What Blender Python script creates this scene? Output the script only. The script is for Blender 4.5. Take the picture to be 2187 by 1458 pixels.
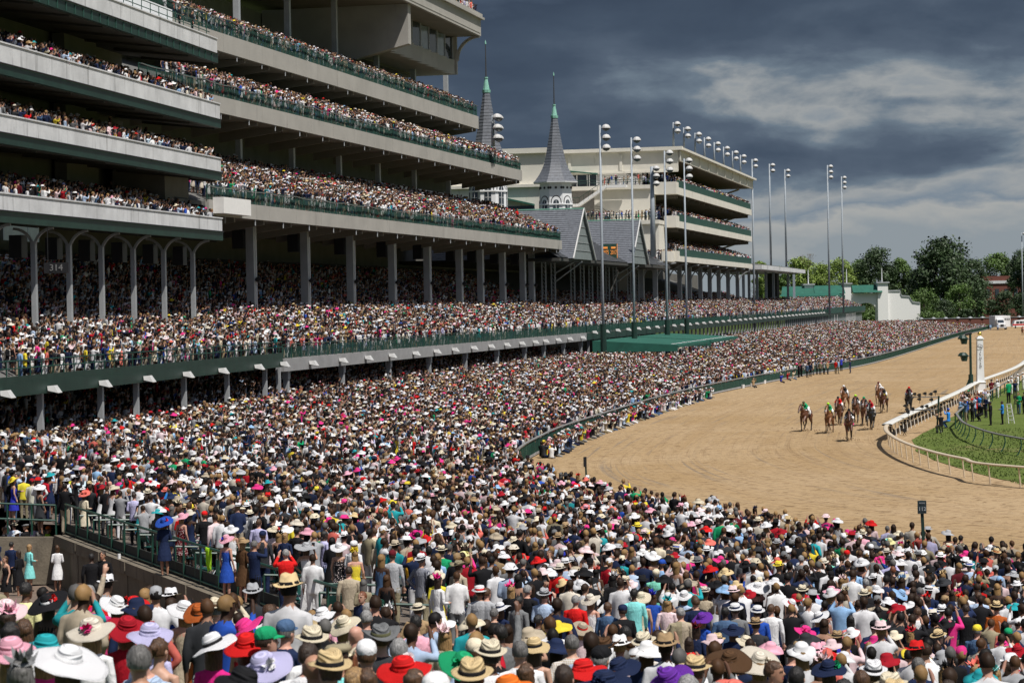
import bpy, math, random
import numpy as np
from mathutils import Vector, Matrix, noise
from mathutils.kdtree import KDTree
R = math.radians
random.seed(7); rng = np.random.default_rng(11)
sc = bpy.context.scene
for o in list(bpy.data.objects): bpy.data.objects.remove(o)

# ------------------------------------------------------------------ camera
FOC, CX, CY, CAMH = 5000.0, 1093.5, 729.0, 9.8
PITCH, ROLL = math.atan(79 / 5000), 0.018
cam = bpy.data.cameras.new('camera'); co = bpy.data.objects.new('camera', cam); sc.collection.objects.link(co)
cam.sensor_width = 36; cam.lens = FOC / 2187 * 36; cam.clip_start = 0.5; cam.clip_end = 6000
co.matrix_world = Matrix.Translation((0, 0, CAMH)) @ Matrix.Rotation(math.pi / 2 - PITCH, 4, 'X') @ Matrix.Rotation(-ROLL, 4, 'Z')
cam.dof.use_dof = True; cam.dof.focus_distance = 105; cam.dof.aperture_fstop = 5.6
sc.camera = co

# ------------------------------------------------------------------ light
SUN_EL, SUN_AZ = R(61), R(-50)            # azimuth measured from +X towards +Y
sundir = Vector((math.cos(SUN_EL) * math.cos(SUN_AZ), math.cos(SUN_EL) * math.sin(SUN_AZ), math.sin(SUN_EL)))
sl = bpy.data.lights.new('sun', 'SUN'); so = bpy.data.objects.new('sun', sl); sc.collection.objects.link(so)
sl.energy = 4.8; sl.angle = R(0.53); sl.color = (1, 0.955, 0.89)
so.rotation_euler = (-sundir).to_track_quat('-Z', 'Y').to_euler(); so.location = (60, -60, 120)
sc.view_settings.view_transform = 'Standard'; sc.view_settings.look = 'None'
sc.view_settings.exposure = 0.0; sc.view_settings.gamma = 1.0; sc.view_settings.use_curve_mapping = False
sc.cycles.max_bounces = 5; sc.cycles.diffuse_bounces = 3

W = bpy.data.worlds.new('World'); sc.world = W; W.use_nodes = True
nt = W.node_tree; N = nt.nodes; L = nt.links
for n in list(N): N.remove(n)
def nd(tree, typ, **kw):
    n = tree.nodes.new(typ)
    for k, v in kw.items(): setattr(n, k, v)
    return n
def math_node(tree, op, a, b=None, c=None, clamp=False):
    n = tree.nodes.new('ShaderNodeMath'); n.operation = op; n.use_clamp = clamp
    for i, x in enumerate((a, b, c)):
        if x is None: continue
        if isinstance(x, (int, float)): n.inputs[i].default_value = x
        else: tree.links.new(x, n.inputs[i])
    return n.outputs[0]
def ramp(tree, fac, stops):
    n = tree.nodes.new('ShaderNodeValToRGB'); el = n.color_ramp.elements
    while len(el) > 1: el.remove(el[0])
    el[0].position = stops[0][0]; el[0].color = (*stops[0][1], 1)
    for p, c in stops[1:]:
        e = el.new(p); e.color = (*c, 1)
    tree.links.new(fac, n.inputs[0]); return n.outputs[0]
def mixc(tree, f, a, b, mode='MIX'):
    n = tree.nodes.new('ShaderNodeMix'); n.data_type = 'RGBA'; n.blend_type = mode
    for s, x in ((n.inputs[0], f), (n.inputs[6], a), (n.inputs[7], b)):
        if isinstance(x, (int, float)): s.default_value = x
        elif isinstance(x, tuple): s.default_value = (*x, 1)
        else: tree.links.new(x, s)
    return n.outputs[2]
def noise_node(tree, vec, scale, detail=5, rough=0.55, dist=0.0):
    n = tree.nodes.new('ShaderNodeTexNoise')
    n.inputs['Scale'].default_value = scale; n.inputs['Detail'].default_value = detail
    n.inputs['Roughness'].default_value = rough; n.inputs['Distortion'].default_value = dist
    if vec is not None: tree.links.new(vec, n.inputs['Vector'])
    return n.outputs[0]
def vscale(tree, vec, s, off=(0, 0, 0)):
    n = tree.nodes.new('ShaderNodeMapping'); n.inputs['Scale'].default_value = s; n.inputs['Location'].default_value = off
    tree.links.new(vec, n.inputs['Vector']); return n.outputs[0]

sky = nd(nt, 'ShaderNodeTexSky', sky_type='NISHITA'); sky.sun_disc = False
sky.sun_elevation = SUN_EL; sky.sun_rotation = R(90) - SUN_AZ; sky.altitude = 150; sky.dust_density = 1.5
tc = nd(nt, 'ShaderNodeTexCoord'); gen = tc.outputs['Generated']
sep = nd(nt, 'ShaderNodeSeparateXYZ'); L.new(gen, sep.inputs[0])
big = noise_node(nt, vscale(nt, gen, (4.2, 4.2, 17), (1.3, 0.4, 2.2)), 1.0, 4, 0.55, 0.2)
med = noise_node(nt, vscale(nt, gen, (11, 11, 34), (4.3, 1.7, 0)), 1.0, 6, 0.55, 0.25)
fine = noise_node(nt, vscale(nt, gen, (30, 30, 62), (2.3, 8.7, 3)), 1.0, 7, 0.6, 0.3)
el_ = math_node(nt, 'SUBTRACT', math_node(nt, 'MULTIPLY', sep.outputs[2], 8.6), 0.09)
f0 = math_node(nt, 'ADD', el_, math_node(nt, 'MULTIPLY', math_node(nt, 'SUBTRACT', big, 0.5), 1.15))
f0 = math_node(nt, 'ADD', f0, math_node(nt, 'MULTIPLY', math_node(nt, 'SUBTRACT', med, 0.5), .72))
f0 = math_node(nt, 'ADD', f0, math_node(nt, 'MULTIPLY', math_node(nt, 'SUBTRACT', fine, 0.5), 0.26))
f0 = math_node(nt, 'ADD', f0, math_node(nt, 'MULTIPLY', sep.outputs[0], -1.0))
cl = ramp(nt, f0, [(0.0, (.27, .31, .34)), (.13, (.38, .39, .385)), (.21, (.20, .25, .305)), (.31, (.33, .35, .36)),
                   (.40, (.15, .195, .245)), (.50, (.090, .122, .17)), (.66, (.060, .086, .128)), (.86, (.046, .067, .104)), (1.0, (.075, .105, .155))])
dot = nd(nt, 'ShaderNodeVectorMath', operation='DOT_PRODUCT'); L.new(gen, dot.inputs[0]); dot.inputs[1].default_value = sundir
clear = ramp(nt, math_node(nt, 'ADD', dot.outputs['Value'], math_node(nt, 'MULTIPLY', math_node(nt, 'SUBTRACT', big, 0.5), 0.5)),
             [(0.62, (0, 0, 0)), (0.92, (1, 1, 1))])
cl10 = nd(nt, 'ShaderNodeVectorMath', operation='SCALE'); L.new(cl, cl10.inputs[0]); cl10.inputs['Scale'].default_value = 10.0
bg = nd(nt, 'ShaderNodeBackground'); bg.inputs[1].default_value = 0.1
L.new(mixc(nt, clear, cl10.outputs[0], sky.outputs[0]), bg.inputs[0])
wo = nd(nt, 'ShaderNodeOutputWorld'); L.new(bg.outputs[0], wo.inputs[0])

# ------------------------------------------------------------------ survey helpers (real positions from sight lines)
def ray(u, v):
    xi, yi = (u - CX) / FOC, -(v - CY) / FOC
    c, s = math.cos(ROLL), math.sin(ROLL)
    xl, yl = xi * c + yi * s, -xi * s + yi * c
    return Vector((xl, math.cos(PITCH) + yl * math.sin(PITCH), yl * math.cos(PITCH) - math.sin(PITCH)))
def at_z(u, v, z=0.0):
    d = ray(u, v); return Vector((0, 0, CAMH)) + d * ((z - CAMH) / d.z)
def at_y(u, v, y):
    d = ray(u, v); return Vector((0, 0, CAMH)) + d * (y / d.y)
def project(p):
    x, y, z = p[0], p[1], p[2] - CAMH
    cp, sp = math.cos(PITCH), math.sin(PITCH)
    dep = y * cp - z * sp; yl = (y * sp + z * cp) / dep; xl = x / dep
    c, s = math.cos(ROLL), math.sin(ROLL)
    return CX + FOC * (xl * c - yl * s), CY - FOC * (xl * s + yl * c)
class Frame:
    def __init__(f, ox, slope):
        n = math.hypot(slope, 1); f.o = (ox, 0.0); f.T = (slope / n, 1 / n); f.S = (-1 / n, slope / n)
    def p(f, t, s, z): return Vector((f.o[0] + t * f.T[0] + s * f.S[0], f.o[1] + t * f.T[1] + s * f.S[1], z))
    def t_of(f, s, u, v=650):
        d = ray(u, v); k = d.x / d.y
        return (k * (f.o[1] + s * f.S[1]) - f.o[0] - s * f.S[0]) / (f.T[0] - k * f.T[1])
    def st(f, x, y):
        dx, dy = x - f.o[0], y - f.o[1]; return dx * f.T[0] + dy * f.T[1], dx * f.S[0] + dy * f.S[1]
FB = Frame(-58.6, 0.221); FA = Frame(-51.9, 0.168)

# ------------------------------------------------------------------ materials
MATS = {}
def mat(name, col, rough=0.7, metal=0.0, var=0.12, vscl=3.0, bump=0.0, bscl=30.0, stain=None, stretch=(1, 1, 1), emit=None, alpha=None, spec=None):
    if name in MATS: return MATS[name]
    m = bpy.data.materials.new(name); m.use_nodes = True; t = m.node_tree
    b = t.nodes['Principled BSDF']; b.inputs['Roughness'].default_value = rough; b.inputs['Metallic'].default_value = metal
    if spec is not None: b.inputs['Specular IOR Level'].default_value = spec
    tcn = t.nodes.new('ShaderNodeTexCoord'); geo = t.nodes.new('ShaderNodeNewGeometry')
    c1 = tuple(min(1, x * (1 + var)) for x in col); c2 = tuple(x * (1 - var) for x in col)
    vec = vscale(t, geo.outputs['Position'], stretch)
    nf = noise_node(t, vec, vscl, 5, 0.6)
    out = ramp(t, nf, [(0.3, c2), (0.7, c1)])
    if stain:
        sf = noise_node(t, vscale(t, geo.outputs['Position'], stain[2]), stain[1], 6, 0.65)
        out = mixc(t, ramp(t, sf, [(stain[3], (0, 0, 0)), (stain[3] + 0.16, (1, 1, 1))]), out, stain[0])
    t.links.new(out, b.inputs['Base Color'])
    if bump:
        bn = t.nodes.new('ShaderNodeBump'); bn.inputs['Strength'].default_value = bump; bn.inputs['Distance'].default_value = 0.05
        t.links.new(noise_node(t, geo.outputs['Position'], bscl, 4), bn.inputs['Height']); t.links.new(bn.outputs[0], b.inputs['Normal'])
    if emit:
        b.inputs['Emission Color'].default_value = (*emit[0], 1); b.inputs['Emission Strength'].default_value = emit[1]
    if alpha is not None: b.inputs['Alpha'].default_value = alpha
    MATS[name] = m; return m
M_CONC = mat('weathered_concrete', (.62, .63, .64), .85, var=.16, vscl=.5, bump=.2, bscl=8, stain=((.24, .24, .24), 1.0, (1.6, 1.6, .12), .57))
M_FASC = mat('buff_concrete', (.37, .355, .325), .85, var=.10, vscl=.35, bump=.1, bscl=8, stain=((.18, .165, .15), 1.0, (1.0, 1.0, .10), .62))
M_CREAM = mat('cream_stucco', (.70, .67, .59), .85, var=.07, vscl=.4, stain=((.38, .35, .28), .6, (1, 1, .2), .62))
M_CREAM2 = mat('pale_siding', (.82, .81, .79), .8, var=.04)
M_GREEN = mat('dark_green_paint', (.009, .034, .025), .5, var=.25, vscl=1.2, stain=((.018, .045, .036), 2.0, (1, 1, .3), .6))
M_GREENR = mat('green_rail_paint', (.012, .06, .042), .4, var=.2)
M_AWN = mat('green_awning', (.012, .10, .07), .8, var=.2, vscl=.6, stain=((.03, .15, .11), .8, (1, 1, 1), .6))
M_STEEL = mat('pale_steel', (.38, .395, .41), .5, metal=.1, var=.1, vscl=1.0, stain=((.2, .2, .2), 1, (3, 3, .2), .6))
M_POLE = mat('galvanised_pole', (.30, .34, .38), .5, metal=.0, var=.1)
M_LAMP = mat('white_lamp_housing', (.55, .55, .54), .4, var=.08, vscl=3)
M_LENS = mat('lamp_glass', (.10, .12, .13), .1, var=.1)
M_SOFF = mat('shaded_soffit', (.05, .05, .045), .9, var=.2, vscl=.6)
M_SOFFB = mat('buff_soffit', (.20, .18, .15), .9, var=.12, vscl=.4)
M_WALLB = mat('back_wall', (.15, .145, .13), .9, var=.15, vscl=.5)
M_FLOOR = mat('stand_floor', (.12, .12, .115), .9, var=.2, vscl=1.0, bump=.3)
M_SLATE = mat('slate', (.125, .135, .155), .55, var=.25, vscl=2.5)
M_SLATE2 = mat('dark_slate', (.06, .065, .072), .6, var=.25, vscl=2.5)
M_COPPER = mat('verdigris', (.22, .46, .37), .6, var=.2, vscl=4)
M_WHITE = mat('white_paint', (.78, .79, .80), .5, var=.04, vscl=3)
M_BLACK = mat('black_trim', (.012, .012, .014), .5)
M_DARKG = mat('window_glass', (.03, .04, .05), .08, var=.2, spec=.8)
M_GLASSB = mat('blue_glass', (.16, .20, .22), .1, var=.3, vscl=.7, spec=.8)
M_RAILW = mat('white_vinyl_rail', (.74, .73, .68), .4, var=.06, vscl=.7)
M_RAILS = mat('sandy_rail', (.60, .50, .37), .45, var=.1, vscl=.9)
M_RAILG = mat('grey_rubber_rail', (.20, .20, .195), .6, var=.15)
M_BRICK = mat('red_brick', (.16, .055, .04), .9, var=.3, vscl=5)
M_GABLE = mat('gable_panel', (.20, .23, .23), .7, var=.08, vscl=.8)
M_CONC2 = mat('wall_concrete', (.16, .135, .10), .9, var=.2, vscl=1.0, bump=.4, bscl=10, stain=((.07, .06, .045), 1.4, (1.5, 1.5, .35), .55))
M_GOLD = mat('gold_leaf', (.75, .55, .15), .25, metal=.9)
M_ORANGE = mat('amber_letters', (.75, .26, .05), .6, emit=((1, .35, .06), .25))
M_SIGNG = mat('sign_green', (.012, .05, .035), .5)

# ------------------------------------------------------------------ object helpers
col = sc.collection
def tag(o, label=None, cat=None, group=None, kind=None):
    if label: o['label'] = label
    if cat: o['category'] = cat
    if group: o['group'] = group
    if kind: o['kind'] = kind
    return o
def empty(name, loc, label, cat, group=None, rz=0.0):
    o = bpy.data.objects.new(name, None); col.objects.link(o); o.location = loc; o.rotation_euler = (0, 0, rz)
    o.empty_display_size = 0.2
    return tag(o, label, cat, group)
class MB:
    def __init__(s): s.v = []; s.f = []; s.m = []; s.cur = 0; s.uv = None
    def add(s, vs, fs, mi=None):
        b = len(s.v); s.v += [tuple(x) for x in vs]; s.f += [tuple(b + i for i in f) for f in fs]
        s.m += [s.cur if mi is None else mi] * len(fs); return s
    def hexa(s, p, mi=None):       # 8 points: bottom 0-3, top 4-7
        return s.add(p, [(3, 2, 1, 0), (4, 5, 6, 7), (0, 1, 5, 4), (1, 2, 6, 5), (2, 3, 7, 6), (3, 0, 4, 7)], mi)
    def box(s, a, b, mi=None):
        (x0, y0, z0), (x1, y1, z1) = a, b
        return s.hexa([(x0, y0, z0), (x1, y0, z0), (x1, y1, z0), (x0, y1, z0), (x0, y0, z1), (x1, y0, z1), (x1, y1, z1), (x0, y1, z1)], mi)
    def fbox(s, F, t0, t1, s0, s1, z0, z1, mi=None, z0b=None, z1b=None):   # s0 front, s1 back; z*b = heights at the back
        z0b = z0 if z0b is None else z0b; z1b = z1 if z1b is None else z1b
        return s.hexa([F.p(t0, s0, z0), F.p(t1, s0, z0), F.p(t1, s1, z0b), F.p(t0, s1, z0b),
                       F.p(t0, s0, z1), F.p(t1, s0, z1), F.p(t1, s1, z1b), F.p(t0, s1, z1b)], mi)
    def tube(s, p0, p1, r0, r1=None, n=8, mi=None, caps=True):
        r1 = r0 if r1 is None else r1; p0 = Vector(p0); p1 = Vector(p1); d = (p1 - p0)
        if d.length < 1e-6: return s
        q = d.to_track_quat('Z', 'Y'); vs = []
        for p, r in ((p0, r0), (p1, r1)):
            for i in range(n):
                a = 2 * math.pi * i / n; vs.append(p + q @ Vector((r * math.cos(a), r * math.sin(a), 0)))
        fs = [(i, (i + 1) % n, n + (i + 1) % n, n + i) for i in range(n)]
        if caps: fs += [tuple(range(n - 1, -1, -1)), tuple(range(n, 2 * n))]
        return s.add(vs, fs, mi)
    def bar(s, p0, p1, w, h, mi=None):
        p0 = Vector(p0); p1 = Vector(p1); d = (p1 - p0).normalized(); up = Vector((0, 0, 1))
        if abs(d.z) > .95: up = Vector((0, 1, 0))
        x = d.cross(up).normalized() * w / 2; y = x.cross(d).normalized() * h / 2
        return s.hexa([p0 - x - y, p0 + x - y, p1 + x - y, p1 - x - y, p0 - x + y, p0 + x + y, p1 + x + y, p1 - x + y], mi)
    def lathe(s, prof, c=(0, 0, 0), n=16, mi=None, fn=None):
        vs = []; c = Vector(c)
        for (r, z) in prof:
            for i in range(n):
                a = 2 * math.pi * i / n; p = Vector((r * math.cos(a), r * math.sin(a), z))
                if fn: p = fn(p, a, r)
                vs.append(c + p)
        fs = []
        for k in range(len(prof) - 1):
            for i in range(n): fs.append((k * n + i, k * n + (i + 1) % n, (k + 1) * n + (i + 1) % n, (k + 1) * n + i))
        return s.add(vs, fs, mi)
    def sweep(s, pts, sec, mi=None, closed=True):   # sec: list of (side, up) offsets
        vs = []; n = len(sec)
        for i, p in enumerate(pts):
            a = pts[max(0, i - 1)]; b = pts[min(len(pts) - 1, i + 1)]
            d = (Vector(b) - Vector(a)); d.z = 0; d.normalize(); sd = Vector((d.y, -d.x, 0))
            for (x, z) in sec: vs.append(Vector(p) + sd * x + Vector((0, 0, z)))
        fs = []
        for i in range(len(pts) - 1):
            for k in range(n if closed else n - 1):
                k2 = (k + 1) % n; fs.append((i * n + k, i * n + k2, (i + 1) * n + k2, (i + 1) * n + k))
        return s.add(vs, fs, mi)
    def mesh(s, name, mats, smooth=False):
        me = bpy.data.meshes.new(name); me.from_pydata(s.v, [], s.f)
        for m in (mats if isinstance(mats, (list, tuple)) else [mats]): me.materials.append(m)
        me.polygons.foreach_set('material_index', s.m)
        if smooth: me.polygons.foreach_set('use_smooth', [True] * len(s.f))
        me.update(); return me
    def build(s, name, mats, parent=None, smooth=False, **kw):
        return link(name, s.mesh(name, mats, smooth), parent, **kw)
def link(name, me, parent=None, **kw):
    o = bpy.data.objects.new(name, me); col.objects.link(o)
    if parent is not None:
        o.parent = parent
        if kw.pop('world', True): o.matrix_parent_inverse = Matrix.Translation(-parent.location) if not any(parent.rotation_euler) else parent_inv(parent)
    tag(o, **kw); return o
def parent_inv(p):
    return (Matrix.Translation(p.location) @ p.rotation_euler.to_matrix().to_4x4() @ Matrix.Diagonal((*p.scale, 1))).inverted()
def copy_tree(o, parent=None):
    c = o.copy(); col.objects.link(c); c.parent = parent
    for ch in list(o.children): copy_tree(ch, c)
    return c
def spline(pts, step=1.0):
    P = [Vector((p[0], p[1], 0)) for p in pts]; P = [2 * P[0] - P[1]] + P + [2 * P[-1] - P[-2]]; out = []
    for i in range(1, len(P) - 2):
        a, b, c, d = P[i - 1:i + 3]; n = max(2, int((c - b).length / step))
        for k in range(n):
            t = k / n
            out.append(0.5 * ((2 * b) + (c - a) * t + (2 * a - 5 * b + 4 * c - d) * t * t + (3 * b - a - 3 * c + d) * t ** 3))
    out.append(P[-2]); return out

# ------------------------------------------------------------------ plan curves
FENCE = spline([(31, 46), (26.2, 57), (20.9, 67.5), (15.9, 78), (9.9, 91), (4.9, 104.5), (1.3, 120), (.1, 136), (1.7, 153.7), (5.6, 177),
                (18.2, 235), (36.8, 298), (56.7, 360), (109, 570), (136, 671), (158, 760)])
def rail_pt(u, v): p = at_z(u, v, 1.1); return (p.x, p.y)
INNER = spline([(78, 72), (56, 86), (40, 100)] + [rail_pt(*q) for q in ((2187, 995), (2065, 977), (1990, 960), (1935, 941), (1904, 922), (1901, 908), (1920, 896), (1970, 873), (2008, 856), (2061, 832), (2099, 812), (2187, 776))] +
               [(90, 400), (131, 570), (162, 700), (190, 820)])
FXY = np.array([[p.x, p.y] for p in FENCE])
def fence_dist(x, y):
    a = FXY[:-1]; b = FXY[1:]; ab = b - a; ap = np.array([x, y]) - a
    t = np.clip((ap * ab).sum(1) / (ab * ab).sum(1), 0, 1); d = ap - ab * t[:, None]
    dd = (d * d).sum(1); i = int(dd.argmin()); side = ab[i, 0] * ap[i, 1] - ab[i, 1] * ap[i, 0]
    return math.sqrt(dd[i]) * (1 if side > 0 else -1)
WALL0, WALL1 = Vector((-16.6, 84.5, 0)), Vector((-3.2, 50.0, 0))
def smooth(a, b, x): t = min(1, max(0, (x - a) / (b - a))); return t * t * (3 - 2 * t)
dW = (WALL1 - WALL0).normalized(); sW = Vector((-dW.y, dW.x, 0)); WLEN = (WALL1 - WALL0).length
def wz(f): return 1.75 + .62 * f
def bowl(x, y, s=None):
    if s is None: s = fence_dist(x, y)
    s = max(0.0, s - 2.0); z = .078 * s
    if y < 125:
        dw = (x - WALL0.x) * sW.x + (y - WALL0.y) * sW.y; dl = (x - WALL0.x) * dW.x + (y - WALL0.y) * dW.y
        if dw > -2 and -1 < dl < WLEN + 6:
            k = smooth(1.0, 8.0, dw) if dl < WLEN else max(smooth(1.0, 8.0, dw), smooth(WLEN, WLEN + 6, dl)); z = z * k + wz(min(1, max(0, dl / WLEN))) * (1 - k)
    if y < 46:
        zn = 8.94 - .100 * x - .111 * y - 1.70; k = smooth(46, 35, y) if False else 1 - smooth(35, 46, y); z = zn * k + z * (1 - k)
    cap = 1.5 if y > 125 else (9 if y < 100 else 1.5 + (125 - y) * .3)
    return min(z, cap)
def in_walkway(x, y):
    dw = (x - WALL0.x) * sW.x + (y - WALL0.y) * sW.y
    if y > 96 or y < 38 or x > -3.2: return False
    if y > 84.5: return x < -17.5 + (y - 84.5) * -.5 and x > -40
    return dw < 0
def walk_z(y): return min(2.3, max(0, (82 - y) * .075))
# ================================================================== SETTING
def struct(mb, name, m, smooth=False, **kw): return mb.build(name, m, None, smooth, kind='structure', **kw)
def grid_mesh(name, A, B, nb, zf, m, uvs=True, smooth=True):
    """lofted sheet between polylines A and B (same length)"""
    na = len(A); vs = []; uv = []
    acc = 0
    for i in range(na):
        if i: acc += (Vector(A[i]) - Vector(A[i - 1])).length * .5 + (Vector(B[i]) - Vector(B[i - 1])).length * .5
        w = (Vector(B[i]) - Vector(A[i])).length
        for k in range(nb + 1):
            p = Vector(A[i]).lerp(Vector(B[i]), k / nb); vs.append((p.x, p.y, zf(p.x, p.y))); uv.append((acc, w * k / nb))
    fs = [(i * (nb + 1) + k, i * (nb + 1) + k + 1, (i + 1) * (nb + 1) + k + 1, (i + 1) * (nb + 1) + k) for i in range(na - 1) for k in range(nb)]
    me = bpy.data.meshes.new(name); me.from_pydata(vs, [], fs); me.materials.append(m)
    ul = me.uv_layers.new(name='UVMap'); li = np.empty(len(me.loops), int); me.loops.foreach_get('vertex_index', li)
    ul.data.foreach_set('uv', np.array(uv)[li].ravel())
    if smooth: me.polygons.foreach_set('use_smooth', [True] * len(fs))
    me.update()
    n0 = me.polygons[len(fs) // 2].normal
    if n0.z < 0: me.flip_normals()
    return me
def resample(P, n):
    P = [Vector(p) for p in P]; L_ = [0]
    for a, b in zip(P, P[1:]): L_.append(L_[-1] + (b - a).length)
    out = []; j = 0
    for i in range(n):
        d = L_[-1] * i / (n - 1)
        while j < len(L_) - 2 and L_[j + 1] < d: j += 1
        out.append(P[j].lerp(P[j + 1], (d - L_[j]) / max(1e-6, L_[j + 1] - L_[j])))
    return out

# sand
m = bpy.data.materials.new('harrowed_sand'); m.use_nodes = True; t = m.node_tree; b = t.nodes['Principled BSDF']
uvn = nd(t, 'ShaderNodeUVMap'); uvn.uv_map = 'UVMap'; geo = nd(t, 'ShaderNodeNewGeometry')
wide = noise_node(t, vscale(t, uvn.outputs[0], (.016, .32, 1)), 1, 4, .6, .6)
groove = noise_node(t, vscale(t, uvn.outputs[0], (.02, 1.25, 1), (3, 7, 0)), 1, 5, .65, 1.1)
tyre = noise_node(t, vscale(t, uvn.outputs[0], (.035, 3.6, 1), (13, 2, 0)), 1, 3, .6, 1.5)
patch = noise_node(t, vscale(t, geo.outputs['Position'], (.06, .06, .06)), 1, 4, .6)
clod = noise_node(t, vscale(t, geo.outputs['Position'], (1.5, 1.9, 1)), 1, 5, .7, .5)
clod2 = noise_node(t, vscale(t, geo.outputs['Position'], (3.6, 4.5, 1)), 1, 5, .8)
base = ramp(t, wide, [(.3, (.375, .262, .145)), (.5, (.43, .312, .185)), (.7, (.40, .280, .155))])
base = mixc(t, ramp(t, patch, [(.38, (0, 0, 0)), (.62, (.7, .7, .7))]), base, (.35, .235, .115))
gm = ramp(t, groove, [(.56, (0, 0, 0)), (.65, (.7, .7, .7))])
gm2 = mixc(t, 1.0, gm, ramp(t, patch, [(.42, (0, 0, 0)), (.55, (1, 1, 1))]), 'MULTIPLY')
base = mixc(t, gm2, base, (.19, .165, .14))
base = mixc(t, ramp(t, tyre, [(.58, (0, 0, 0)), (.66, (.45, .45, .45))]), base, (.22, .145, .08))
base = mixc(t, ramp(t, clod, [(.53, (0, 0, 0)), (.61, (.8, .8, .8))]), base, (.18, .115, .06))
base = mixc(t, ramp(t, clod2, [(.54, (0, 0, 0)), (.64, (.6, .6, .6))]), base, (.22, .145, .075))
t.links.new(base, b.inputs['Base Color']); b.inputs['Roughness'].default_value = .95; b.inputs['Specular IOR Level'].default_value = .15
bn = nd(t, 'ShaderNodeBump'); bn.inputs['Strength'].default_value = .85; bn.inputs['Distance'].default_value = .14
h = math_node(t, 'ADD', math_node(t, 'MULTIPLY', clod, -1.0), math_node(t, 'ADD', math_node(t, 'MULTIPLY', groove, -.6), math_node(t, 'MULTIPLY', clod2, -.4)))
t.links.new(h, bn.inputs['Height']); t.links.new(bn.outputs[0], b.inputs['Normal'])
M_SAND = m
A = resample(FENCE, 260); Bc = resample(INNER, 260)
# pair the two edges by station: both start near the camera and run away
link('race_track', grid_mesh('race_track', A, Bc, 12, lambda x, y: 0.0, M_SAND), kind='structure')

# grass
def grass_mat(name, c1, c2, c3, sc_=1.0):
    m = bpy.data.materials.new(name); m.use_nodes = True; t = m.node_tree; b = t.nodes['Principled BSDF']
    geo = nd(t, 'ShaderNodeNewGeometry'); P = geo.outputs['Position']
    a = noise_node(t, vscale(t, P, (.35, .35, 1)), sc_, 5, .65); bb = noise_node(t, vscale(t, P, (7, 2.6, 1)), sc_, 4, .7); g = noise_node(t, vscale(t, P, (.12, .2, 1), (5, 3, 0)), sc_, 5, .7)
    c = ramp(t, a, [(.3, c1), (.65, c2)]); c = mixc(t, ramp(t, bb, [(.35, (0, 0, 0)), (.7, (.6, .6, .6))]), c, tuple(x * .45 for x in c1))
    c = mixc(t, ramp(t, g, [(.58, (0, 0, 0)), (.68, (.8, .8, .8))]), c, c3)
    t.links.new(c, b.inputs['Base Color']); b.inputs['Roughness'].default_value = .9; b.inputs['Specular IOR Level'].default_value = .1
    bn = nd(t, 'ShaderNodeBump'); bn.inputs['Strength'].default_value = .8; bn.inputs['Distance'].default_value = .12
    t.links.new(bb, bn.inputs['Height']); t.links.new(bn.outputs[0], b.inputs['Normal']); return m
M_GRASS = grass_mat('infield_turf', (.10, .145, .03), (.15, .195, .05), (.24, .18, .10))
M_GROUND = grass_mat('far_ground', (.05, .08, .02), (.07, .10, .03), (.10, .09, .05))
mb = MB(); mb.add([(-2500, -300, -.12), (2500, -300, -.12), (2500, 5200, -.12), (-2500, 5200, -.12)], [(0, 1, 2, 3)])
struct(mb, 'ground', M_GROUND)
edge = [Vector((p.x, p.y, 0)) for p in INNER]
off = []
for i, p in enumerate(edge):
    d = edge[min(i + 1, len(edge) - 1)] - edge[max(i - 1, 0)]; d.normalize(); nrm = Vector((d.y, -d.x, 0)); k = noise.noise(p * .35) * .35
    off.append(p + nrm * (1.5 + k))
ie = resample(off, 200)
far = [Vector((p.x + 260, p.y, 0)) for p in ie]
link('infield_grass', grid_mesh('infield_grass', ie, far, 3, lambda x, y: .03, M_GRASS), kind='structure')
# sand shoulder goes under the rail
sh = [p + (q - p).normalized() * 2.7 for p, q in zip(resample(INNER, 200), ie)]
link('rail_shoulder', grid_mesh('rail_shoulder', resample(INNER, 200), sh, 2, lambda x, y: .004, M_SAND), kind='structure')

# grass tufts near the camera side of the infield: real blades, one stuff object
gv = []; gf = []
for _ in range(26000):
    u = random.uniform(1930, 2230); v = random.uniform(915, 1060); p = at_z(u, v, 0.03)
    mind = min(((p.x - q.x) ** 2 + (p.y - q.y) ** 2) for q in ie[20:90])
    if mind > 1500: continue
    # keep on the infield side
    j = min(range(20, 90), key=lambda k: (p.x - ie[k].x) ** 2 + (p.y - ie[k].y) ** 2); d = ie[j + 1] - ie[j - 1]
    if d.x * (p.y - ie[j].y) - d.y * (p.x - ie[j].x) > 0: continue
    if noise.noise(Vector((p.x, p.y, 0)) * .3) < -.25 and mind < 25: continue
    h = random.uniform(.05, .13); a = random.uniform(0, 6.28); w = random.uniform(.03, .07); dx, dy = math.cos(a) * w, math.sin(a) * w
    n0 = len(gv); gv += [(p.x - dx, p.y - dy, .03), (p.x + dx, p.y + dy, .03), (p.x + random.uniform(-.04, .04), p.y + random.uniform(-.04, .04), .03 + h)]; gf.append((n0, n0 + 1, n0 + 2))
    if len(gf) > 4500: break
me = bpy.data.meshes.new('grass_blades'); me.from_pydata(gv, [], gf); me.materials.append(mat('grass_blade', (.12, .165, .035), .8, var=.4, vscl=3))
link('grass_blades', me, label='short green turf blades beside the curved white rail', cat='grass', kind='stuff')

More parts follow.
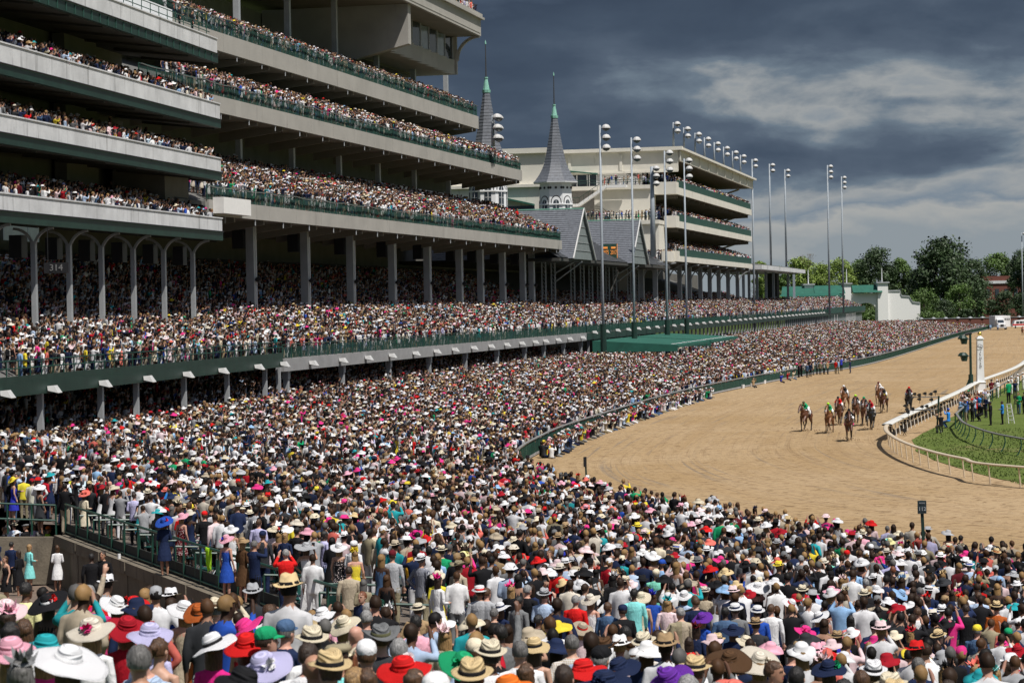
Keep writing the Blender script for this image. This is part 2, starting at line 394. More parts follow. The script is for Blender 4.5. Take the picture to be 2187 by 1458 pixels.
# concrete apron / bowl that carries the crowd
NB = 60
rows = []
seg = resample(FENCE, 240)
vs = []; wk = []
smax = 85
for i, p in enumerate(seg):
    a = seg[max(0, i - 1)]; c = seg[min(len(seg) - 1, i + 1)]; d = (c - a).normalized(); nrm = Vector((-d.y, d.x, 0))
    lim = smax if p.y < 150 else 60
    for k in range(NB + 1):
        s = .12 + lim * (k / NB) ** 1.2; q = p + nrm * s
        z = bowl(q.x, q.y, s if q.y > 60 else None)
        vs.append((q.x, q.y, z + .01)); wk.append(in_walkway(q.x, q.y))
fs = [(i * (NB + 1) + k, (i + 1) * (NB + 1) + k, (i + 1) * (NB + 1) + k + 1, i * (NB + 1) + k + 1) for i in range(len(seg) - 1) for k in range(NB)]
fs = [f for f in fs if not any(wk[j] for j in f)]
me = bpy.data.meshes.new('spectator_apron'); me.from_pydata(vs, [], fs)
me.materials.append(mat('worn_paving', (.13, .105, .085), .9, var=.3, vscl=1.3, bump=.3, bscl=6))
link('spectator_apron', me, kind='structure')

gx_ = [(-46 + i * 1.5) for i in range(30)]; gy_ = [36 + j * 2.0 for j in range(33)]
wv_ = [(x, y, walk_z(y) - .02) for y in gy_ for x in gx_]; nx = len(gx_)
me = bpy.data.meshes.new('walkway'); me.from_pydata(wv_, [], [(j * nx + i, j * nx + i + 1, (j + 1) * nx + i + 1, (j + 1) * nx + i) for j in range(len(gy_) - 1) for i in range(nx - 1) if gx_[i + 1] < (-16.6 if gy_[j] > 84 else WALL0.x + (84.5 - gy_[j]) * .389 + 1.5)])
me.materials.append(mat('brown_paving', (.17, .125, .095), .9, var=.25, vscl=1.2, stain=((.09, .07, .055), .8, (1, 1, 1), .55))); link('walkway', me, kind='structure')
# ================================================================== outer fence: green panels, posts, grey top rail
fen = empty('track_fence', FENCE[0], 'long green track fence with a grey padded top rail holding back the crowd', 'fence')
pts = [p + Vector((0, 0, 1.12)) for p in FENCE]
sec = [(-.07, -.05), (.07, -.05), (.09, .02), (.04, .07), (-.04, .07), (-.09, .02)]
MB().sweep(pts, sec).build('top_rail', M_RAILG, fen, smooth=True)
mb = MB().sweep([p + Vector((0, 0, .06)) for p in FENCE], [(-.05, 0), (.05, 0), (.05, .16), (-.05, .16)]); mb.build('kerb_board', M_STEEL, fen)
step = 2.4; FP = resample(FENCE, int(sum((b - a).length for a, b in zip(FENCE, FENCE[1:])) / step))
far_p = MB(); far_q = MB(); n_ = 0
M_MESH = mat('green_windscreen', (.014, .065, .050), .7, var=.35, vscl=1.8)
for i in range(len(FP) - 1):
    a, b_ = FP[i], FP[i + 1]; d = (b_ - a).normalized(); 
    q = MB() if n_ < 140 else far_p
    q.bar(a + d * .05 + Vector((0, 0, .62)), b_ - d * .05 + Vector((0, 0, .62 + random.uniform(-.015, .015))), .03, .76)
    r = MB() if n_ < 140 else far_q
    r.tube(a, a + Vector((0, 0, 1.08)), .045, n=6)
    for k in range(1, 5):
        w = a.lerp(b_, k / 5); r.tube(w + Vector((d.y * .04, -d.x * .04, .2)), w + Vector((d.y * .04, -d.x * .04, 1.05)), .014, n=4)
    if 15 < n_ < 140:
        q.build('fence_panel', M_MESH, fen); r.build('fence_post', M_GREENR, fen)
    elif n_ <= 15 and a.y > 70:
        q.build('fence_panel', M_MESH, fen); r.build('fence_post', M_GREENR, fen)
    n_ += 1
far_p.build('fence_panel', M_MESH, fen, kind='stuff'); far_q.build('fence_post', M_GREENR, fen, kind='stuff')

# ================================================================== inner white rail
inn = empty('infield_rail', INNER[0], 'curved white and sandy inside rail leaning over the dirt track', 'rail')
k0 = next(i for i, p in enumerate(INNER) if p.y > 160 and i > 5)
def over(P, d=.25, z=1.05): 
    out = []
    for i, p in enumerate(P):
        a = P[max(0, i - 1)]; c = P[min(len(P) - 1, i + 1)]; t_ = (c - a).normalized(); out.append(p + Vector((-t_.y, t_.x, 0)) * d + Vector((0, 0, z)))
    return out
sec = [(-.22, -.02), (.22, -.02), (.25, .05), (.14, .10), (-.14, .10), (-.25, .05)]
ov = over(INNER)
MB().sweep(ov[k0:], [(x * 1.5, z) for x, z in sec]).build('top_rail', M_RAILW, inn, smooth=True, label='broad white rail cover')
MB().sweep(ov[:k0 + 1], [(x * .62, z * .8) for x, z in sec]).build('top_rail', M_RAILS, inn, smooth=True, label='sand dusted narrower rail')
IP = resample(INNER, int(sum((b - a).length for a, b in zip(INNER, INNER[1:])) / 2.45)); pm = None; farp = MB(); c_ = 0
for i in range(1, len(IP) - 1):
    t_ = (IP[i + 1] - IP[i - 1]).normalized(); nr = Vector((-t_.y, t_.x, 0))
    if IP[i].y > 330: farp.tube(IP[i], IP[i] + nr * .2 + Vector((0, 0, 1.05)), .035, n=6); continue
    q = MB(); q.tube(IP[i] + nr * .06, IP[i] + nr * .17 + Vector((0, 0, 1.05)), .04, n=6)
    q.build('rail_post', M_RAILS if IP[i].y < 165 else M_RAILW, inn)
farp.build('rail_post', M_RAILW, inn, kind='stuff')
# turf course rail
tp = [(2043, 884), (2049, 893), (2060, 903), (2090, 915), (2128, 926), (2187, 937), (2260, 948)]
TR = spline([(lambda p: (p.x, p.y))(at_z(u, v, 1.1)) for u, v in tp])
tr = empty('turf_rail', TR[0], 'dark grey topped turf course rail on curved green posts', 'rail')
MB().sweep([p + Vector((0, 0, 1.08)) for p in TR], [(-.08, -.03), (.08, -.03), (.09, .04), (0, .08), (-.09, .04)]).build('top_rail', M_RAILG, tr, smooth=True)
TP = resample(TR, max(4, int(sum((b - a).length for a, b in zip(TR, TR[1:])) / 3.0)))
for i in range(len(TP)):
    t_ = (TP[min(i + 1, len(TP) - 1)] - TP[max(i - 1, 0)]).normalized(); nr = Vector((t_.y, -t_.x, 0)); q = MB(); prev = None
    for k in range(6):
        f = k / 5; w = TP[i] + nr * (-.28 * math.sin(f * 2.4) + .05) + Vector((0, 0, 1.08 * f))
        if prev is not None: q.tube(prev, w, .04, n=6)
        prev = w
    q.build('rail_post', M_GREENR, tr)
tp = [(2040, 884), (2072, 858), (2108, 838), (2150, 815), (2187, 796), (2240, 770)]
TR2 = spline([(lambda p: (p.x, p.y))(at_z(u, v, 1.1)) for u, v in tp])
tr = empty('turf_rail', TR2[0], 'straight green rail behind the photographers at the finish post', 'rail')
MB().sweep([p + Vector((0, 0, 1.08)) for p in TR2], [(-.08, -.03), (.08, -.03), (.09, .04), (0, .08), (-.09, .04)]).build('top_rail', M_RAILG, tr, smooth=True)
for p in resample(TR2, 26): MB().tube(p, p + Vector((0, 0, 1.08)), .045, n=6).build('rail_post', M_GREENR, tr)

# ================================================================== grandstand A (left, grey parapets)
tA1 = FA.t_of(0, 471, 300); tA0 = tA1 - 78
gA = empty('grandstand', FA.p(tA1, 0, 0), 'nearest grandstand at the left with three grey concrete balconies over a packed deck', 'grandstand')
def tier(root, F, t0, t1, s, zt, zc, zg, depth, nseat, pan, cm, gm=None, label=None):
    """one balcony: parapet panels, trim below, raked floor, soffit, back wall"""
    n = max(1, int(round((t1 - t0) / pan)))
    for i in range(n):
        a = t0 + (t1 - t0) * i / n; b_ = t0 + (t1 - t0) * (i + 1) / n
        MB().fbox(F, a + .012, b_ - .012, s, s + .28, zc, zt).build('parapet_panel', cm, root)
    MB().fbox(F, t0, t1 + .02, s - .06, s + .34, zt + .003, zt + .09).build('coping', cm, root)
    if gm:
        MB().fbox(F, t0, t1 + .1, s - .02, s + .3, zg, zc - .003).build('trim_beam', gm, root)
        MB().tube(F.p(t0, s - .1, zc + .02), F.p(t1, s - .1, zc + .02), .05, n=6).build('cable_conduit', M_BLACK, root)
    zf = zt - 1.05
    MB().fbox(F, t0, t1, s + .3, s + depth, zf - .3, zf, z0b=zf + .36 * depth - .4, z1b=zf + .36 * depth).build('raked_floor', M_FLOOR, root)
TA = [(16.7, 15.7, 15.05), (21.25, 20.2, 19.6), (25.4, 24.2, 23.6), (30.3, 29.15, 28.5)]
for k, (zt, zc, zg) in enumerate(TA):
    tier(gA, FA, tA0, tA1 - (0 if k < 3 else .4), 0, zt, zc, zg, 7.5, 5, 6.2, M_CONC, M_GREEN)
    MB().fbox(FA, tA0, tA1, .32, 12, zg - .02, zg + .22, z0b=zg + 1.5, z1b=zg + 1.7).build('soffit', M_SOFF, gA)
    if k < 3:
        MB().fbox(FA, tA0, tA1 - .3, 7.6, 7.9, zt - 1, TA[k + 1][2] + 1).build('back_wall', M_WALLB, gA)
        MB().fbox(FA, tA1 - 16, tA1 - 9.5, 6.4, 7.3, zt + .2, TA[k + 1][2] + .8).build('stair_core', M_WALLB, gA)
    for tt in np.arange(tA0 + 3, tA1, 6.2):    # ribs of the green eaves
        MB().fbox(FA, tt, tt + .12, .3, 6, zg - .14, zg - .03, z0b=zg + .5, z1b=zg + .7).build('soffit_rib', M_SOFF, gA)
# green canopy ribs on the top eave
for tt in np.arange(tA0, tA1 - 1, 1.55):
    MB().fbox(FA, tt, tt + .07, -.07, -.025, 28.52, 29.12).build('eave_rib', mat('green_rib', (.03, .09, .07), .5), gA)
# deck of A
sd = -3.15; tdA = FA.t_of(sd, 604, 760)
MB().fbox(FA, tA0, tdA, sd, sd + .35, 5.25, 6.0).build('deck_beam', M_GREEN, gA)
MB().fbox(FA, tA0, tdA, sd + .02, sd + .12, 6.003, 6.35).build('kick_board', M_GREEN, gA)
MB().fbox(FA, tA0, tdA, sd + .35, sd + 26, 5.7, 5.98, z0b=15.2, z1b=15.5).build('deck_floor', M_FLOOR, gA)
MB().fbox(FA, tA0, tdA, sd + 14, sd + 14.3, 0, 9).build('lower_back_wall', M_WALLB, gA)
for z in (7.2, 6.78): MB().tube(FA.p(tA0, sd + .06, z), FA.p(tdA, sd + .06, z), .04, n=6).build('hand_rail', M_GREENR, gA)
for tt in np.arange(tA0, tdA, 1.75): MB().tube(FA.p(tt, sd + .06, 6.0), FA.p(tt, sd + .06, 7.2), .035, n=6).build('rail_post', M_GREENR, gA)
MB().fbox(FA, tA0, tdA, sd + 25.5, sd + 25.9, 15, 19).build('rear_wall', M_WALLB, gA)
cols = [FA.t_of(1.6, u, 580) for u in (73, 148, 217, 285, 350, 412)]
for i, tt in enumerate(cols + [cols[0] - 7, cols[0] - 14]):
    mb = MB(); mb.fbox(FA, tt - .17, tt + .17, 1.45, 1.75, 6.2, 14.2)
    mb.build('tall_column', M_STEEL, gA)
    q = MB(); prev = None
    for k in range(8):
        a = k / 7 * math.pi / 2
        w = FA.p(tt, 1.6 + 0, 0) ; w = FA.p(tt, 1.6 - 1.3 * (1 - math.cos(a)), 13.6 + 1.4 * math.sin(a))
        w2 = FA.p(tt, 1.6 + 1.3 * (1 - math.cos(a)), 13.6 + 1.4 * math.sin(a))
        if prev: q.bar(prev[0], w, .16, .16); q.bar(prev[1], w2, .16, .16)
        prev = (w, w2)
    q.build('curved_bracket', M_STEEL, gA)
    q = MB(); q.fbox(FA, tt - .5, tt + .5, 2.2, 3.0, 13.2, 14.6); q.build('loudspeaker', M_BLACK, gA)
for u in (88, 217, 293, 395, 487, 568, 597):
    tt = FA.t_of(sd + .5, u, 850); MB().fbox(FA, tt - .16, tt + .16, sd + .4, sd + .72, 1.9, 5.25).build('deck_column', M_STEEL, gA)
    MB().fbox(FA, tt - .19, tt + .19, sd + .37, sd + .75, 0, 1.9).build('column_base', M_GREEN, gA)
# windows at the far back of the deck; daylight through them painted as glow
for k, u in enumerate(range(-20, 430, 52)):
    tt = FA.t_of(22, u + 40, 540)
    MB().fbox(FA, tt, tt + 5.2, 22.4, 22.5, 15.9, 17.6).build('rear_window', mat('glowing_back_window', (.30, .40, .42), .4, var=.4, vscl=.9, emit=((.4, .5, .52), .12)), gA)
# terrace rail and white stair house above the top balcony
for z in (31.25, 30.8): MB().tube(FA.p(tA1 - 55, .4, z), FA.p(tA1 - 1, .4, z), .035, n=6).build('hand_rail', M_GREENR, gA)
for tt in np.arange(tA1 - 55, tA1 - .9, 1.9): MB().tube(FA.p(tt, .4, 30.3), FA.p(tt, .4, 31.25), .03, n=6).build('rail_post', M_GREENR, gA)
MB().fbox(FA, tA1 - 60, tA1 - 1, .5, 9, 30.0, 30.28).build('terrace_floor', M_CONC, gA)
MB().fbox(FA, tA1 - 40, tA1 - 3.2, 2.6, 3.0, 30.28, 32.3).build('terrace_wall', M_WHITE, gA)
MB().fbox(FA, tA1 - 40, tA1 - 18, 5, 5.4, 31.9, 36.5).build('stair_house', M_CREAM2, gA)

# section sign
def text_obj(name, body, size, mw, m, parent=None, depth=.01, align='CENTER', sx=1.0):
    cu = bpy.data.curves.new(name, 'FONT'); cu.body = body; cu.size = size; cu.extrude = depth; cu.align_x = align; cu.align_y = 'CENTER'; cu.resolution_u = 2; cu.offset = size * .008
    o = bpy.data.objects.new(name, cu); col.objects.link(o); dg = bpy.context.evaluated_depsgraph_get()
    me = bpy.data.meshes.new_from_object(o.evaluated_get(dg)); bpy.data.objects.remove(o); bpy.data.curves.remove(cu)
    me.materials.clear(); me.materials.append(m); me.transform(mw @ Matrix.Diagonal((sx, 1, 1, 1))); return link(name, me, parent)
def facing(pos, nrm):   # text lies in local XY, reads upright, faces nrm
    n = Vector(nrm).normalized(); up = Vector((0, 0, 1)); x = up.cross(n).normalized(); y = n.cross(x)
    m_ = Matrix((x, y, n)).transposed().to_4x4(); m_.translation = pos; return m_
p = at_y(120, 572, 142)
sg = empty('section_sign', p, 'small dark board reading 314 hanging between the left columns', 'sign')
MB().box((p.x - .75, p.y, p.z - .32), (p.x + .75, p.y + .08, p.z + .32)).build('board', M_BLACK, sg)
text_obj('lettering', '314', .55, facing(p + Vector((0, -.03, 0)), (0, -1, 0)), mat('dim_figures', (.16, .16, .16), .7), sg)
MB().bar(p + Vector((-.5, .04, .3)), p + Vector((-.5, .04, 3)), .04, .04).build('hanger', M_BLACK, sg)

# ================================================================== grandstand B (middle, buff fascias, green screens)
tB0 = 178.0; tB1 = FB.t_of(4.3, 1200, 520)
gB = empty('grandstand', FB.p(tB1, 0, 0), 'tall middle grandstand with buff fascias, green screened railings and rooftop suites', 'grandstand')
def screen(root, F, t0, t1, s, z0, z1, step=1.9, fine=.22, wavy=True):
    r = MB(); bars = MB(); cab = MB()
    for tt in np.arange(t0, t1 + .01, step):
        MB().tube(F.p(tt, s, z0), F.p(tt, s, z1), .045, n=5).build('rail_post', M_GREENR, root)
    for tt in np.arange(t0, t1, fine): bars.bar(F.p(tt, s + .02, z0 + .05), F.p(tt, s + .02, z1 - .12), .042, .02)
    bars.build('screen_bars', M_MESH, root, kind='stuff')
    MB().bar(F.p(t0, s, z1), F.p(t1, s, z1), .08, .06).build('hand_rail', M_GREENR, root)
    if wavy:
        prev = None
        for tt in np.arange(t0, t1, .95):
            w = F.p(tt, s - .25, z1 + .02 - .16 * abs(math.sin(tt * math.pi / 7.6)))
            if prev is not None: cab.bar(prev, w, .10, .05)
            prev = w
        cab.build('netting_roll', mat('grey_netting', (.17, .18, .17), .8), root)
TB = [(4.3, 19.4, 18.3, 17.1, 1200, 510), (9.6, 29.0, 27.9, 26.5, 1115, 365), (15.2, 36.7, 35.3, 33.6, 1022, 250)]
tends = []
for k, (s, zr, zt, zb, ue, ve) in enumerate(TB):
    te = FB.t_of(s, ue, ve); tends.append(te)
    n = int((te - tB0) / 7.35)
    for i in range(n):
        a = te - 7.35 * (i + 1); MB().fbox(FB, a + .02, a + 7.33, s, s + .3, zb, zt).build('fascia_panel', M_FASC, gB)
    screen(gB, FB, te - 7.35 * n, te, s + .15, zt, zr)
    zf = zt - .15
    MB().fbox(FB, tB0, te, s + .3, s + 10, zf - .3, zf, z0b=zf + .42 * 9.7 - .5, z1b=zf + .42 * 9.7).build('raked_floor', M_FLOOR, gB)
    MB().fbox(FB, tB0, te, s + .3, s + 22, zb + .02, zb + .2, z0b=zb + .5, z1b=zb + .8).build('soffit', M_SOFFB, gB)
    bw = s + 11; top = (TB[k + 1][3] if k < 2 else 46)
    if k < 2: MB().fbox(FB, tB0, te - 6, bw + 3, bw + 3.3, zf, top + .5).build('back_wall', M_WALLB, gB)
    else: MB().fbox(FB, tB0, FB.t_of(bw + 8, 855, 150), bw + 8, bw + 8.3, zf, top).build('back_wall', mat('upper_back_wall', (.30, .29, .265), .9, var=.1, vscl=.3), gB)
    # knee brace corbels and hanging drips
    for tt in np.arange(te - .4, tB0, -7.35):
        MB().fbox(FB, tt - .3, tt, s + .3, s + 6.5, zb - .35, zb, z0b=zb - 1.2, z1b=zb).build('cantilever_beam', M_SOFFB, gB)
        MB().tube(FB.p(tt - 3, s + .1, zb - .5), FB.p(tt - 3, s + .1, zb), .06, n=5).build('drain_spout', M_STEEL, gB)
for u in (512, 625, 725, 808, 885, 958):
    tt = FB.t_of(14.3, u, 350); MB().fbox(FB, tt - .28, tt + .28, 14.1, 14.6, 20.5, 26.6).build('tier_column', M_STEEL, gB)
for u in (510, 618, 718, 806, 884, 953):
    tt = FB.t_of(22, u, 150); MB().fbox(FB, tt - .3, tt + .3, 21.8, 22.4, 36.5, 46.2).build('tier_column', M_STEEL, gB)
for u in (540, 655, 752, 840, 915, 983, 1028, 1075, 1118, 1137):
    tt = FB.t_of(7.8, u, 560)
    MB().fbox(FB, tt - .34, tt + .22, 7.6, 8.3, 7.4, 17.1).build('tall_column', M_STEEL, gB)
    MB().fbox(FB, tt + .225, tt + .34, 7.55, 7.68, 7.4, 17.1).build('column_lit_edge', M_WHITE, gB)  # white strip stands in for sunlight on the column's right edge
    MB().fbox(FB, tt - .7, tt + .4, 8.4, 9.4, 15.0, 16.6).build('loudspeaker', M_BLACK, gB)
    MB().tube(FB.p(tt, 7.5, 12.2), FB.p(tt, 7.2, 12.5), .22, n=6).build('spot_lamp', M_BLACK, gB)
# dark louvre band behind the C tier
for u0, u1 in ((738, 800), (812, 872), (890, 950)):
    a = FB.t_of(17.9, u0, 370); b_ = FB.t_of(17.9, u1, 370); MB().fbox(FB, a, b_, 17.9, 18.2, 22.2, 24.6).build('dark_window_band', M_DARKG, gB)
# start block of the C tier
MB().fbox(FB, FB.t_of(3.4, 478, 440), FB.t_of(3.4, 536, 440), 3.4, 4.28, 17.25, 18.5).build('corner_block', M_CREAM2, gB)
MB().fbox(FB, 176, 181, 4.9, 9, 17.5, 22).build('corner_wall', M_WALLB, gB)
# deck of B
tdB0 = FB.t_of(0, 606, 770); tdB = FB.t_of(0, 1253, 725)
MB().fbox(FB, tdB0, tdB, 0, .35, 4.85, 5.85).build('deck_beam', mat('grey_beam', (.30, .30, .30), .6, var=.12, vscl=.8), gB)
MB().fbox(FB, tdB0, 562, .36, 26, 5.6, 5.85, z0b=14.8, z1b=15.1).build('deck_floor', M_FLOOR, gB); MB().fbox(FB, 562, 860, .36, 11, 5.6, 5.85, z0b=9.2, z1b=9.5).build('deck_floor', M_FLOOR, gB)
MB().fbox(FB, tdB0, 430, 26.1, 26.5, 4, 18).build('rear_wall', M_WALLB, gB)
MB().fbox(FB, 430, 560, 26.1, 26.5, 4, 18).build('rear_wall', M_WALLB, gB)
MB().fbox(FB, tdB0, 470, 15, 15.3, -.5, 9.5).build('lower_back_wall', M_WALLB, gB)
MB().fbox(FB, tdB, 857, .02, .3, 4.9, 5.8).build('deck_beam', M_GREEN, gB, label='dark green far deck beam')
screen(gB, FB, tdB0, 470, .12, 5.85, 6.95, step=2.45, fine=.26, wavy=False)
screen(gB, FB, 472, 700, .12, 5.85, 6.95, step=7.35, fine=.6, wavy=False)
MB().fbox(FB, 700, 858, -.1, .1, 5.4, 7.1).build('solid_screen', M_MESH, gB)
for u in (613, 732, 832, 918, 995, 1063, 1122, 1163, 1205, 1242):
    tt = FB.t_of(.5, u, 810); MB().fbox(FB, tt - .2, tt + .2, .36, .75, 1.0, 4.85).build('deck_column', M_STEEL, gB)
    MB().fbox(FB, tt - .3, tt + .3, .3, .8, 4.2, 4.85).build('column_head', M_STEEL, gB)
for tt in np.arange(tdB + 4, 850, 5.2): MB().fbox(FB, tt - .15, tt + .15, .4, .7, 0, 5).build('deck_column', M_STEEL, gB)
# pale wall under the deck end
MB().fbox(FB, FB.t_of(3, 1175, 760), FB.t_of(3, 1250, 760), 3, 3.3, 0, 4.6).build('kiosk_wall', mat('grey_block', (.17, .17, .17), .9), gB)
# rooftop suites
def roof_slab(sf, ue, ve, t0, z0, z1):
    te = FB.t_of(sf, ue, ve)
    n = 5; w = (te - t0) / n
    for i in range(n): MB().fbox(FB, t0 + w * i + .02, t0 + w * (i + 1) - .02, sf, sf + .4, z0, z1).build('roof_fascia_panel', M_FASC, gB)
    MB().fbox(FB, t0, te, sf + .41, sf + 16, z0 + .02, z0 + .3).build('roof_soffit', M_SOFFB, gB)
    MB().fbox(FB, t0 + 1.5, te - .6, sf - .05, sf - .003, z0 + .35, z0 + .45).build('fascia_moulding', M_FASC, gB)
    MB().fbox(FB, t0, te + .35, sf - .45, sf + .5, z1 + .003, z1 + .3).build('cornice', M_FASC, gB)
    MB().fbox(FB, t0, te + .2, sf - .2, sf + .5, z1 + .303, z1 + .8).build('cornice', M_FASC, gB)
    return te
te1 = roof_slab(15.0, 1027, 50, 250, 46.3, 48.5)
te2 = roof_slab(20.5, 887, 40, 195, 46.6, 49.0)
ts0 = FB.t_of(19.5, 812, 110); ts1 = FB.t_of(19.5, 957, 120)
nn = 8; w = (ts1 - ts0) / nn
for i in range(nn):
    a = ts0 + w * i; b_ = a + w
    zz = 41.2
    q = MB(); q.hexa([FB.p(a, 19.5, zz), FB.p(b_, 18.6, zz), FB.p(b_, 24, zz), FB.p(a, 24, zz), FB.p(a, 19.5, zz + 2), FB.p(b_, 18.6, zz + 2), FB.p(b_, 24, zz + 2), FB.p(a, 24, zz + 2)])
    q.build('suite_balcony', M_FASC, gB)
    q = MB(); q.hexa([FB.p(a, 19.8, zz + 2.05), FB.p(b_ - .4, 18.9, zz + 2.05), FB.p(b_ - .4, 23, zz + 2.05), FB.p(a, 23, zz + 2.05), FB.p(a, 19.8, 46.2), FB.p(b_ - .4, 18.9, 46.2), FB.p(b_ - .4, 23, 46.2), FB.p(a, 23, 46.2)])
    q.build('suite_window', M_GLASSB if i % 2 == 0 else M_DARKG, gB)
    MB().tube(FB.p(b_ - .2, 18.8, zz + 2), FB.p(b_ - .2, 18.8, 46.2), .1, n=5).build('window_mullion', M_STEEL, gB)
MB().fbox(FB, ts1, ts1 + .5, 18.3, 30, 41.2, 46.3).build('suite_end_wall', M_FASC, gB)
MB().fbox(FB, ts0 - 1, ts1, 24.1, 34, 41.0, 41.4).build('suite_floor', M_SOFFB, gB)
MB().fbox(FB, ts0 - 1.6, ts0 - .3, 15.5, 34, 41.5, 46.3, z0b=37).build('raking_buttress', M_FASC, gB)
q = MB(); prev = None
for k in range(9):   # curved bracket at the roof end
    a = k / 8 * math.pi / 2; w_ = FB.p(ts1 + .2, 18.3 - 3.2 * (1 - math.cos(a)), 46.25 - 3.2 * (1 - math.sin(a)))
    if prev is not None: q.bar(prev, w_, .5, .35)
    prev = w_
q.build('curved_bracket', M_FASC, gB)

# flood lamps hung under the deck edge
def flood(F, tt, s, z, root):
    q = MB(); a = F.p(tt, s, z)
    T = Vector((F.T[0], F.T[1], 0)); S = Vector((F.S[0], F.S[1], 0))
    def P(t_, s_, z_): return a + T * (t_ * .85) + S * (s_ * .75) + Vector((0, 0, z_ * .85))
    q.hexa([P(-.42, -.9, -.28), P(.42, -.9, -.28), P(.42, -.1, -.12), P(-.42, -.1, -.12), P(-.30, -.55, .22), P(.30, -.55, .22), P(.30, 0, .18), P(-.30, 0, .18)])
    o = q.build('flood_lamp', M_LAMP, root)
    MB().hexa([P(-.36, -.84, -.32), P(.36, -.84, -.32), P(.36, -.2, -.2), P(-.36, -.2, -.2), P(-.36, -.84, -.285), P(.36, -.84, -.285), P(.36, -.2, -.165), P(-.36, -.2, -.165)]).build('lamp_lens', M_LENS, o)
for u in (2, 103, 213, 308, 392, 468, 545, 600): flood(FA, FA.t_of(sd, u, 800), sd - .02, 5.5, gA)
for u in (661, 725, 780, 831, 882, 927, 966, 1007, 1044, 1078, 1110, 1139, 1161, 1188, 1213, 1241): flood(FB, FB.t_of(0, u, 750), -.02, 5.35, gB)
tt = FB.t_of(0, 1266, 710)
while tt < 690: flood(FB, tt, -.02, 5.9, gB); tt += 9.0

# ================================================================== spire grandstand
gE = empty('grandstand', FB.p(358, 8, 0), 'old slate roofed grandstand with steep gables below the twin spires', 'grandstand')
tE0, tE1 = tdB + 2, FB.t_of(7.8, 1385, 600)
TG = [334.2, 382.6]
def slate_plane(p00, p10, p01, p11, nrow, name, m, root):
    """four corners (eave left, eave right, ridge left, ridge right) -> overlapping courses"""
    p00, p10, p01, p11 = map(Vector, (p00, p10, p01, p11))
    n = (p10 - p00).cross(p01 - p00).normalized()
    if n.z < 0: n = -n
    for r in range(nrow):
        f0, f1 = r / nrow, (r + 1) / nrow; a = p00.lerp(p01, f0); b_ = p10.lerp(p11, f0); c = p10.lerp(p11, f1); d = p00.lerp(p01, f1)
        th = .07; MB().hexa([a, b_, c, d, a + n * th, b_ + n * th, c + n * .01, d + n * .01]).build(name, m, root)
ez, rz_ = 16.0, 22.6
slate_plane(FB.p(tE0, 4.0, ez), FB.p(tE1, 4.0, ez), FB.p(tE0, 14.5, rz_ - .6), FB.p(tE1, 14.5, rz_ - .6), 26, 'slate_course', M_SLATE2, gE)
MB().fbox(FB, tE0, tE1, 3.9, 26, ez - .5, ez - .1).build('eave_soffit', M_SOFF, gE)
for tg in TG:
    hw = 8.3; front = 3.2
    slate_plane(FB.p(tg - hw, front, ez - .1), FB.p(tg - hw, 24, ez - .1), FB.p(tg, front, rz_ + .3), FB.p(tg, 24, rz_ + .3), 24, 'slate_course', M_SLATE, gE)
    slate_plane(FB.p(tg + hw, front, ez - .1), FB.p(tg + hw, 24, ez - .1), FB.p(tg, front, rz_ + .3), FB.p(tg, 24, rz_ + .3), 24, 'slate_course', M_SLATE, gE)
    q = MB(); a, b_, c = FB.p(tg - hw + .2, front + .35, ez - .1), FB.p(tg + hw - .2, front + .35, ez - .1), FB.p(tg, front + .35, rz_)
    S = Vector((FB.S[0], FB.S[1], 0)) * .2
    q.add([a, b_, c, a + S, b_ + S, c + S], [(0, 1, 2), (5, 4, 3), (0, 3, 4, 1), (1, 4, 5, 2), (2, 5, 3, 0)]); q.build('gable_panel', M_GABLE, gE)
    for k in range(1, 6):
        f = k / 6; z = ez + (rz_ - ez) * f; hh = (hw - .3) * (1 - f)
        MB().bar(FB.p(tg - hh, front + .3, z), FB.p(tg + hh, front + .3, z), .05, .05).build('gable_batten', M_STEEL, gE)
    MB().bar(FB.p(tg - hw - .1, front, ez - .1), FB.p(tg, front, rz_ + .4), .16, .2).build('bargeboard', M_LAMP, gE)
    MB().bar(FB.p(tg + hw + .1, front, ez - .1), FB.p(tg, front, rz_ + .4), .16, .2).build('bargeboard', M_LAMP, gE)
    MB().bar(FB.p(tg, front, rz_ + .42), FB.p(tg, 24, rz_ + .42), .3, .16).build('ridge_cap', M_COPPER, gE)
    q = MB(); q.tube(FB.p(tg, 7.6, 14), FB.p(tg, 4, 16), .12, n=6); q.tube(FB.p(tg, 7.6, 12.8), FB.p(tg, 3.6, 15.6), .1, n=6); q.build('gable_brace', M_STEEL, gE)
def lattice(tt, s, z0, z1, root, w=.26):
    o = MB()
    for a in (-1, 1):
        for b_ in (-1, 1): o.bar(FB.p(tt + a * w, s + b_ * w, z0), FB.p(tt + a * w, s + b_ * w, z1), .11, .11)
    z = z0; k = 0
    while z < z1 - .5:
        for b_ in (-1, 1):
            o.bar(FB.p(tt - w, s + b_ * w, z), FB.p(tt + w, s + b_ * w, z + .55), .06, .06); o.bar(FB.p(tt + w, s + b_ * w, z), FB.p(tt - w, s + b_ * w, z + .55), .06, .06)
        o.bar(FB.p(tt - w, s - w, z), FB.p(tt - w, s + w, z + .55), .06, .06); z += .55
    o.build('lattice_column', M_STEEL, root)
for u in (1162, 1182, 1223.5, 1244, 1262, 1280, 1298, 1313.5, 1344, 1361): lattice(FB.t_of(7.8, u, 610), 7.8, 7.5, ez - .2, gE)

